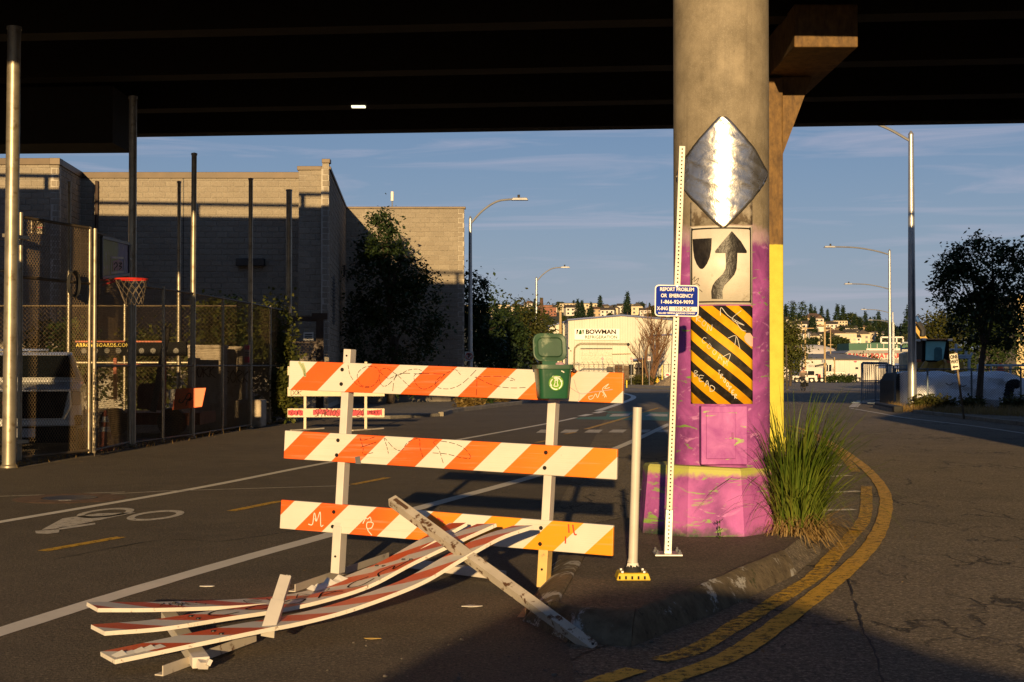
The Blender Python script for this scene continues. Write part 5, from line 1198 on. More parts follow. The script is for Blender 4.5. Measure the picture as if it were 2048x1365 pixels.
for i, (x0, y0, x1, y1, Z, lb) in enumerate(((374, 694, 442, 868, 33.2, 'pale utility cabinet with lit top and black scrawls behind the fence'), (441, 697, 492, 862, 34.6, 'shaded utility cabinet right of the pale scrawled one behind the fence'), (468, 800, 522, 856, 34.3, 'low concrete block on the ground at the right of the utility cabinets'))):
    e = E('utility_cabinet' if i < 2 else 'concrete_block', lb, 'cabinet' if i < 2 else 'block', at((x0+x1)/2, y1, Z)); M_CAB = mat('stained_cream_metal', (.40, .33, .24), .7, 0, .2, 3, .1, 20, dirt=(.17, .12, .08), ds=4, dt=(.5, .7))
    pbox('body', x0, y0, x1, y1, Z, .8, M_CAB, e, .05)
    if i < 2:
        pbox('lid', x0-1, y0-4, x1+1, y0+3, Z-.03, .86, M_CAB, e, .02)
        ribbon(scrawl('SORK', x0+6, -(y0+62+8*i), 11, 26, 0, .1, 1.2, 3+i), 2.0, lambda u, v, off: at(u, -v, Z-.06), n=5).build('graffiti', M_MARK, e, fix=False)
pk = E('timber_plank', 'dark timber plank leaning inside the fence beside the orange sign', 'plank', at(308, 822, 28.6)); b = MB(); b.bar(at(306, 824, 28.6), at(336, 655, 28.9), .12, .05, (0, -1, 0)); b.build('plank', mat('dark_timber', (.05, .04, .03), .8), pk)
cn = E('traffic_cone', 'dull orange traffic cone with white collars behind the gate', 'traffic cone', Vector((xat(211, 25.3), 25.3, 0))); cp = wloc(cn); M_CONE = mat('dull_cone_orange', (.28, .06, .02), .6)
b = MB(); b.lathe([(.15, .03), (.03, .70), (.025, .71)], cp, 20); b.build('cone_body', M_CONE, cn, True); b = MB(); b.box(cp+Vector((0, 0, .015)), (.36, .36, .03)); b.build('base', M_CONE, cn)
for z, h in ((.5, .1), (.33, .09)): b = MB(); r = lambda q: .15-.12*(q-.03)/.67+.003; b.lathe([(r(z), z), (r(z+h), z+h)], cp, 20, False); b.build('collar', mat('grey_reflective', (.4, .4, .38), .5), cn, True)

# ---------------- foliage helpers ----------------
def crown(b, cs, lpc, cr, ls, rr, flat=.0):
    for (c, r, ncl) in cs:
        c = Vector(c)
        for _ in range(ncl):
            while 1:
                v = Vector((rr.uniform(-1, 1), rr.uniform(-1, 1), rr.uniform(-1, 1)))
                if .15 < v.length < 1: break
            q = v.length**.45; v = v.normalized()*q; cc = c+Vector((v.x*r[0], v.y*r[1], v.z*r[2])); k = cr*rr.uniform(.5, 1.35)
            for _ in range(lpc):
                p = cc+Vector((rr.gauss(0, k), rr.gauss(0, k), rr.gauss(0, k*.8))); a = rr.uniform(0, 6.283); t = rr.uniform(-.9, .9)
                d = Vector((math.cos(a)*math.cos(t), math.sin(a)*math.cos(t), math.sin(t)-.2)); s = d.cross(Vector((rr.uniform(-1, 1), rr.uniform(-1, 1), 1))).normalized(); L = ls*rr.uniform(.6, 1.4); w = L*.30
                i = len(b.v); b.v += [p, p+d*L*.45+s*w, p+d*L, p+d*L*.45-s*w]; b.f.append((i, i+1, i+2, i+3)); b.uv.append(None)
    return b
def tree(name, label, cat, base, cs, lpc, cr, ls, m, seed, trunk=.1, h=None, group=None, limbs=6, tm=None):
    base = Vector(base); rr = random.Random(seed); e = E(name, label, cat, base, group)
    top = max(c[0][2]+c[1][2]*.5 for c in cs); M_BARK = tm or mat('grey_brown_bark', (.07, .05, .035), .9, 0, .3, 10, .4, 30)
    b = MB(); main = [base+Vector((0, 0, -.05)), base+Vector((.03*top, 0, top*.35)), Vector(cs[0][0])+Vector((0, 0, .0)), Vector((cs[0][0][0], cs[0][0][1], top))]
    if trunk:
        b.tube(catmull(main, 4), [trunk*(1-.85*k/12) for k in range(13)], 8)
        for k in range(limbs):
            c = rr.choice(cs); p0 = base.lerp(Vector((cs[0][0][0], cs[0][0][1], top)), rr.uniform(.25, .6)); p2 = Vector(c[0])+Vector((rr.uniform(-.7, .7)*c[1][0], rr.uniform(-.7, .7)*c[1][1], rr.uniform(-.2, .7)*c[1][2])); p1 = p0.lerp(p2, .5)+Vector((0, 0, .1*top))
            b.tube(catmull([p0, p1, p2], 4), [trunk*.45*(1-.8*j/8) for j in range(9)], 5)
        b.build('trunk', M_BARK, e, True)
    crown(MB(), [], 0, 0, 0, rr)
    c_ = crown(MB(), cs, lpc, cr, ls, rr); c_.build('crown', m, e, fix=False); return e
M_LEAFD = leafmat('dark_green_leaves', (.022, .040, .012), (.055, .085, .026), 1.5, .22); M_LEAFO = leafmat('olive_golden_leaves', (.055, .062, .014), (.13, .12, .03), 1.2, .3); M_LEAFG = leafmat('mid_green_leaves', (.03, .055, .014), (.085, .11, .03), 1.5, .28)
M_DRY = leafmat('dry_golden_leaves', (.16, .105, .03), (.32, .22, .07), 2, .3); M_LEAFY = leafmat('yellow_green_leaves', (.06, .075, .015), (.17, .16, .035), 2, .3)
TZ = 56; tx0 = xat(780, TZ)
cs = [((tx0, TZ, 2.6), (1.85, 1.3, 2.3), 150), ((tx0-.35, TZ, 4.8), (1.35, 1.0, 1.6), 95), ((tx0-.35, TZ, 6.3), (.75, .6, 1.2), 42), ((tx0+.95, TZ, 5.0), (.55, .5, .9), 20), ((tx0+1.6, TZ, 4.6), (.35, .3, .9), 10), ((tx0+1.75, TZ, 3.0), (.6, .5, .4), 12), ((tx0-.05, TZ, 7.3), (.25, .25, .5), 8), ((tx0-1.0, TZ, 6.1), (.25, .25, .6), 8)]
tree('bushy_tree', 'dense dark conical tree against the far block wall', 'tree', (tx0, TZ, -.07), cs, 40, .24, .15, M_LEAFD, 21, .16)
def pxt(name, label, cx, base_y, top_y, wpx, Z, m, seed, ncl=90, lpc=30, cr=.4, ls=.22, trunk=.14, n=3, cat='tree', group=None, g=None, droop=.0):
    rr = random.Random(seed); X = xat(cx, Z); gz_ = gz(Z) if g is None else g; h = zat(top_y, Z)-gz_; w = wpx/F*Z/2; cs = []
    for k in range(n):
        t = (k+.5)/n; cs.append(((X+rr.uniform(-.25, .25)*w, Z+rr.uniform(-.3, .3)*w, gz_+h*(.28+.55*t)), (w*(.95-.35*t)*rr.uniform(.85, 1.1), w*.7, h*.27), ncl//n))
    for k in range(5): a = rr.uniform(-1, 1); cs.append(((X+a*w*.75, Z, gz_+h*rr.uniform(.45, .88)), (w*.3, w*.3, h*.12), max(4, ncl//14)))
    return tree(name, label, cat, (X, Z, gz_), cs, lpc, cr, ls, m, seed, trunk, group=group)
pxt('leafy_tree', 'dark leafy tree just right of the block building behind the nearer lamp post', 958, 770, 540, 85, 74, M_LEAFD, 31, 110, 34, .35, .2)
pxt('leafy_tree', 'low dark tree between the two lamp posts on the left', 1005, 770, 612, 95, 92, M_LEAFD, 32, 110, 34, .45, .26)
pxt('leafy_tree', 'golden green tree behind the farther lamp post by the pale shed', 1046, 765, 608, 92, 108, M_LEAFO, 33, 120, 34, .5, .28)
pxt('leafy_tree', 'yellowing tree touching the left corner of the refrigeration building', 1080, 765, 650, 70, 122, M_LEAFO, 34, 70, 30, .5, .3)
# bushes and vines by the fence
pxt('climbing_bush', 'sunlit bush growing behind the fence above the utility cabinets', 425, 760, 588, 130, 38.6, M_LEAFY, 41, 110, 34, .22, .13, 0, 2, 'bush')
pxt('climbing_bush', 'dark bush behind the pickup truck and gate', 130, 760, 640, 190, 39.4, M_LEAFG, 42, 110, 34, .25, .14, 0, 2, 'bush')
pxt('climbing_bush', 'bush behind the orange arrow board trailer', 300, 800, 655, 130, 38.8, M_LEAFY, 43, 90, 34, .24, .14, 0, 2, 'bush')
pxt('climbing_vine', 'leafy vine covering the right end of the chain link fence', 548, 850, 590, 105, 38.0, M_LEAFY, 44, 130, 32, .18, .12, 0, 4, 'vine', g=0)
pxt('climbing_vine', 'bright low shoots of creeper at the foot of the fence end', 575, 855, 740, 62, 37.0, M_LEAFY, 45, 40, 26, .14, .14, 0, 2, 'vine', g=0)
pxt('climbing_bush', 'dark leafy shrub top rising above the fence at the tall pole', 462, 620, 572, 44, 38.5, M_LEAFD, 46, 26, 30, .16, .12, 0, 1, 'bush')
# dry verge along the fence foot
b = MB(); rr = random.Random(6)
for a, c, n in (((-7.6, 21.0), (-7.1, 26.2), 260), ((-7.0, 26.2), (-6.2, 39.3), 900), ((-9.5, 20.3), (-7.6, 20.9), 220)):
    for _ in range(n):
        t = rr.random(); x = a[0]+(c[0]-a[0])*t+rr.gauss(.12, .10); y = a[1]+(c[1]-a[1])*t; h = rr.uniform(.02, .10)*(2.0 if 30 < y < 33 or rr.random() < .08 else 1); an = rr.uniform(0, 6.28); o = Vector((math.cos(an), math.sin(an), 0))*h*.7; s = Vector((-math.sin(an), math.cos(an), 0))*.009; p = Vector((x, y, 0))
        b.poly([p-s, p+s, p+o+Vector((0, 0, h))])
b.build('dry_grass', leafmat('dry_verge_grass', (.20, .12, .04), (.38, .26, .09)), fix=False, kind='stuff', origin=(0, 0, 0))
b = MB(); 
for a, c in zip([(-7.75, 20.2), (-7.15, 23.4), (-7.15, 26.3), (-6.72, 29.4), (-6.4, 34.1)], [(-7.15, 23.4), (-7.15, 26.3), (-6.72, 29.4), (-6.4, 34.1), (-6.25, 40)]):
    b.poly([(a[0]-.1, a[1], .003), (a[0]+.38+.1*math.sin(a[1]), a[1], .003), (c[0]+.38+.1*math.sin(c[1]), c[1], .003), (c[0]-.1, c[1], .003)])
S(b.build('dirt_verge', M_EARTH, fix=False, origin=(0, 0, 0)))
# ---------------- second small barricade ----------------
b2 = E('barricade', 'pale barricade with red sprayed scrawls standing by the fence end', 'barricade', G(668, 861)); BZ = 33.1
M_B2 = mat('cream_board', (.62, .52, .38), .6, 0, .1, 4, .05, 30)
M_RED = mat('red_spray_haze', (.60, .07, .10), .8, 0, .3, 3, 0)
for i, (y0, y1) in enumerate(((733, 751), (775, 793), (817.5, 835))):
    o = pbox('board', 575, y0, 769, y1, BZ, .025, M_B2, b2, .004)
    if i == 2:
        for x0, x1 in ((576, 606), (626, 728), (734, 764)):
            b = MB(); rr = random.Random(x0); n = 10; b.prism([at(x0+(x1-x0)*k/n, 820+rr.uniform(-1, 2), BZ-.004) for k in range(n+1)]+[at(x1-(x1-x0)*k/n, 831+rr.uniform(-2, 2), BZ-.004) for k in range(n+1)], (0, .002, 0)); b.build('spray_patch', M_RED, o)
        ribbon(scrawl("SPARTOS PRP'24", 629, -833, 6.2, 14, 0, .35, 1.14, 2), 1.5, lambda u, v, off: at(u, -v, BZ-.008), n=4).build('graffiti', mat('dark_red_marker', (.10, .012, .012), .7, bump=0), o, fix=False)
        for q_ in (('DGUKS', 578, -831, 4.6, 9, 0, .1, 1.2, 4), ('MORK', 738, -829, 4.6, 8, 0, .1, 1.2, 4)): ribbon(scrawl(*q_), .7, lambda u, v, off: at(u, -v, BZ-.008), n=4).build('graffiti', M_MARK, o, fix=False)
    else: ribbon(scrawl('DOR', 582, -(y1-2), 6, 11, 0, .1, 1.2, 4), .8, lambda u, v, off: at(u, -v, BZ-.008), n=4).build('graffiti', M_MARK, o, fix=False)
for x in (610, 731.5):
    pbox('post', x-2.7, 724, x+2.7, 860, BZ+.03, .06, M_B2, b2)
    p = at(x, 861, BZ); b = MB(); b.bar((p.x-.25, BZ-.5, .02), (p.x+.35, BZ+.6, .02), .05, .03); b.build('skid', M_ANGLE, b2)
# ---------------- pavement with dry shrubs ----------------
pv = [G(*p) for p in ((600, 806), (700, 800), (860, 797), (1062, 795), (1058, 803), (1040, 809), (960, 818), (900, 826), (880, 833), (780, 838), (690, 836))]
b = MB(); b.prism([Vector((p.x, p.y, gz(p.y)-.05)) for p in pv], (0, 0, .14)); S(b.build('pavement', asphalt('pale_pavement', (.13, .115, .095), (.18, .16, .13), 80, .3), bevel=.02))
kerbpx = [(1062, 797), (1056, 803), (1040, 809), (1000, 814), (960, 819), (925, 823), (900, 827), (882, 833)]
kp = [G(*p) for p in kerbpx]
kt = E('pavement_kerb', 'grey kerb curving round the pavement with dry shrubs', 'kerb', kp[4])
for a, c in zip(kp[:-1], kp[1:]):
    d = (c-a).normalized()*.01; b = MB(); b.bar(a+d+Vector((0, 0, .05)), c-d+Vector((0, 0, .05)), .16, .16); b.build('kerb_stone', M_CONC, kt, bevel=.02)
lw = E('low_wall', 'low pale concrete wall at the back of the pavement', 'wall', G(740, 803))
b = MB(); b.bar(at(590, 803, 58)+Vector((0, 0, 0)), at(900, 799, 60), .3, .3); b.build('wall_body', M_CONC, lw)
for i, (cx, w, h, m) in enumerate(((930, 30, 17, M_DRY), (953, 22, 14, M_DRY), (972, 18, 13, M_LEAFG), (1000, 26, 15, M_DRY), (1025, 22, 13, M_DRY))):
    pxt('dry_shrub', ['round dry golden shrub at the near end of the pavement', 'small dry shrub beside the round golden one', 'small green shrub among the dry ones on the pavement', 'dry golden shrub in the middle of the kerb bed', 'dry shrub at the far end of the kerb bed'][i], cx, 0, 815-h-i*1.5, w, 50+i*3, m, 60+i, 18, 30, .10, .12, 0, 1, 'shrub', 'dry shrubs in the pavement bed')
# ---------------- street lamps ----------------
M_LAMP = mat('grey_lamp_steel', (.42, .42, .41), .4, .7, .15, 3, .05, 20)
def lamp(px, base_z, Z, top, sgn, arm, label, grp, rad=.11, rise=.9):
    X = xat(px, Z); p = Vector((X, Z, base_z)); e = E('street_lamp', label, 'street lamp', p, grp)
    b = MB(); b.tube([p, p+Vector((0, 0, 1.2)), Vector((X, Z, top))], [rad*1.15, rad, rad*.62], 14); b.build('pole', M_LAMP, e, True)
    b = MB(); b.lathe([(rad*1.9, 0), (rad*1.9, .04), (rad*1.25, .10)], p, 10); b.build('base_flange', M_LAMP, e)
    q = Vector((X, Z, top-.25)); pts = [q, q+Vector((sgn*arm*.28, 0, rise*.55)), q+Vector((sgn*arm*.62, 0, rise*.95)), q+Vector((sgn*arm, 0, rise*1.05))]
    b = MB(); b.tube(catmull(pts, 5), .05, 8); b.build('arm', M_LAMP, e, True)
    hd = pts[-1]+Vector((sgn*.3, 0, 0)); b = MB(); b.box(hd, (.8, .3, .12), taper=.8); b.build('lamp_head', M_LAMP, e, bevel=.02)
    b = MB(); b.cyl(hd+Vector((-sgn*.05, 0, .06)), hd+Vector((-sgn*.05, 0, .2)), .06, 8); b.build('photocell', M_DK, e)
    b = MB(); b.cyl(Vector((X, Z, top)), Vector((X, Z, top+.12)), rad*.7, 12, rad*.2); b.build('pole_cap', M_LAMP, e); return e
LG, RG = 'street lamps on the left of the road', 'street lamps on the right of the road'
lamp(940.5, gz(66), 66, zat(437, 66), 1, 2.0, 'nearer street lamp on the left beside the block building', LG, .115, 1.1)
lamp(1073, gz(116), 116, zat(557, 116), 1, 2.05, 'farther street lamp on the left in front of the yellowing trees', LG, .13, 1.1)
lamp(1824, gz(50), 50, zat(268, 50), -1, 3.2, 'tallest nearest street lamp on the right beside the white tarp', RG, .15, .9)
lamp(1780, gz(95), 95, zat(502, 95), -1, 3.7, 'second street lamp on the right with its arm clear of the overpass', RG, .13, .5)
lamp(1781, gz(132), 132, zat(574, 132), -1, 3.6, 'third street lamp on the right with arm just below the second', RG, .13, .5)
lamp(1786, gz(190), 190, zat(625, 190), -1, 3.6, 'fourth street lamp on the right above the boatyard sign', RG, .13, .6)
lamp(1788, gz(235), 235, zat(645, 235), -1, 3.6, 'farthest street lamp on the right with the lowest arm', RG, .13, .6)
def noparking(px, py, w, Z, label):
    c = at(px, py, Z); s = w/F*Z; e = E('no_parking_sign', label, 'sign', c-Vector((0, 0, s/2)), 'no parking signs on the lamp posts'); b = MB(); b.box(c, (s, .02, s*1.1)); b.build('panel', M_WHT, e, bevel=.01)
    fn = lambda u, v, off: Vector((c.x+u, c.y-.012-off, c.z+v))
    text('lettering', 'P', s*.72, M_LETB, e, c+Vector((0, -.016, 0)), bold=.01)
    rg = disc(s*.42, fn, 24, .008, s*.33); ribbon([[(-s*.27, s*.27), (s*.27, -s*.27)]], s*.07, fn, rg, off=.009); rg.build('red_circle', mat('sign_red', (.55, .03, .02), .5), e, fix=False)
noparking(938, 713, 17, 65.7, 'no parking sign on the nearer left lamp post'); noparking(1072, 728, 9, 115.5, 'tiny no parking sign on the farther left lamp post')
ds = E('diamond_warning_sign', 'back of a diamond road sign behind the green bin lid', 'sign', at(1072, 720, 112)); b = MB(); b.prism([at(*p, 112) for p in ((1058, 699), (1074, 687), (1081, 699), (1074, 712))], (0, .03, 0)); b.build('panel', mat('tan_sign_back', (.42, .33, .22), .6, .2), ds); b = MB(); b.prism([at(*p, 112.1) for p in ((1056, 700), (1076, 684), (1084, 702), (1074, 718))], (0, .03, 0)); b.build('dark_border', M_DK, ds)
# ---------------- refrigeration building ----------------
def siding(name, c, sc_=20.0, st=.5):
    t = NT(name); g = t.xyz(); w = t.math('FRACT', t.math('MULTIPLY', g[0], 1/.9)); ln = t.ramp(w, .02, .05, (.72, .72, .72, 1), (1, 1, 1, 1)); w2 = t.math('FRACT', t.math('MULTIPLY', g[0], 1/.3))
    c = lin(c); base = t.mix(t.ramp(t.noise(.35, 6), .35, .7), c, tuple(x*.86 for x in c[:3])+(1,)); base = t.mix(t.math('MULTIPLY', t.ramp(t.noise(.8, 6, .6, sc3=(3, 3, .2)), .55, .75), .25), base, (.42, .34, .22, 1))
    t.set(Base_Color=t.mix(1.0, base, ln, 'MULTIPLY'), Roughness=.55); t.bump(t.ramp(w2, .05, .2), .5, .03); return t.m
M_SIDE = siding('cream_metal_siding', (.60, .56, .46)); M_SIDEW = siding('white_metal_siding', (.62, .57, .50)); M_BLUE = mat('blue_trim', (.02, .05, .20), .5, 0, .1, 2, 0); M_GREY = mat('grey_metal_roof', (.20, .19, .18), .5, .1, .15, .5, 0)
def wallpoly(name, pts, Z, m, parent, th=.3):
    b = MB(); b.prism([at(*p, Z) for p in pts], (0, th, 0)); return b.build(name, m, parent)
def gp(px, Z): return Vector((xat(px, Z), Z, gz(Z)))
BZ_ = 168
rb = E('refrigeration_building', 'cream metal refrigeration warehouse with blue roof edge and name sign', 'building', gp(1240, BZ_))
gy = 732-(gz(BZ_)-1.5)/BZ_*F+3
b = MB(); b.prism([at(*p, BZ_) for p in ((1136.6, gy), (1136.6, 641), (1243.5, 631.8), (1352, 641), (1352, gy))], (0, 40, 0)); b.build('walls', M_SIDE, rb)
b = MB(); b.prism([at(*p, BZ_-.35) for p in ((1135, 641.4), (1243.5, 632), (1354, 641.4), (1354, 638.6), (1243.5, 629.2), (1135, 638.6))], (0, 41, 0)); b.build('roof', M_BLUE, rb)
b = MB(); b.prism([at(*p, BZ_+12) for p in ((1098, gy-3), (1098, 653.5), (1137, 642), (1137, gy-3))], (0, 26, 0)); b.build('annexe_wall', M_SIDE, rb)
b = MB(); b.prism([at(*p, BZ_+11.7) for p in ((1096, 654.5), (1137, 643), (1137, 640.6), (1096, 652))], (0, 27, 0)); b.build('annexe_roof', M_BLUE, rb)
b = MB(); b.prism([at(*p, BZ_-6) for p in ((1309, gy+2), (1309, 671.5), (1545, 655), (1545, gy+2))], (0, 6, 0)); b.build('side_wing', M_SIDE, rb)
b = MB(); b.prism([at(*p, BZ_-6.3) for p in ((1307, 673), (1547, 656.4), (1547, 653.5), (1307, 670))], (0, 6, 0)); b.build('wing_roof', M_BLUE, rb)
dr_ = wallpoly('garage_door', ((1161.5, gy), (1161.5, 698), (1224, 698), (1224, gy)), BZ_-.12, M_SIDE, rb, .1)
for k in range(4): y = 704.5+k*7.5; wallpoly('door_panel', ((1162.3, y+6.6), (1162.3, y), (1223.2, y), (1223.2, y+6.6)), BZ_-.2, mat('cream_door_panel', (.56, .51, .40), .6), dr_, .07)
wallpoly('door_header', ((1161, 698.6), (1161, 696.8), (1224.6, 696.8), (1224.6, 698.6)), BZ_-.3, mat('dark_metal', 0), rb, .2)
wallpoly('canopy_line', ((1224.5, 709), (1224.5, 707.6), (1262, 706.8), (1262, 708)), BZ_-.4, mat('tan_gutter', (.42, .35, .22), .6), rb, .3)
wallpoly('blue_awning', ((1267, 721.5), (1267, 718), (1291, 715.5), (1291, 719)), BZ_-1.2, M_BLUE, rb, 1.1)
wallpoly('window', ((1258, 750), (1258, 730), (1266.5, 730), (1266.5, 750)), BZ_-.3, M_GLS, rb, .2)
wallpoly('entrance', ((1272, gy), (1272, 736), (1291, 736), (1291, gy)), BZ_-.25, mat('dark_recess', (.03, .025, .02), .8), rb, .2)
wallpoly('entrance_awning', ((1270, 736), (1274, 726.5), (1291, 726), (1293, 735.5)), BZ_-1.4, mat('grey_awning', (.12, .10, .09), .7), rb, 1.2)
bs_ = E('company_sign', 'white BOWMAN REFRIGERATION sign with green logo on the cream wall', 'sign', at(1194, 680, BZ_)); SZ = BZ_-.3
wallpoly('panel', ((1149, 680), (1149, 658.2), (1239, 658.2), (1239, 680)), SZ, mat('clean_white_sign', (.78, .74, .70), .5, 0, .04, 2, 0), bs_, .12)
M_CHAR = mat('charcoal_letter', (.022, .018, .015), .8, bump=0, spec=.05); M_LGRN = mat('green_letter', (.02, .10, .03), .8, bump=0, spec=.05)
text('lettering', 'BOWMAN', .72, M_CHAR, bs_, at(1201.7, 664.4, SZ)+Vector((0, -.04, 0)), bold=.026, sx=1.08); text('lettering', 'REFRIGERATION', .53, M_LGRN, bs_, at(1202.2, 675, SZ)+Vector((0, -.04, 0)), bold=.006, sx=.98)
lo = lambda pts: [at(*p, SZ)+Vector((0, -.03, 0)) for p in pts]
for nm, pts, m in (('logo_left', ((1153, 659.8), (1157.2, 659.8), (1155.6, 664), (1154.4, 668.8), (1153, 668.8)), M_CHAR), ('logo_arch', ((1157, 668.8), (1158.4, 663), (1159.6, 660.4), (1161, 659.8), (1162.4, 660.4), (1163.4, 663), (1163.6, 668.8)), M_LGRN), ('logo_right', ((1164.4, 659.8), (1168, 659.8), (1166.8, 668.8), (1165.4, 668.8)), M_LGRN)):
    b = MB(); b.prism(lo(pts), (0, .02, 0)); b.build(nm, m, bs_)
# mast arm pipe in front
ma = E('mast_arm', 'grey curved mast arm pipe in front of the cream warehouse', 'mast arm', gp(1148, 150)); MZ = 150
for dy in (0, 2.6):
    b = MB(); b.tube(catmull([at(1147.5+dy*.6, 768, MZ), at(1148+dy*.6, 705, MZ), at(1151+dy*.5, 694+dy*.4, MZ), at(1160, 687.6+dy, MZ), at(1175, 687+dy, MZ), at(1256, 688+dy*.9, MZ)], 5), .05, 6); b.build('pipe', mat('brown_pipe', (.16, .13, .08), .5, .3), ma, True)
b = MB(); b.ball(at(1256.5, 689.5, MZ), .18, 8); b.build('end_fitting', M_DK, ma)
# security fence
sf = E('security_fence', 'dark wire security fence with angled barbed top before the warehouse', 'fence', gp(1240, 152)); FZ = 152; g0 = gz(FZ)
x0, x1 = xat(1138, FZ), xat(1347, FZ); n = 21
for k in range(n+1):
    x = x0+(x1-x0)*k/n; zt = zat(728+3*math.exp(-k*.4), FZ); b = MB(); b.bar((x, FZ, g0), (x, FZ, zt), .06, .06, (0, 1, 0)); b.bar((x, FZ, zt), (x-.22, FZ-.1, zt+.28), .035, .035, (0, 1, 0)); b.build('fence_post', M_DK, sf)
for z in (zat(729.5, FZ), g0+1.0, g0+.1): b = MB(); b.bar((x0, FZ, z), (x1, FZ, z), .04, .04); b.build('rail', M_DK, sf)
chainlink('wire_mesh', (x0, FZ), (x1, FZ), g0+.1, zat(729.5, FZ), sf, .3, .006)
tf = E('timber_fence', 'brown timber board fence right of the striped board end', 'fence', gp(1253, 150))
for k in range(6): wallpoly('board', ((1246.5+k*1.9, 768), (1246.5+k*1.9, 731+k*.2), (1248.2+k*1.9, 731+k*.2), (1248.2+k*1.9, 768)), 150, mat('brown_boards', (.10, .06, .03), .8, 0, .3, 3), tf, .05)
# junk behind the fence
for nm, lb, P, Z, m in (('pallet_rack', 'rusty brown rack stored behind the wire fence', ((1230, 752), (1230, 732), (1245, 732), (1245, 752)), 155, mat('rust_brown', 0)), ('generator', 'dark machine box behind the wire fence', ((1214, 752), (1214, 736), (1226, 736), (1226, 752)), 157, M_DK)):
    e = E(nm, lb, 'rack' if nm == 'pallet_rack' else 'machine', at(P[0][0], P[0][1], Z)); wallpoly('body', P, Z, m, e, .8); wallpoly('frame', [(p[0]+.6*(1 if i > 1 else -1), p[1]-(2 if 0 < i < 3 else 0)) for i, p in enumerate(P)], Z+.4, M_BRST, e, .05)
# bare tree
def baretree(name, label, base, h, seed, m, spread=.35):
    rr = random.Random(seed); base = Vector(base); e = E(name, label, 'tree', base); bt = MB(); bw_ = MB()
    def grow(p, d, L, r, lv, mb):
        pts = [p]; q = p; n = 4
        for k in range(n): d = (d+Vector((rr.gauss(0, .10), rr.gauss(0, .10), .07))).normalized(); q = q+d*L/n; pts.append(q)
        (bt if lv < 2 else bw_).tube(pts, [r*(1-.5*k/n) for k in range(n+1)], 6 if lv < 2 else 4, False)
        if lv < 5:
            for k in range(3 if lv else 4):
                t = rr.uniform(.45, 1) if k else 1; j = min(n, int(t*n)); a = rr.uniform(0, 6.28); s = Vector((math.cos(a), math.sin(a), 0)); grow(pts[j], (d+s*rr.uniform(.35, .8)*(1.0 if k else .4)).normalized(), L*rr.uniform(.55, .78), r*(.55 if k else .62), lv+1, mb)
    for a, L in ((-.30, .34), (.06, .40), (.26, .36)): grow(base, Vector((a, .05, 1)).normalized(), h*L, h*.022, 0, bt)
    bt.build('trunk', m, e, True); bw_.build('branches', m, e, fix=False); return e
baretree('bare_tree', 'bare reddish brown branched tree in front of the cream warehouse', gp(1302, 149), 8.3, 5, mat('reddish_bark', (.15, .075, .035), .85, 0, .3, 4))
hy = E('fire_hydrant', 'yellow fire hydrant on the far corner', 'fire hydrant', gp(1315, 148)); p = gp(1315, 148); M_HYD = mat('yellow_hydrant_paint', (.68, .42, .02), .5, 0, .1, 5, 0)
b = MB(); b.lathe([(.16, 0), (.16, .06), (.11, .08), (.11, .6), (.15, .62), (.15, .68), (.11, .76), (.04, .84), (.03, .92)], p, 14); b.build('barrel', M_HYD, hy, True)
for s in (-1, 1): b = MB(); b.cyl(p+Vector((s*.08, 0, .5)), p+Vector((s*.2, 0, .5)), .06, 8); b.build('nozzle', M_HYD, hy)
b = MB(); b.box(p+Vector((0, -.03, -.02)), (.42, .42, .14)); b.build('base', M_DK, hy)
for i, (px, Z, y0, y1, r, lb) in enumerate(((1253.5, 124, 776, 761, .055, 'short yellow bollard at the edge of the road past the striped board'), (1324.3, 146, 762, 731, .05, 'tall thin yellow marker post left of the perforated post'))):
    e = E('yellow_post', lb, 'bollard', gp(px, Z)); b = MB(); b.cyl(gp(px, Z), at(px, y1, Z), r, 10); b.build('post', mat('bright_yellow', (.72, .55, .01), .5), e); b = MB(); b.lathe([(r*1.8, 0), (r*1.8, .03), (r*1.2, .06)], gp(px, Z), 10); b.build('foot', M_DK, e)
for px, lb in ((1205, 'leftmost red and white sign on a post by the warehouse fence'), (1262.5, 'red and white sign on a post left of the bare tree'), (1298.5, 'red and white sign on a post beside the bare tree trunk'), (1285, None)):
    Z = 147; c = at(px, 718, Z); 
    if lb is None: e = E('wooden_post', 'plain pale post between the two signs by the bare tree', 'post', gp(px, Z)); b = MB(); b.cyl(gp(px, Z), at(px, 712, Z), .05, 8); b.build('shaft', mat('tan_timber', (.40, .28, .14), .8), e); b = MB(); b.lathe([(.07, 0), (.07, .05)], gp(px, Z), 8); b.build('foot', M_DK, e); continue
    e = E('street_sign', lb, 'sign', gp(px, Z), 'small red and white signs by the warehouse'); b = MB(); b.cyl(gp(px, Z), c+Vector((0, .02, .2)), .035, 8); b.build('post', M_LAMP, e)
    b = MB(); b.box(c, (.30, .02, .46)); b.build('panel', mat('pale_pink_white', (.62, .50, .45), .6), e); fn = lambda u, v, off, c=c: Vector((c.x+u, c.y-.012-off, c.z+v)); disc(.12, fn, 16, .006, .075).build('red_circle', M_PINK, e, fix=False)
gpl = E('gravel_pile', 'tan gravel pile at the roadside by the yellow hydrant', 'gravel pile', gp(1352, 140)); b = MB(); rr = random.Random(3); p = gp(1352, 140); rows = []
for k in range(9):
    t = k/8; rows.append([p+Vector(((2.4*(1-t)+.1)*math.cos(a)*(1+rr.uniform(-.05, .05)), (2.0*(1-t)+.1)*math.sin(a), 1.45*t**1.05)) for a in [j*2*math.pi/24 for j in range(24)]])
loft(rows, False, True, b); b.build('heap', asphalt('tan_gravel', (.20, .15, .10), (.30, .23, .15), 14, .8), gpl, True)
b = MB()
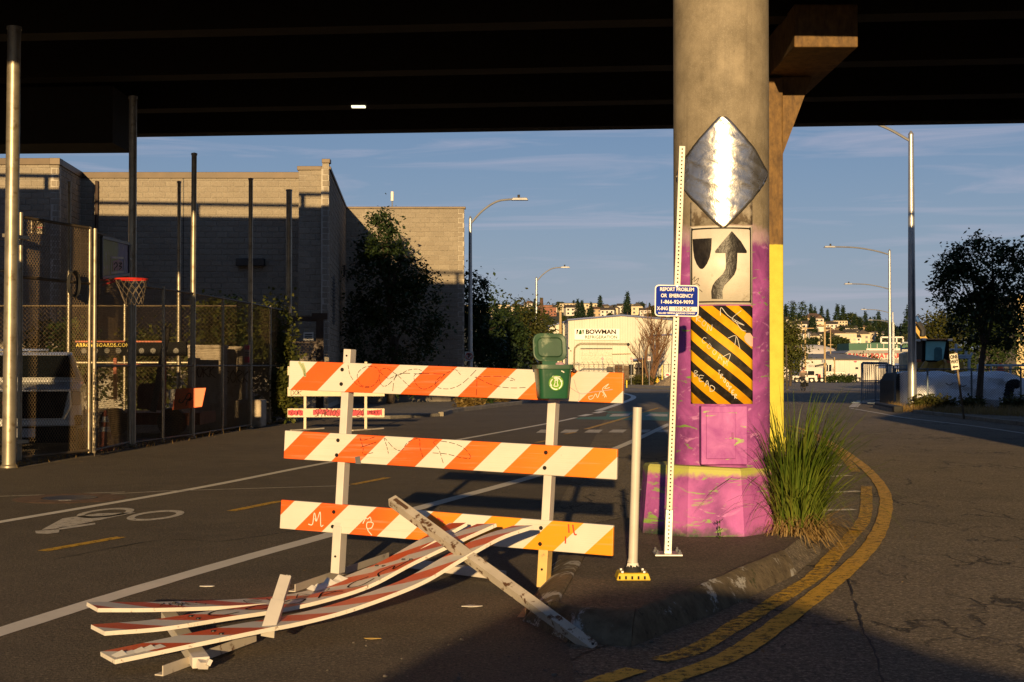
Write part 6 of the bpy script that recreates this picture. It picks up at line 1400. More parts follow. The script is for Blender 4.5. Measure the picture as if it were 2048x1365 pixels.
for _ in range(160): a = rr.uniform(0, 6.28); t = rr.random(); b.ball(p+Vector((2.4*(1-t)*math.cos(a), 2.0*(1-t)*math.sin(a), 1.45*t)), .05, 4)
b.build('stones', M_CONC, gpl, kind='stuff')
pxt('roadside_bush', 'low green and brown bush at the foot of the bare tree', 1285, 0, 752, 75, 149, M_LEAFO, 71, 40, 26, .3, .22, 0, 1, 'bush')
bn = E('notice_board', 'small white and red notice board by the gravel pile', 'sign', at(1337, 762, 146)); wallpoly('panel', ((1331, 762), (1331, 746), (1346, 746), (1346, 762)), 146, M_WHT, bn, .05); wallpoly('red_print', ((1332, 752), (1332, 748), (1338, 748), (1338, 752)), 145.95, M_PINK, bn, .03)
# far pavement and kerb band
b = MB(); P = [G(1245, 775), G(1345, 780), G(1345, 773), G(1245, 768.5)]; b.prism([p+Vector((0, 0, -.05)) for p in P], (0, 0, .17)); S(b.build('far_pavement', M_CONC))
# utility poles
def upole(px, Z, top, r, label, arm=None, m='tan_timber'):
    e = E('utility_pole', label, 'utility pole', gp(px, Z), 'wooden utility poles in the distance'); b = MB(); b.tube([gp(px, Z), at(px, top, Z)], [r, r*.7], 8); b.build('shaft', mat(m, (.40, .28, .14), .8), e, True)
    if arm:
        for y in arm[0]: b = MB(); c = at(px, y, Z); b.box(c+Vector((arm[1], 0, 0)), (abs(arm[2]), .12, .14)); b.build('cross_arm', mat(m, 0), e)
        for q in arm[3:]: b = MB(); c = at(q[0], q[1], Z); b.cyl(c, c+Vector((0, 0, q[2])), .28, 8); b.build('transformer', M_LAMP, e)
upole(1083, 180, 596, .30, 'dark brown pole rising behind the trees left of the warehouse', None, 'dark_pole_timber'); MATS['dark_pole_timber'].node_tree.nodes['Principled BSDF'].inputs['Base Color'].links[0].from_node.color_ramp.elements[1].color = (.12, .06, .03, 1); MATS['dark_pole_timber'].node_tree.nodes['Principled BSDF'].inputs['Base Color'].links[0].from_node.color_ramp.elements[0].color = (.07, .035, .02, 1)
upole(1121, 176, 624, .22, 'tan pole at the left corner of the refrigeration warehouse')
upole(1610.5, 232, 655, .17, 'left pole with cross arm beside the leafy roadside tree', ((657,), .3, 2.2, (1617, 677, .9)))
upole(1649.5, 215, 644, .19, 'tallest tan pole right of the white jeep', ((651,), -.2, 1.4, (1647, 726, .5)))
upole(1603, 245, 644, .10, 'thin white mast pole left of the cross arm pole', ((1e3,), 0, .1, (1603, 677, .8)), 'white_pole'); 
upole(1661, 260, 652, .12, 'thin dark pole right of the tallest tan pole', ((690, 700), 0, 1.0))
upole(1669, 205, 715, .12, 'short brown pole in front of the white shed')
upole(1591, 262, 664, .10, 'small lamp mast left of the poles at the white dome', ((664,), 0, 2.4), 'white_pole')
# ---------------- sheds, dome and boatyard on the right ----------------
RZ = 240
qd = E('dome_building', 'long white rounded fabric dome behind the sheds', 'building', gp(1645, 300)); b = MB(); DZ = 300
X0, X1 = xat(1560, DZ), xat(1702, DZ); g0 = gz(DZ); prof = []
for k in range(11): a = math.pi*k/10; prof.append((-10*math.cos(a), 7.6*math.sin(a)**.75))
rows = []
for k in range(9):
    t = k/8; x = X0+(X1-X0)*t; s = 1 if k < 6 else (1, .97, .86, .5)[k-5]; rows.append([Vector((x, DZ+10+y*s, g0+z*(s**.6))) for y, z in prof])
for r0, r1 in zip(rows[:-1], rows[1:]):
    for j in range(10): b.poly([r0[j], r1[j], r1[j+1], r0[j+1]])
b.poly(rows[-1]); b.build('shell', mat('white_fabric', (.70, .64, .58), .7, 0, .05, .3, 0), qd, True)
b = MB(); b.box(((X0+X1)/2, DZ+10, g0+.3), (X1-X0-.6, 20.4, .6)); b.build('footing', M_CONC, qd)
sh = E('white_shed', 'long white shed with grey roof behind the jeep', 'building', gp(1640, RZ))
b = MB(); b.prism([at(*p, RZ) for p in ((1596, 768), (1596, 717), (1670, 717), (1670, 768))], (0, 8, 0)); b.build('wall', M_SIDEW, sh)
b = MB(); q = [at(1594, 717.5, RZ-.3), at(1672, 717.5, RZ-.3), at(1665, 707.5, RZ)+Vector((0, 5, 0)), at(1594, 707.5, RZ)+Vector((0, 5, 0))]; b.prism(q, (0, .1, -.18)); b.build('roof', M_GREY, sh)
sh2 = E('white_shed', 'white flat fronted shed with small red mark right of the tallest pole', 'building', gp(1712, RZ+2)); Z2 = RZ-1
b = MB(); b.prism([at(*p, Z2) for p in ((1670.5, 768), (1670.5, 718.5), (1757, 718.5), (1757, 768))], (0, 8, 0)); b.build('wall', M_SIDEW, sh2)
b = MB(); q = [at(1670, 718.8, Z2-.3), at(1758, 719, Z2-.3), at(1712, 708.5, Z2)+Vector((0, 5, 0)), at(1666, 707.6, Z2)+Vector((0, 5, 0))]; b.prism(q, (0, .1, -.18)); b.build('roof', M_GREY, sh2)
wallpoly('window', ((1711, 738.6), (1711, 735), (1716.5, 735), (1716.5, 738.6)), Z2-.1, M_GLS, sh2, .05); wallpoly('red_mark', ((1707, 723), (1710, 722), (1714, 722.4), (1713, 725), (1710, 725.6)), Z2-.1, M_PINK, sh2, .05)
wallpoly('roof_edge', ((1670, 719.6), (1670, 718), (1757.5, 718), (1757.5, 719.6)), Z2-.4, M_DK, sh2, .2)
by = E('boatyard_building', 'white boatyard warehouse with red lettering and blue stripe', 'building', gp(1760, 280)); YZ2 = 280
b = MB(); b.prism([at(*p, YZ2) for p in ((1694, 764), (1694, 706.5), (1830, 706.5), (1830, 764))], (0, 20, 0)); b.build('wall', M_SIDEW, by)
wallpoly('roof', ((1690, 706.8), (1700, 701), (1830, 701), (1832, 706.8)), YZ2-.4, M_GREY, by, 20); wallpoly('grey_band', ((1694, 727), (1694, 719), (1830, 719), (1830, 727)), YZ2-.15, M_GREY, by, .1); wallpoly('blue_stripe', ((1694, 737), (1694, 727.2), (1830, 727.2), (1830, 737)), YZ2-.2, mat('royal_blue', (.02, .07, .28), .5, 0, .05, 1, 0), by, .1)
text('lettering', 'CANAL BOATYARD', 1.22, mat('red_letter', (.55, .03, .025), .6, bump=0), by, at(1752, 712.6, YZ2-.2)+Vector((0, -.1, 0)), bold=.03, sx=1.0, space=1.08)
gb_ = E('green_building', 'long green and white industrial building beyond the boatyard', 'building', gp(1760, 330)); wallpoly('wall', ((1698, 756), (1698, 687), (1830, 684), (1830, 756)), 330, mat('dark_green_siding', (.025, .10, .06), .6, 0, .2, .3, 0), gb_, 12); wallpoly('white_base', ((1733, 703), (1733, 697.5), (1830, 697), (1830, 703)), 329.8, M_WHT, gb_, .2)
for x in (1735, 1741, 1754, 1767, 1779): wallpoly('panel_joint', ((x, 697), (x, 688), (x+.8, 688), (x+.8, 697)), 329.7, M_WHT, gb_, .1)
bb_ = E('roof_frame_sign', 'white lattice frame sign above the boatyard roof', 'sign', at(1784, 700, 300)); 
for (a, c) in (((1762, 686), (1806, 687)), ((1762, 675), (1806, 675)), ((1762, 686), (1762, 675)), ((1806, 687), (1806, 675)), ((1793, 704), (1793, 676))):
    b = MB(); b.bar(at(*a, 300), at(*c, 300), .3, .3, (0, 1, 0)); b.build('frame_bar', M_WHT, bb_)
for k in range(8): b = MB(); b.box(at(1765+k*5.4, 679+(k % 2)*4, 300.2), (.42, .1, .36)); b.build('lattice_panel', M_DK, bb_)
# jeep
M_JEEP = mat('white_jeep_paint', (.66, .62, .55), .35, 0, .05, 2, 0)
def small_car(name, label, cat, x0, x1, Z, zroof, m, hood=.38, rise=1, cabw=(.36, .92), wr=.36):
    p = gp((x0+x1)/2, Z); e = E(name, label, cat, p); a, c = xat(x0, Z), xat(x1, Z); L = c-a; g = p.z; zb = g+zroof*.56
    b = MB(); b.prism([(a, Z, g+.40), (a, Z, zb-.10), (a+.10, Z, zb), (c-.05, Z, zb+.02), (c, Z, g+.42)], (0, 1.7, 0)); b.build('body', m, e, bevel=.05)
    q0, q1 = a+L*cabw[0], a+L*cabw[1]; b = MB(); b.prism([(q0-.25*L*.2, Z+.06, zb), (q0+.02, Z+.06, g+zroof-.03), (q0+.15, Z+.06, g+zroof), (q1-.08, Z+.06, g+zroof), (q1, Z+.06, zb)], (0, 1.58, 0)); b.build('cab', m, e, bevel=.04)
    mid = q0+(q1-q0)*.42
    for s0, s1 in ((q0+.10, mid-.06), (mid+.04, q1-.16)): b = MB(); b.prism([(s0, Z+.05, zb+.06), (s0+.06, Z+.05, g+zroof-.14), (s1, Z+.05, g+zroof-.14), (s1, Z+.05, zb+.06)], (0, .03, 0)); b.build('window', M_GLS, e)
    for x in (a+L*.18, a+L*.76):
        w = MB(); w.cyl((x, Z-.06, g+wr), (x, Z+.16, g+wr), wr, 18); wo = w.build('wheel', mat('black_rubber', 0), e); w = MB(); w.cyl((x, Z-.075, g+wr), (x, Z-.055, g+wr), wr*.55, 14); w.build('rim', M_WHT, wo)
        b = MB(); b.box((x, Z+.0, g+wr+.08), (wr*2.5, .05, wr*1.7)); b.build('wheel_arch', M_BLK, e)
    b = MB(); b.box((a-.04, Z+.85, g+.5), (.14, 1.7, .16)); b.build('bumper', M_DK, e); b = MB(); b.box((c+.04, Z+.85, g+.5), (.14, 1.7, .16)); b.build('bumper', M_DK, e)
    for y in (.25, 1.45): b = MB(); b.box((a-.01, Z+y, zb-.22), (.06, .2, .16)); b.build('headlight', M_GLS, e)
    return e
jp = small_car('jeep', 'white boxy two door jeep parked across the far lot', 'car', 1584.5, 1635, 205, 1.86, M_JEEP)
b = MB(); p = gp(1637, 205); b.cyl((p.x-.08, 205.9, p.z+.95), (p.x+.1, 205.9, p.z+.95), .36, 16); b.build('spare_wheel', mat('black_rubber', 0), jp)
small_car('red_car', 'small red car partly hidden behind the white jeep', 'car', 1629, 1648, 212, 1.25, mat('red_car_paint', (.45, .02, .02), .4, 0, .05, 2, 0), cabw=(.2, .7))
small_car('white_car', 'white sedan parked behind the low hedge', 'car', 1694, 1722, 218, 1.35, M_JEEP, cabw=(.2, .8))
ut = small_car('utility_truck', 'pale utility truck with dark windows behind the short brown pole', 'truck', 1650, 1692, 226, 2.9, M_JEEP, cabw=(.03, .36), wr=.45)
b = MB(); p = gp(1650, 225.6); b.bar((xat(1630, 225.6), 225.6, p.z+2.5), (xat(1653, 225.6), 225.6, p.z+2.9), .3, .3); b.build('boom', M_DK, ut)
for i, (cx, w, t_) in enumerate(((1668, 34, 750), (1695, 30, 751))): pxt('low_hedge', ['low dark green hedge right of the white jeep', 'right hand low hedge in front of the white sedan'][i], cx, 0, t_, w, 203, M_LEAFG, 80+i, 40, 26, .25, .22, 0, 1, 'hedge')
pxt('roadside_tree', 'leafy tree just right of the yellow pier beside the lot', 1580, 0, 640, 62, 150, M_LEAFY, 83, 100, 32, .5, .3, .16)
wp = E('wooden_post', 'thin dark post at the lot edge right of the yellow pier', 'post', gp(1574, 112)); b = MB(); b.cyl(gp(1574, 112), at(1572, 690, 112), .07, 8); b.build('shaft', mat('dark_timber', 0), wp); b = MB(); b.box(gp(1574, 112), (.3, .3, .1)); b.build('foot', M_DK, wp)
pt_ = E('truck_canopy_tree', 'dark tree top above the boatyard roof', 'tree', at(1735, 720, 262)); c_ = crown(MB(), [((xat(1738, 262), 262, zat(717, 262)), (2.4, 1.2, .9), 16)], 26, .4, .35, random.Random(84)); c_.build('crown', M_LEAFD, pt_, fix=False); b = MB(); b.cyl(gp(1738, 262), at(1738, 712, 262), .15, 6); b.build('trunk', mat('grey_brown_bark', 0), pt_)
# ---------------- cyclist ----------------
def skinbody(name, pts, edges, rad, m, parent, sub_=2):
    me = bpy.data.meshes.new(name); off = wloc(parent); me.from_pydata([Vector(p)-off for p in pts], edges, []); o = bpy.data.objects.new(name, me); C.objects.link(o); o.parent = parent
    s = o.modifiers.new('skin', 'SKIN'); 
    for i, r in enumerate(rad): me.skin_vertices[0].data[i].radius = (r, r) if isinstance(r, (int, float)) else r
    me.skin_vertices[0].data[0].use_root = True
    ss = o.modifiers.new('sub', 'SUBSURF'); ss.levels = 1; ss.render_levels = sub_
    me.materials.append(m); bpy.context.view_layer.update()
    nm = bpy.data.meshes.new_from_object(o.evaluated_get(bpy.context.evaluated_depsgraph_get())); o.modifiers.clear(); o.data = nm; nm.polygons.foreach_set('use_smooth', [True]*len(nm.polygons)); return o
CZ = 108; cb = gp(1606, CZ); bk = E('bicycle', 'bicycle with dark front bags ridden on the far road', 'bicycle', cb)
for y, nm in ((-.52, 'front_wheel'), (.52, 'rear_wheel')):
    b = MB(); b.tube([cb+Vector((0, y+.33*math.cos(a), .34+.33*math.sin(a))) for a in [j*2*math.pi/24 for j in range(25)]], .03, 6, False); w = b.build(nm, mat('black_rubber', 0), bk, True)
    b = MB(); [b.tube([cb+Vector((0, y, .34)), cb+Vector((0, y+.31*math.cos(a), .34+.31*math.sin(a)))], .004, 3) for a in [j*math.pi/6 for j in range(12)]]; b.build('spokes', M_LAMP, w)
q = lambda x, y, z: cb+Vector((x, y, z))
b = MB(); [b.tube(t, .018, 6) for t in ([q(0, -.52, .34), q(0, -.36, .95), q(0, -.34, 1.03)], [q(0, -.38, .85), q(0, .05, .30)], [q(0, -.38, .88), q(0, .22, .86)], [q(0, .22, .92), q(0, .05, .30), q(0, .52, .34), q(0, .2, .84)])]; b.build('frame', M_DK, bk)
b = MB(); b.tube(catmull([q(-.32, -.22, 1.02), q(-.18, -.34, 1.06), q(.18, -.34, 1.06), q(.32, -.22, 1.02)], 4), .016, 6); b.build('handlebar', M_DK, bk)
b = MB(); b.box(q(0, .22, .95), (.15, .27, .06)); b.build('saddle', M_DK, bk, bevel=.02)
for s in (-1, 1):
    b = MB(); b.box(q(s*.2, -.48, .52), (.16, .3, .40)); o = b.build('front_bag', M_BLK, bk, bevel=.03); b = MB(); b.box(q(s*.2, -.635, .66), (.15, .01, .03)); b.build('reflective_strip', M_WHT, o)
pe = E('person', 'cyclist in grey brown top and dark trousers riding towards the camera', 'person', q(0, .2, 0)); M_SKIN = mat('skin', (.42, .24, .16), .6, 0, .08, 8, 0); M_TOP = mat('grey_brown_top', (.17, .13, .10), .85); M_TRS = mat('dark_trousers', (.02, .02, .024), .85)
pts = [q(0, .2, .98), q(0, .08, 1.18), q(0, -.05, 1.38), q(0, -.10, 1.46), q(0, -.14, 1.55), q(0, -.15, 1.66), q(-.19, -.04, 1.40), q(-.28, -.10, 1.20), q(-.30, -.23, 1.05), q(.19, -.04, 1.40), q(.28, -.10, 1.20), q(.30, -.23, 1.05), q(-.10, .17, .92), q(-.13, -.20, .80), q(-.11, -.02, .42), q(-.11, -.14, .36), q(.10, .17, .92), q(.13, -.12, .62), q(.11, .0, .22), q(.11, -.12, .16)]
ed = [(0, 1), (1, 2), (2, 3), (3, 4), (4, 5), (2, 6), (6, 7), (7, 8), (2, 9), (9, 10), (10, 11), (0, 12), (12, 13), (13, 14), (14, 15), (0, 16), (16, 17), (17, 18), (18, 19)]
ra = [.15, .15, .15, .055, .085, .08, .075, .05, .035, .075, .05, .035, .09, .065, .045, .035, .09, .065, .045, .035]
skinbody('body', pts, ed, ra, M_SKIN, pe)
skinbody('jacket', [pts[i] for i in (0, 1, 2, 6, 7, 9, 10)]+[q(-.297, -.20, 1.08), q(.297, -.20, 1.08)], [(0, 1), (1, 2), (2, 3), (3, 4), (2, 5), (5, 6), (4, 7), (6, 8)], [.17, .172, .17, .092, .065, .092, .065, .05, .05], M_TOP, pe)
skinbody('trousers', [pts[i] for i in (0, 12, 13, 14, 16, 17, 18)], [(0, 1), (1, 2), (2, 3), (0, 4), (4, 5), (5, 6)], [.165, .11, .082, .06, .11, .082, .06], M_TRS, pe)
b = MB(); b.ball(q(0, -.145, 1.70), (.105, .125, .085), 14); b.build('cap', mat('dark_red_cap', (.10, .03, .03), .8), pe, True)
for s in (-1, 1): b = MB(); b.box(q(s*.11, -.16 if s < 0 else -.14, .35 if s < 0 else .15), (.09, .24, .07)); b.build('shoe', M_DK, pe, bevel=.02)
b = MB(); b.tube([q(0, -.225, 1.62), q(0, -.255, 1.585), q(0, -.235, 1.575)], .016, 6); b.build('nose', M_SKIN, pe)
for s in (-1, 1): b = MB(); b.ball(q(s*.035, -.228, 1.625), .013, 8); b.build('eye', M_DK, pe)
b = MB(); b.box(q(0, -.228, 1.535), (.05, .015, .012)); b.build('mouth', mat('lip', (.25, .09, .07), .6), pe)
# ---------------- right hand yard ----------------
tp = E('temporary_fence_stack', 'stack of grey blue temporary fence panels leaning upright by the road', 'fence panels', gp(1745, 62)); M_TFP = mat('blue_grey_steel', (.14, .18, .22), .5, .4, .2, 3, 0)
def tpanel(A, B, h, lean):
    A = Vector((A[0], A[1], gz(A[1]))); B = Vector((B[0], B[1], gz(B[1]))); up = Vector((lean[0], lean[1], h)); m_ = MB()
    m_.bar(A, A+up, .045, .045, (0, 1, 0)); m_.bar(B, B+up, .045, .045, (0, 1, 0)); m_.bar(A+up, B+up, .045, .045); m_.bar(A+up*.06, B+up*.06, .045, .045); m_.bar(A+up*.55, B+up*.55, .03, .03)
    for k in range(1, 14): t = k/14; m_.bar(A.lerp(B, t)+up*.06, A.lerp(B, t)+up, .011, .011, (0, 1, 0))
    return m_.build('panel', M_TFP, tp, fix=False)
for i in range(3): tpanel((xat(1722, 61)+.10*i, 61+.35*i), (xat(1768, 64)+.14*i, 63.8+.3*i), 1.75-.03*i, (.10-.05*i, .05))
tpanel((xat(1750, 61.5), 61.5), (xat(1795, 60.5), 60.5), 1.6, (0, 0)); tpanel((xat(1786, 61), 61), (xat(1812, 58), 58), 1.6, (.02, 0))
b = MB(); p = gp(1735, 60); b.bar(p+Vector((-.6, 0, .04)), p+Vector((.5, -1.2, .04)), .25, .05); b.bar(p+Vector((-.4, .8, .04)), p+Vector((1.0, -.4, .04)), .08, .05); b.build('foot_plate', mat('pale_blue_steel', (.30, .36, .42), .5, .2), tp)
# white tarp covered stockpile
tq = E('tarp_stockpile', 'stockpile covered in wrinkled white plastic sheeting behind the wire fence', 'covered pile', gp(1930, 55)); b = MB(); nx, nz = 74, 16; X0, X1 = xat(1828, 54), 22.5; g0 = gz(54); rows = []
for i in range(nx+1):
    x = X0+(X1-X0)*i/nx; h = 1.28+.07*math.sin(x*2.1)+.05*math.sin(x*5.3+1)-.10*max(0, x-18.2); row = []
    for j in range(nz+1):
        t = j/nz
        if t < .55: s = t/.55; y = 54+.35*s**2; z = h*s*.93
        else: s = (t-.55)/.45; y = 54.35+2.6*s; z = h*(.93+.07*math.sin(s*3.14))+.06*math.sin(3*x+4*s)
        wv = .09*math.sin(x*3.3+z*4.5+1.2*math.sin(x*1.7))+.08*abs(math.sin(x*5.5-z*5))+.05*math.sin(z*15+x*2.5+math.sin(x*4)); row.append(Vector((x, y+wv*(1 if t < .6 else .3), g0+z)))
    rows.append(row)
for r0, r1 in zip(rows[:-1], rows[1:]):
    for j in range(nz): b.poly([r0[j], r1[j], r1[j+1], r0[j+1]])
b.poly([r for r in rows[0]]+[rows[0][-1]+Vector((0, 0, -1.3))]); b.build('sheet', mat('white_plastic_sheet', (.78, .80, .84), .45, 0, .1, 1, .35, 5, .06), tq, True)
for (px, py) in ((1898, 770), (1925, 773)): b = MB(); c = at(px, py, 53.9); b.tube(catmull([c+Vector((-.12, 0, .06)), c+Vector((0, -.02, -.01)), c+Vector((.16, 0, .05))], 4), .016, 5); b.build('tie_rope', M_DK, tq)
bpq = E('black_drain_pipe', 'black corrugated pipe hanging over the white sheeting', 'pipe', at(2018, 820, 53.3)); b = MB(); pp = catmull([at(2034, 768, 53.7), at(2022, 770, 53.5), at(2018, 785, 53.4), at(2013, 820, 53.3)], 10)
b.tube(pp, [.17*(1+.12*math.sin(k*2.1)) for k in range(len(pp))], 12); b.build('corrugated_tube', M_BLK, bpq, True)
bc_ = E('black_container', 'black sheeted heap behind the bright lamp post base', 'covered pile', gp(1806, 57)); b = MB(); b.prism([at(*p, 56) for p in ((1787, 816), (1789, 762), (1797, 748), (1826, 744), (1832, 816))], (0, 2.2, 0)); b.build('sheet', mat('black_sheet', (.010, .010, .010), .8, 0, .3, 3, .3, 6, .05), bc_, bevel=.05)
rf = E('chain_link_fence', 'low chain link fence in front of the white plastic sheeting', 'fence', gp(1940, 51.5)); FA, FB = (xat(1786, 52.5), 52.5), (xat(2075, 49.5), 49.5); g0 = gz(51)
chainlink('wire_mesh', FA, FB, g0+.05, 1.36, rf, .09, .0042)
rf.children[0].data.materials[0] = mat('dark_blue_grey_wire', (.05, .06, .07), .6, .3)
for px in (1790, 1858, 1947, 2043): 
    t = (px-1786)/(2075-1786); p = (FA[0]+(FB[0]-FA[0])*t, FA[1]+(FB[1]-FA[1])*t); pipe('fence_post', V3(p, g0), V3(p, 1.42), .035, rf, M_TFP)
pipe('rail', V3(FA, 1.38), V3(FB, 1.38), .022, rf, M_TFP)
# loader
ld = E('wheel_loader', 'yellow wheel loader with large tinted cab behind the white sheeting', 'loader', gp(1872, 72)); LZ = 72; M_CAT = mat('dusty_yellow_paint', (.42, .23, .025), .55, 0, .25, 3, .1, 20, dirt=(.10, .06, .025), ds=3, dt=(.5, .7)); M_TINT = mat('teal_glass', (.20, .52, .50), .3, 0, .2, 1, 0)
wallpoly('body', ((1834, 756), (1836, 724), (1926, 724), (1930, 756)), LZ+.6, M_CAT, ld, 3)
cbk = wallpoly('cab', ((1844, 724), (1845, 680), (1898, 680), (1898, 724)), LZ+.5, M_BLK, ld, 1.5)
wallpoly('windscreen', ((1851, 721), (1852, 683), (1892, 683), (1886, 721)), LZ+.42, M_TINT, cbk, .06); wallpoly('cab_roof', ((1834, 681), (1836, 677.5), (1906, 677.5), (1908, 681)), LZ+.2, M_BRST, cbk, 2)
wallpoly('seat', ((1869, 722), (1869, 699), (1872, 695), (1881, 695), (1884, 699), (1884, 722)), LZ+.38, mat('dark_teal', (.04, .13, .14), .6), cbk, .03)  # seat outline in a darker teal than the windscreen
wallpoly('side_panel', ((1806, 748), (1806, 708), (1817, 704), (1817, 748)), LZ+.4, mat('cream_hood', (.5, .40, .25), .5), ld, .8)
for a, c in (((1852, 725), (1838, 748)), ((1888, 725), (1874, 748)), ((1890, 722), (1892, 748)), ((1876, 727), (1890, 722))): b = MB(); b.bar(at(*a, LZ+.2), at(*c, LZ-.1), .18, .2, (0, 1, 0)); b.build('lift_arm', M_CAT, ld)
for px in (1846, 1906): b = MB(); c = Vector((xat(px, LZ+1), LZ+1, gz(LZ)+.85)); b.cyl(c, c+Vector((0, .7, 0)), .85, 20); b.build('wheel', mat('black_rubber', 0), ld)
for px, py in ((1848, 679), (1900, 680), (1836, 681)): b = MB(); b.box(at(px, py, LZ), (.22, .15, .12)); b.build('work_light', M_LAMP, ld)
for px, py in ((1836, 722), (1899, 724)): b = MB(); b.box(at(px, py, LZ+.1), (.28, .15, .14)); b.build('orange_lamp', M_ORG, ld)
M_WP = mat('pale_blue_pipe', (.40, .46, .50), .45, .2, .1, 3, 0)
def frame(name, label, cat, segs, Z, r, m): 
    e = E(name, label, cat, gp(segs[0][0][0], Z)); 
    for s in segs: b = MB(); b.tube([at(*p, Z) for p in s], r, 6); b.build('tube', m, e, True)
    return e
frame('rail_frame', 'pale pipe handrail left of the loader cab', 'railing', (((1802, 704), (1802, 690), (1805, 686), (1845, 685)), ((1803, 698), (1846, 698)), ((1835, 686), (1834, 709)), ((1808, 709), (1840, 709)), ((1818, 709), (1818, 750))), 76, .05, M_WP)
frame('pipe_frame', 'pale pipe frame standing right of the loader cab', 'pipe frame', (((1912, 688), (1912, 745)), ((1912, 712), (1942, 712), (1944, 706)), ((1932, 712), (1932, 700)), ((1900, 700), (1924, 700)), ((1938, 718), (1938, 746)), ((1916, 716), (1942, 716))), 68, .07, M_WP)
frame('yard_rail', 'pale railing behind the right hand tree', 'railing', (((1955, 752), (1955, 731), (1982, 731), (1982, 752)), ((2020, 731), (2060, 731)), ((2021, 731), (2021, 752)), ((1982, 731), (2020, 731.5))), 66, .06, M_WP)
cn2 = E('traffic_cone', 'orange traffic cone beyond the right hand tree trunk', 'traffic cone', gp(2001, 68)); p = at(2001, 742, 68); b = MB(); b.lathe([(.2, 0), (.05, .36), (.04, .37)], p, 12); b.build('cone_body', mat('bright_orange_sheeting', 0), cn2, True); b = MB(); b.box(p+Vector((0, 0, -.02)), (.5, .5, .06)); b.build('base', M_DK, cn2); b = MB(); b.cyl(gp(2001, 68), p, .04, 6); b.build('stand', M_DK, cn2)
ex = E('excavator_boom', 'yellow excavator boom rising behind the tallest street lamp', 'excavator', gp(1850, 84)); EZ = 84
b = MB(); b.prism([at(*p, EZ) for p in ((1826, 634), (1832, 633), (1838, 655), (1860, 684), (1846, 684), (1827, 658))], (0, .45, 0)); b.build('boom', mat('yellow_boom_paint', (.50, .30, .05), .55), ex)  # boom in a slightly paler yellow than the turret
b = MB(); b.tube([at(1832, 634, EZ-.1), at(1838, 645, EZ-.1), at(1848, 662, EZ-.1)], .12, 8); b.build('hydraulic_ram', mat('blue_hose', (.03, .10, .30), .5), ex); b = MB(); b.tube([at(1836, 645, EZ-.2), at(1846, 660, EZ-.2), at(1846, 672, EZ-.2)], .16, 8); b.build('hose_bundle', M_DK, ex)
b = MB(); b.tube(catmull([at(1832, 634, EZ), at(1836, 629, EZ), at(1838, 633, EZ), at(1836, 640, EZ)], 5), .025, 5); b.build('hose_loop', M_DK, ex); wallpoly('turret', ((1838, 760), (1838, 684), (1868, 684), (1868, 760)), EZ+.3, M_CAT, ex, 2)
# one way sign
ow = E('one_way_sign', 'leaning ONE WAY sign with black arrow on a steel post', 'sign', G(1928, 838)); p0 = G(1928, 838); p1 = at(1910, 705, p0.y)
b = MB(); b.bar(p0, p1, .05, .05, (0, -1, 0)); b.build('post', M_RAIL, ow)
ax2 = (p1-p0).normalized(); r2 = Vector((ax2.z, 0, -ax2.x)); cs_ = at(1909, 724, p0.y-.04)
b = MB(); b.prism(rrect(cs_, .235, .46, .02, r2, ax2), (0, .006, 0)); sgn = b.build('panel', M_SIGNW, ow)
text('lettering', 'ONE', .145, M_LETB, sgn, cs_+ax2*.135+Vector((0, -.004, 0)), r2, ax2, .007, sx=.66); text('lettering', 'WAY', .145, M_LETB, sgn, cs_+ax2*.0+Vector((0, -.004, 0)), r2, ax2, .007, sx=.62)
ribbon([[(-.115, -.228), (.115, -.228), (.115, .228), (-.115, .228), (-.115, -.228)]], .007, lambda u, v, off: cs_+r2*u+ax2*v+Vector((0, -off, 0)), n=1, off=.003).build('border', M_LETB, sgn, fix=False)
b = MB(); b.prism([cs_+r2*x+ax2*y+Vector((0, -.005, 0)) for x, y in ((-.085, -.145), (-.02, -.095), (-.02, -.125), (.085, -.125), (.085, -.165), (-.02, -.165), (-.02, -.195))], (0, .003, 0)); b.build('arrow', M_LETB, sgn)
# right tree, grass strip, kerb
tb = G(1992, 824); TZ = 48.5
cs = [((xat(1985, TZ), TZ, 3.2), (1.55, 1.4, 1.1), 120), ((xat(1930, TZ), TZ, 4.0), (.9, .9, .9), 55), ((xat(2040, TZ), TZ, 3.8), (1.1, 1.1, 1.0), 70), ((xat(1975, TZ), TZ, 5.0), (1.2, 1.0, .7), 55), ((xat(1905, TZ), TZ, 5.0), (.35, .3, .55), 11), ((xat(1890, TZ), TZ, 4.6), (.3, .3, .5), 10), ((xat(1953, TZ), TZ, 5.55), (.22, .2, .45), 8), ((xat(1925, TZ), TZ, 5.3), (.2, .2, .5), 8), ((xat(2000, TZ), TZ, 5.4), (.22, .2, .4), 8), ((xat(2035, TZ), TZ, 5.2), (.25, .2, .4), 9), ((xat(1880, TZ), TZ, 4.1), (.35, .3, .35), 9)]
tree('street_tree', 'dark leafy street tree at the right edge beside the one way sign', 'tree', (tb.x, TZ, gz(TZ)), cs, 38, .17, .13, M_LEAFD, 91, .13)
pxt('leafy_tree', 'olive tree behind the loader lit at its top', 1868, 0, 622, 105, 105, M_LEAFO, 92, 120, 34, .45, .26)
pxt('leafy_tree', 'dark trees mass behind the right hand street tree', 1975, 0, 600, 190, 112, M_LEAFG, 93, 150, 34, .6, .3)
cbd = E('cream_building', 'sunlit cream building at the right edge behind the tree', 'building', gp(2052, 125)); wallpoly('wall', ((2033, 770), (2033, 590), (2200, 590), (2200, 770)), 125, mat('cream_render', (.60, .46, .24), .8, 0, .1, .5, 0), cbd, 10)
for y in (630, 668): wallpoly('window', ((2040, y+14), (2040, y), (2047, y), (2047, y+14)), 124.9, M_GLS, cbd, .05)
b = MB(); rr = random.Random(12)
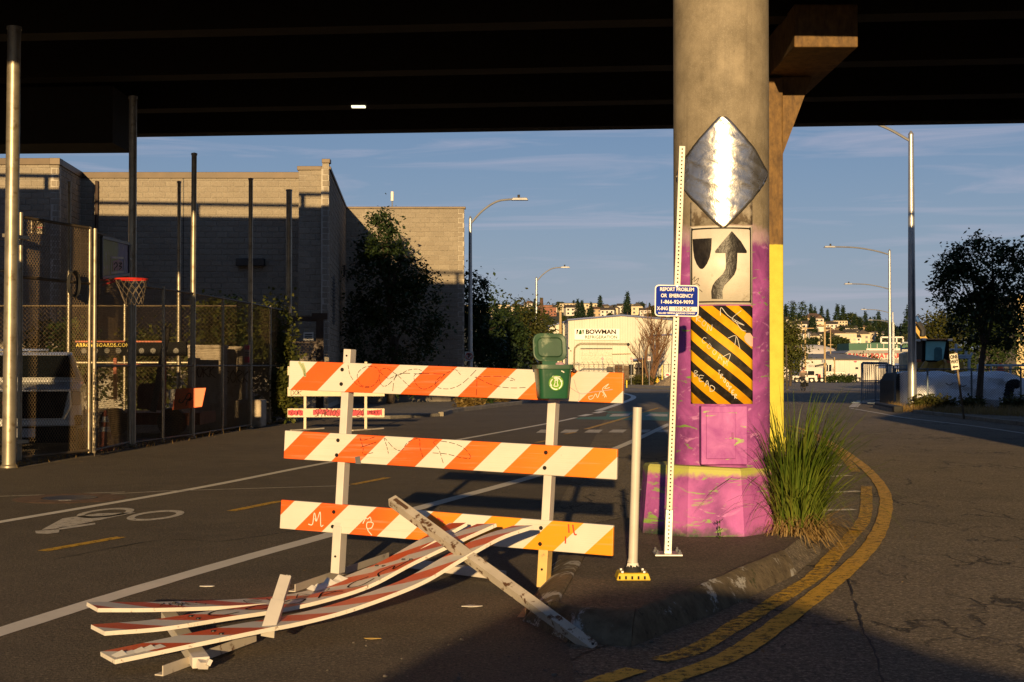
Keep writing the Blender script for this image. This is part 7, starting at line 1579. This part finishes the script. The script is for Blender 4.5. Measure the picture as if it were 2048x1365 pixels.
for _ in range(5200):
    px = rr.uniform(1776, 2075); t = rr.random(); Y = 52.0-(px-1776)/300*6.0-4.6*t*(1 if px > 1800 else .5); X = xat(px, Y); h = rr.uniform(.06, .34)*(1.35 if rr.random() < .1 else 1)*(1-.55*t); an = rr.uniform(0, 6.28); o = Vector((math.cos(an), math.sin(an), 0))*h*.5; s = Vector((-math.sin(an), math.cos(an), 0))*.012; p = Vector((X, Y, gz(Y)-.01)); b.poly([p-s, p+s, p+o+Vector((0, 0, h))])
b.build('dry_grass', leafmat('dry_strip_grass', (.26, .17, .06), (.46, .32, .12), 1), fix=False, kind='stuff', origin=(0, 0, 0))
for i, (cx, w, h) in enumerate(((1850, 40, 26), (1890, 60, 22), (1945, 46, 20), (2030, 50, 24))): pxt('weedy_shrub', ['dark weedy shrub just right of the bright lamp post base', 'low brown shrub in front of the white sheeting', 'weedy shrub right of the one way post', 'weedy shrub at the right edge below the black pipe'][i], cx, 0, 820-h, w, 49.5-i*.6, M_LEAFO, 95+i, 26, 24, .12, .12, 0, 1, 'shrub')
bk2 = E('black_kerb_block', 'black rubber kerb block at the corner of the dry grass', 'kerb', G(1780, 822)); a, c = G(1757, 816), G(1797, 825); b = MB(); b.bar(a+Vector((0, 0, .09)), c+Vector((0, 0, .09)), .3, .22); b.build('block', mat('black_rubber', 0), bk2, bevel=.04); b = MB(); b.bar(a+Vector((0, .3, .05)), c+Vector((0, .3, .05)), .25, .12); b.build('kerb_stone', M_CONC, bk2)
b = MB(); P = [(xat(1770, 50.5), 50.5), (xat(1800, 47), 47), (xat(2090, 42.2), 42.2), (xat(2200, 42), 42), (30, 58), (xat(1775, 53), 53)]; b.poly([Vector((x, y, gz(y)+.004)) for x, y in P]); S(b.build('grass_verge', M_EARTH, fix=False, origin=(0, 0, 0)))
b = MB()
for k in range(12):
    a = 1830+k*21; b = b; p, q2 = G(a, 826+(a-1830)*.115), G(a+19.5, 826+(a+19.5-1830)*.115); b.bar(p+Vector((0, 0, .03)), q2+Vector((0, 0, .03)), .15, .12)
kk = E('verge_kerb', 'weathered kerb along the dry grass verge', 'kerb', G(1950, 842)); b.build('kerb_stones', M_CONC, kk, kind='stuff')

# ---------------- far hillside ----------------
def A_(X):
    px = X/1400*F+1024; pts = [(200, 45), (700, 52), (1000, 54), (1345, 55), (1580, 50), (1700, 41), (1800, 30), (1900, 20), (2200, 12)]
    if px <= pts[0][0]: return pts[0][1]
    for (a, h0), (c, h1) in zip(pts[:-1], pts[1:]):
        if px <= c: return h0+(h1-h0)*(px-a)/(c-a)
    return pts[-1][1]
def hz_(X, Y):
    t = max(0, min(1, (Y-640)/760)); s = t*t*(3-2*t); return -1.6+A_(X*1400/max(Y, 600))*s
xs = [-700+k*35 for k in range(45)]; ys = [640+k*40 for k in range(20)]+[1600, 2000]; b = MB()
for i in range(len(xs)-1):
    for j in range(len(ys)-1): b.poly([(X, Y, hz_(X, Y)) for X, Y in ((xs[i], ys[j]), (xs[i+1], ys[j]), (xs[i+1], ys[j+1]), (xs[i], ys[j+1]))])
S(b.build('hillside', mat('hill_scrub', (.050, .055, .026), .9, 0, .5, .02, 0), smooth=True, origin=(0, 0, 0)))
def hillhit(px, py):
    d = ray(px, py); Y = 650
    while Y < 1420:
        p = Vector((0, 0, CAMZ))+d*(Y/d.y)
        if p.z <= hz_(p.x, Y): return Vector((p.x, Y, hz_(p.x, Y)))
        Y += 8
    p = Vector((0, 0, CAMZ))+d*(1400/d.y); return Vector((p.x, 1400, hz_(p.x, 1400)))
M_H = {k: mat('house_'+k, c, .8, 0, .12, .1, 0) for k, c in (('cream', (.62, .52, .36)), ('white', (.68, .62, .54)), ('tan', (.46, .33, .20)), ('red', (.28, .12, .08)), ('brown', (.20, .13, .085)))}
M_RF = [mat('roof_dark', (.06, .05, .045), .8, 0, .2, .1, 0), mat('roof_brown', (.13, .08, .055), .8, 0, .2, .1, 0)]
M_WN = mat('house_window', (.03, .035, .045), .2, 0, .1, 1, 0)
def house(kind, w, d, h, roof, wall, rf):
    e = E(kind, '', 'house', (0, 0, 0), 'houses on the far hillside'); b = MB(); b.box((0, 0, h/2-1.5), (w, d, h+3)); b.build('wall', wall, e)
    b = MB()
    if roof == 'gable_front': b.prism([(-w/2-.4, -d/2-.3, h), (w/2+.4, -d/2-.3, h), (0, -d/2-.3, h+w*.32)], (0, d+.6, 0))
    elif roof == 'gable_side': b.prism([(-w/2-.3, -d/2-.4, h), (-w/2-.3, d/2+.4, h), (-w/2-.3, 0, h+d*.3)], (w+.6, 0, 0))
    elif roof == 'hip':
        q = [Vector((x*(w/2+.5), y*(d/2+.5), h)) for x, y in ((-1, -1), (1, -1), (1, 1), (-1, 1))]; r = [Vector((x*w*.22, 0, h+d*.25)) for x in (-1, 1)]
        for f in ((q[0], q[1], r[1], r[0]), (q[1], q[2], r[1]), (q[2], q[3], r[0], r[1]), (q[3], q[0], r[0])): b.poly(f)
    else: b.box((0, 0, h+.25), (w+.3, d+.3, .5))
    b.build('roof', rf, e)
    n = max(2, int(w/3.2))
    for fl in range(max(1, int(h/3))):
        for k in range(n): b = MB(); b.box((-w/2+w*(k+.5)/n, -d/2-.03, 1.5+fl*3), (1.5, .12, 1.5)); b.build('window', M_WN, e)
    return e
protos = [('cream gabled house', house('hillside_house', 9, 9, 6.5, 'gable_front', M_H['cream'], M_RF[0])), ('white side gabled house', house('hillside_house', 11, 8, 6, 'gable_side', M_H['white'], M_RF[0])),
          ('tan hip roofed house', house('hillside_house', 12, 9, 6, 'hip', M_H['tan'], M_RF[1])), ('red brown apartment block', house('apartment_block', 17, 10, 8.5, 'flat', M_H['red'], M_RF[1])),
          ('cream apartment block', house('apartment_block', 16, 10, 9, 'flat', M_H['cream'], M_RF[0])), ('white tall townhouse', house('hillside_house', 8, 8, 9, 'gable_front', M_H['white'], M_RF[1]))]
spots = [(930, 622, 4), (943, 630, 0), (958, 632, 1), (972, 618, 2), (985, 633, 0), (1003, 628, 4), (1018, 622, 1), (1030, 632, 0), (1046, 620, 2), (1060, 630, 5), (1078, 612, 1), (1087, 622, 3), (1094, 633, 3), (1102, 611, 1), (1127, 617, 0), (1133, 622, 4), (1146, 618, 4), (1158, 620, 4), (1143, 632, 1), (1164, 628, 0), (1173, 620, 3), (1176, 632, 4), (1190, 634, 2), (1184, 618, 3), (1206, 616, 2), (1214, 628, 0), (1216, 636, 1), (1228, 632, 0), (1222, 612, 2), (1246, 626, 1), (1262, 628, 4), (1275, 630, 0), (1290, 634, 1), (1310, 632, 2), (1330, 634, 0),
         (1576, 668, 0), (1588, 676, 2), (1600, 668, 1), (1594, 690, 5), (1612, 652, 2), (1622, 668, 4), (1634, 660, 5), (1640, 676, 5), (1648, 684, 1), (1630, 690, 0), (1660, 664, 1), (1668, 686, 2), (1677, 660, 4), (1686, 668, 2), (1694, 684, 1), (1700, 672, 1), (1714, 678, 0), (1722, 668, 2), (1738, 664, 1), (1746, 688, 4), (1756, 684, 1), (1690, 692, 4), (1705, 692, 1), (1724, 690, 0), (1664, 694, 0), (1610, 684, 1), (1655, 672, 2), (1582, 655, 1), (1626, 648, 2)]
def region(px, py):
    for lim, t in ((1000, 'left of the golden tree'), (1070, 'behind the farther left lamp post'), (1125, 'above the open bin lid'), (1175, 'above the left roof end of the warehouse'), (1235, 'left of the warehouse roof ridge'), (1290, 'right of the warehouse roof ridge'), (1400, 'behind the blue emergency notice'), (1600, 'just right of the yellow pier'), (1640, 'above the white jeep'), (1670, 'by the tallest tan pole'), (1702, 'above the white dome end'), (1760, 'above the green building'), (1e9, 'by the tallest street lamp')):
        if px < lim: break
    mid = 632 if px < 1400 else 672
    return ('high' if py < mid else 'low')+' on the hill '+t
rr = random.Random(17); used = set()
for px, py, k in spots:
    p = hillhit(px, py); side = region(px, py)
    lb, pr = protos[k]; o = pr if k not in used else cptree(pr); used.add(k)
    place(o, p, rr.uniform(-.45, .35), f'{lb} {side}', rr.uniform(.75, 1.1))
def tproto(kind, seed):
    rr = random.Random(seed); e = E(kind, '', 'tree', (0, 0, 0), 'trees on the far hillside'); b = MB(); b.tube([(0, 0, -1), (0, 0, 8)], [.5, .2], 5); b.build('trunk', mat('grey_brown_bark', 0), e); b = MB()
    if kind == 'conifer_tree':
        for k in range(15): t = k/14; r = 4.2*(1-t)**.9+.25; crown(b, [((0, 0, 2.5+t*15.5), (r, r, .6), max(3, int(15*(1-t))+3))], 7, .5, 1.5, rr)
    elif kind == 'poplar_tree': crown(b, [((0, 0, 9), (2.6, 2.6, 9), 90)], 9, .7, 1.3, rr)
    else: crown(b, [((0, 0, 6), (5, 5, 4.4), 70), ((2.5, 0, 8), (2.6, 2.6, 2.4), 25), ((-2.8, 0, 5), (3, 3, 2.6), 25)], 10, .8, 1.4, rr)
    b.build('crown', m_far[kind], e, fix=False); return e
m_far = {'conifer_tree': leafmat('far_conifer', (.018, .036, .020), (.04, .065, .03), .2, .15), 'poplar_tree': leafmat('far_poplar', (.03, .05, .02), (.06, .09, .03), .2, .2), 'broadleaf_tree': leafmat('far_broadleaf', (.032, .050, .018), (.085, .10, .03), .15, .2)}
tps = {k: [tproto(k, s) for s in ((1, 2) if k != 'poplar_tree' else (3,))] for k in m_far}
used = set()
def ftree(px, py, kind, s, sx=1):
    p = hillhit(px, py); side = region(px, py); pr = rr.choice(tps[kind]); o = pr if id(pr) not in used else cptree(pr); used.add(id(pr))
    lb = {'conifer_tree': 'dark conifer tree', 'poplar_tree': 'tall narrow poplar tree', 'broadleaf_tree': 'round leafy tree'}[kind]
    place(o, p, rr.uniform(0, 6.28), f'{"large" if s > .9 else "small" if s < .6 else "middling"} {lb} {side}', (s*sx, s*sx, s))
for px, py, k, s in ((1255, 630, 'conifer_tree', 1.05), (1152, 614, 'conifer_tree', .62), (1122, 622, 'broadleaf_tree', 1.1), (1102, 610, 'poplar_tree', .4), (1156, 638, 'conifer_tree', .85), (1182, 640, 'conifer_tree', .75), (1200, 634, 'conifer_tree', .95), (1190, 616, 'broadleaf_tree', .75), (1230, 622, 'broadleaf_tree', .8), (1280, 626, 'broadleaf_tree', .9), (1320, 628, 'conifer_tree', .9), (1338, 622, 'conifer_tree', 1.0), (1177, 610, 'conifer_tree', .4), (1050, 614, 'broadleaf_tree', .6), (975, 622, 'broadleaf_tree', .7), (1585, 655, 'poplar_tree', 1.15), (1605, 655, 'poplar_tree', 1.15), (1572, 652, 'conifer_tree', .9), (1622, 645, 'conifer_tree', .85), (1630, 640, 'conifer_tree', .8), (1643, 644, 'conifer_tree', .9), (1655, 648, 'conifer_tree', .7), (1675, 656, 'conifer_tree', 1.05), (1686, 655, 'conifer_tree', 1.0), (1703, 662, 'broadleaf_tree', 1.35), (1716, 664, 'broadleaf_tree', 1.1), (1731, 664, 'conifer_tree', .95), (1748, 672, 'conifer_tree', .85), (1757, 668, 'conifer_tree', 1.05), (1770, 672, 'broadleaf_tree', 1.3), (1783, 676, 'broadleaf_tree', 1.1), (1810, 686, 'broadleaf_tree', 1.5), (1818, 692, 'conifer_tree', 1.7), (1840, 690, 'broadleaf_tree', 1.4)): ftree(px, py, k, s)
for _ in range(150):
    if rr.random() < .45: px = rr.uniform(900, 1350); py = rr.uniform(612, 660)
    else: px = rr.uniform(1560, 1860); py = rr.uniform(650+max(0, px-1700)*.15, 704)
    ftree(px, py, rr.choice(('conifer_tree', 'broadleaf_tree', 'broadleaf_tree')), rr.uniform(.4, .85), rr.uniform(.9, 1.3))

# fallen leaves and grit blown over the road
b = MB(); rr = random.Random(77)
for k in range(420):
    if k < 150: t = rr.random(); X = -7.2+1.0*t+abs(rr.gauss(0, .5)); Y = 21+18*t
    elif k < 260: p = G(rr.uniform(1050, 1640), rr.uniform(1090, 1330)); X, Y = p.x, p.y
    else: X, Y = rr.uniform(-6, 6), rr.uniform(6.5, 26)
    L = rr.uniform(.008, .026); a = rr.uniform(0, 6.28); d = Vector((math.cos(a), math.sin(a), rr.uniform(-.1, .3)))*L; s = Vector((-math.sin(a), math.cos(a), rr.uniform(-.2, .3)))*L*.4; p = Vector((X, Y, .008))
    inside = .35 < X < 2.6 and 8 < Y < 13
    if inside: continue
    b.poly([p-d, p+s, p+d, p-s])
b.build('fallen_leaves', leafmat('brown_litter_leaves', (.16, .09, .035), (.40, .28, .13), 2, .1), fix=False, kind='stuff', origin=(0, 0, 0))
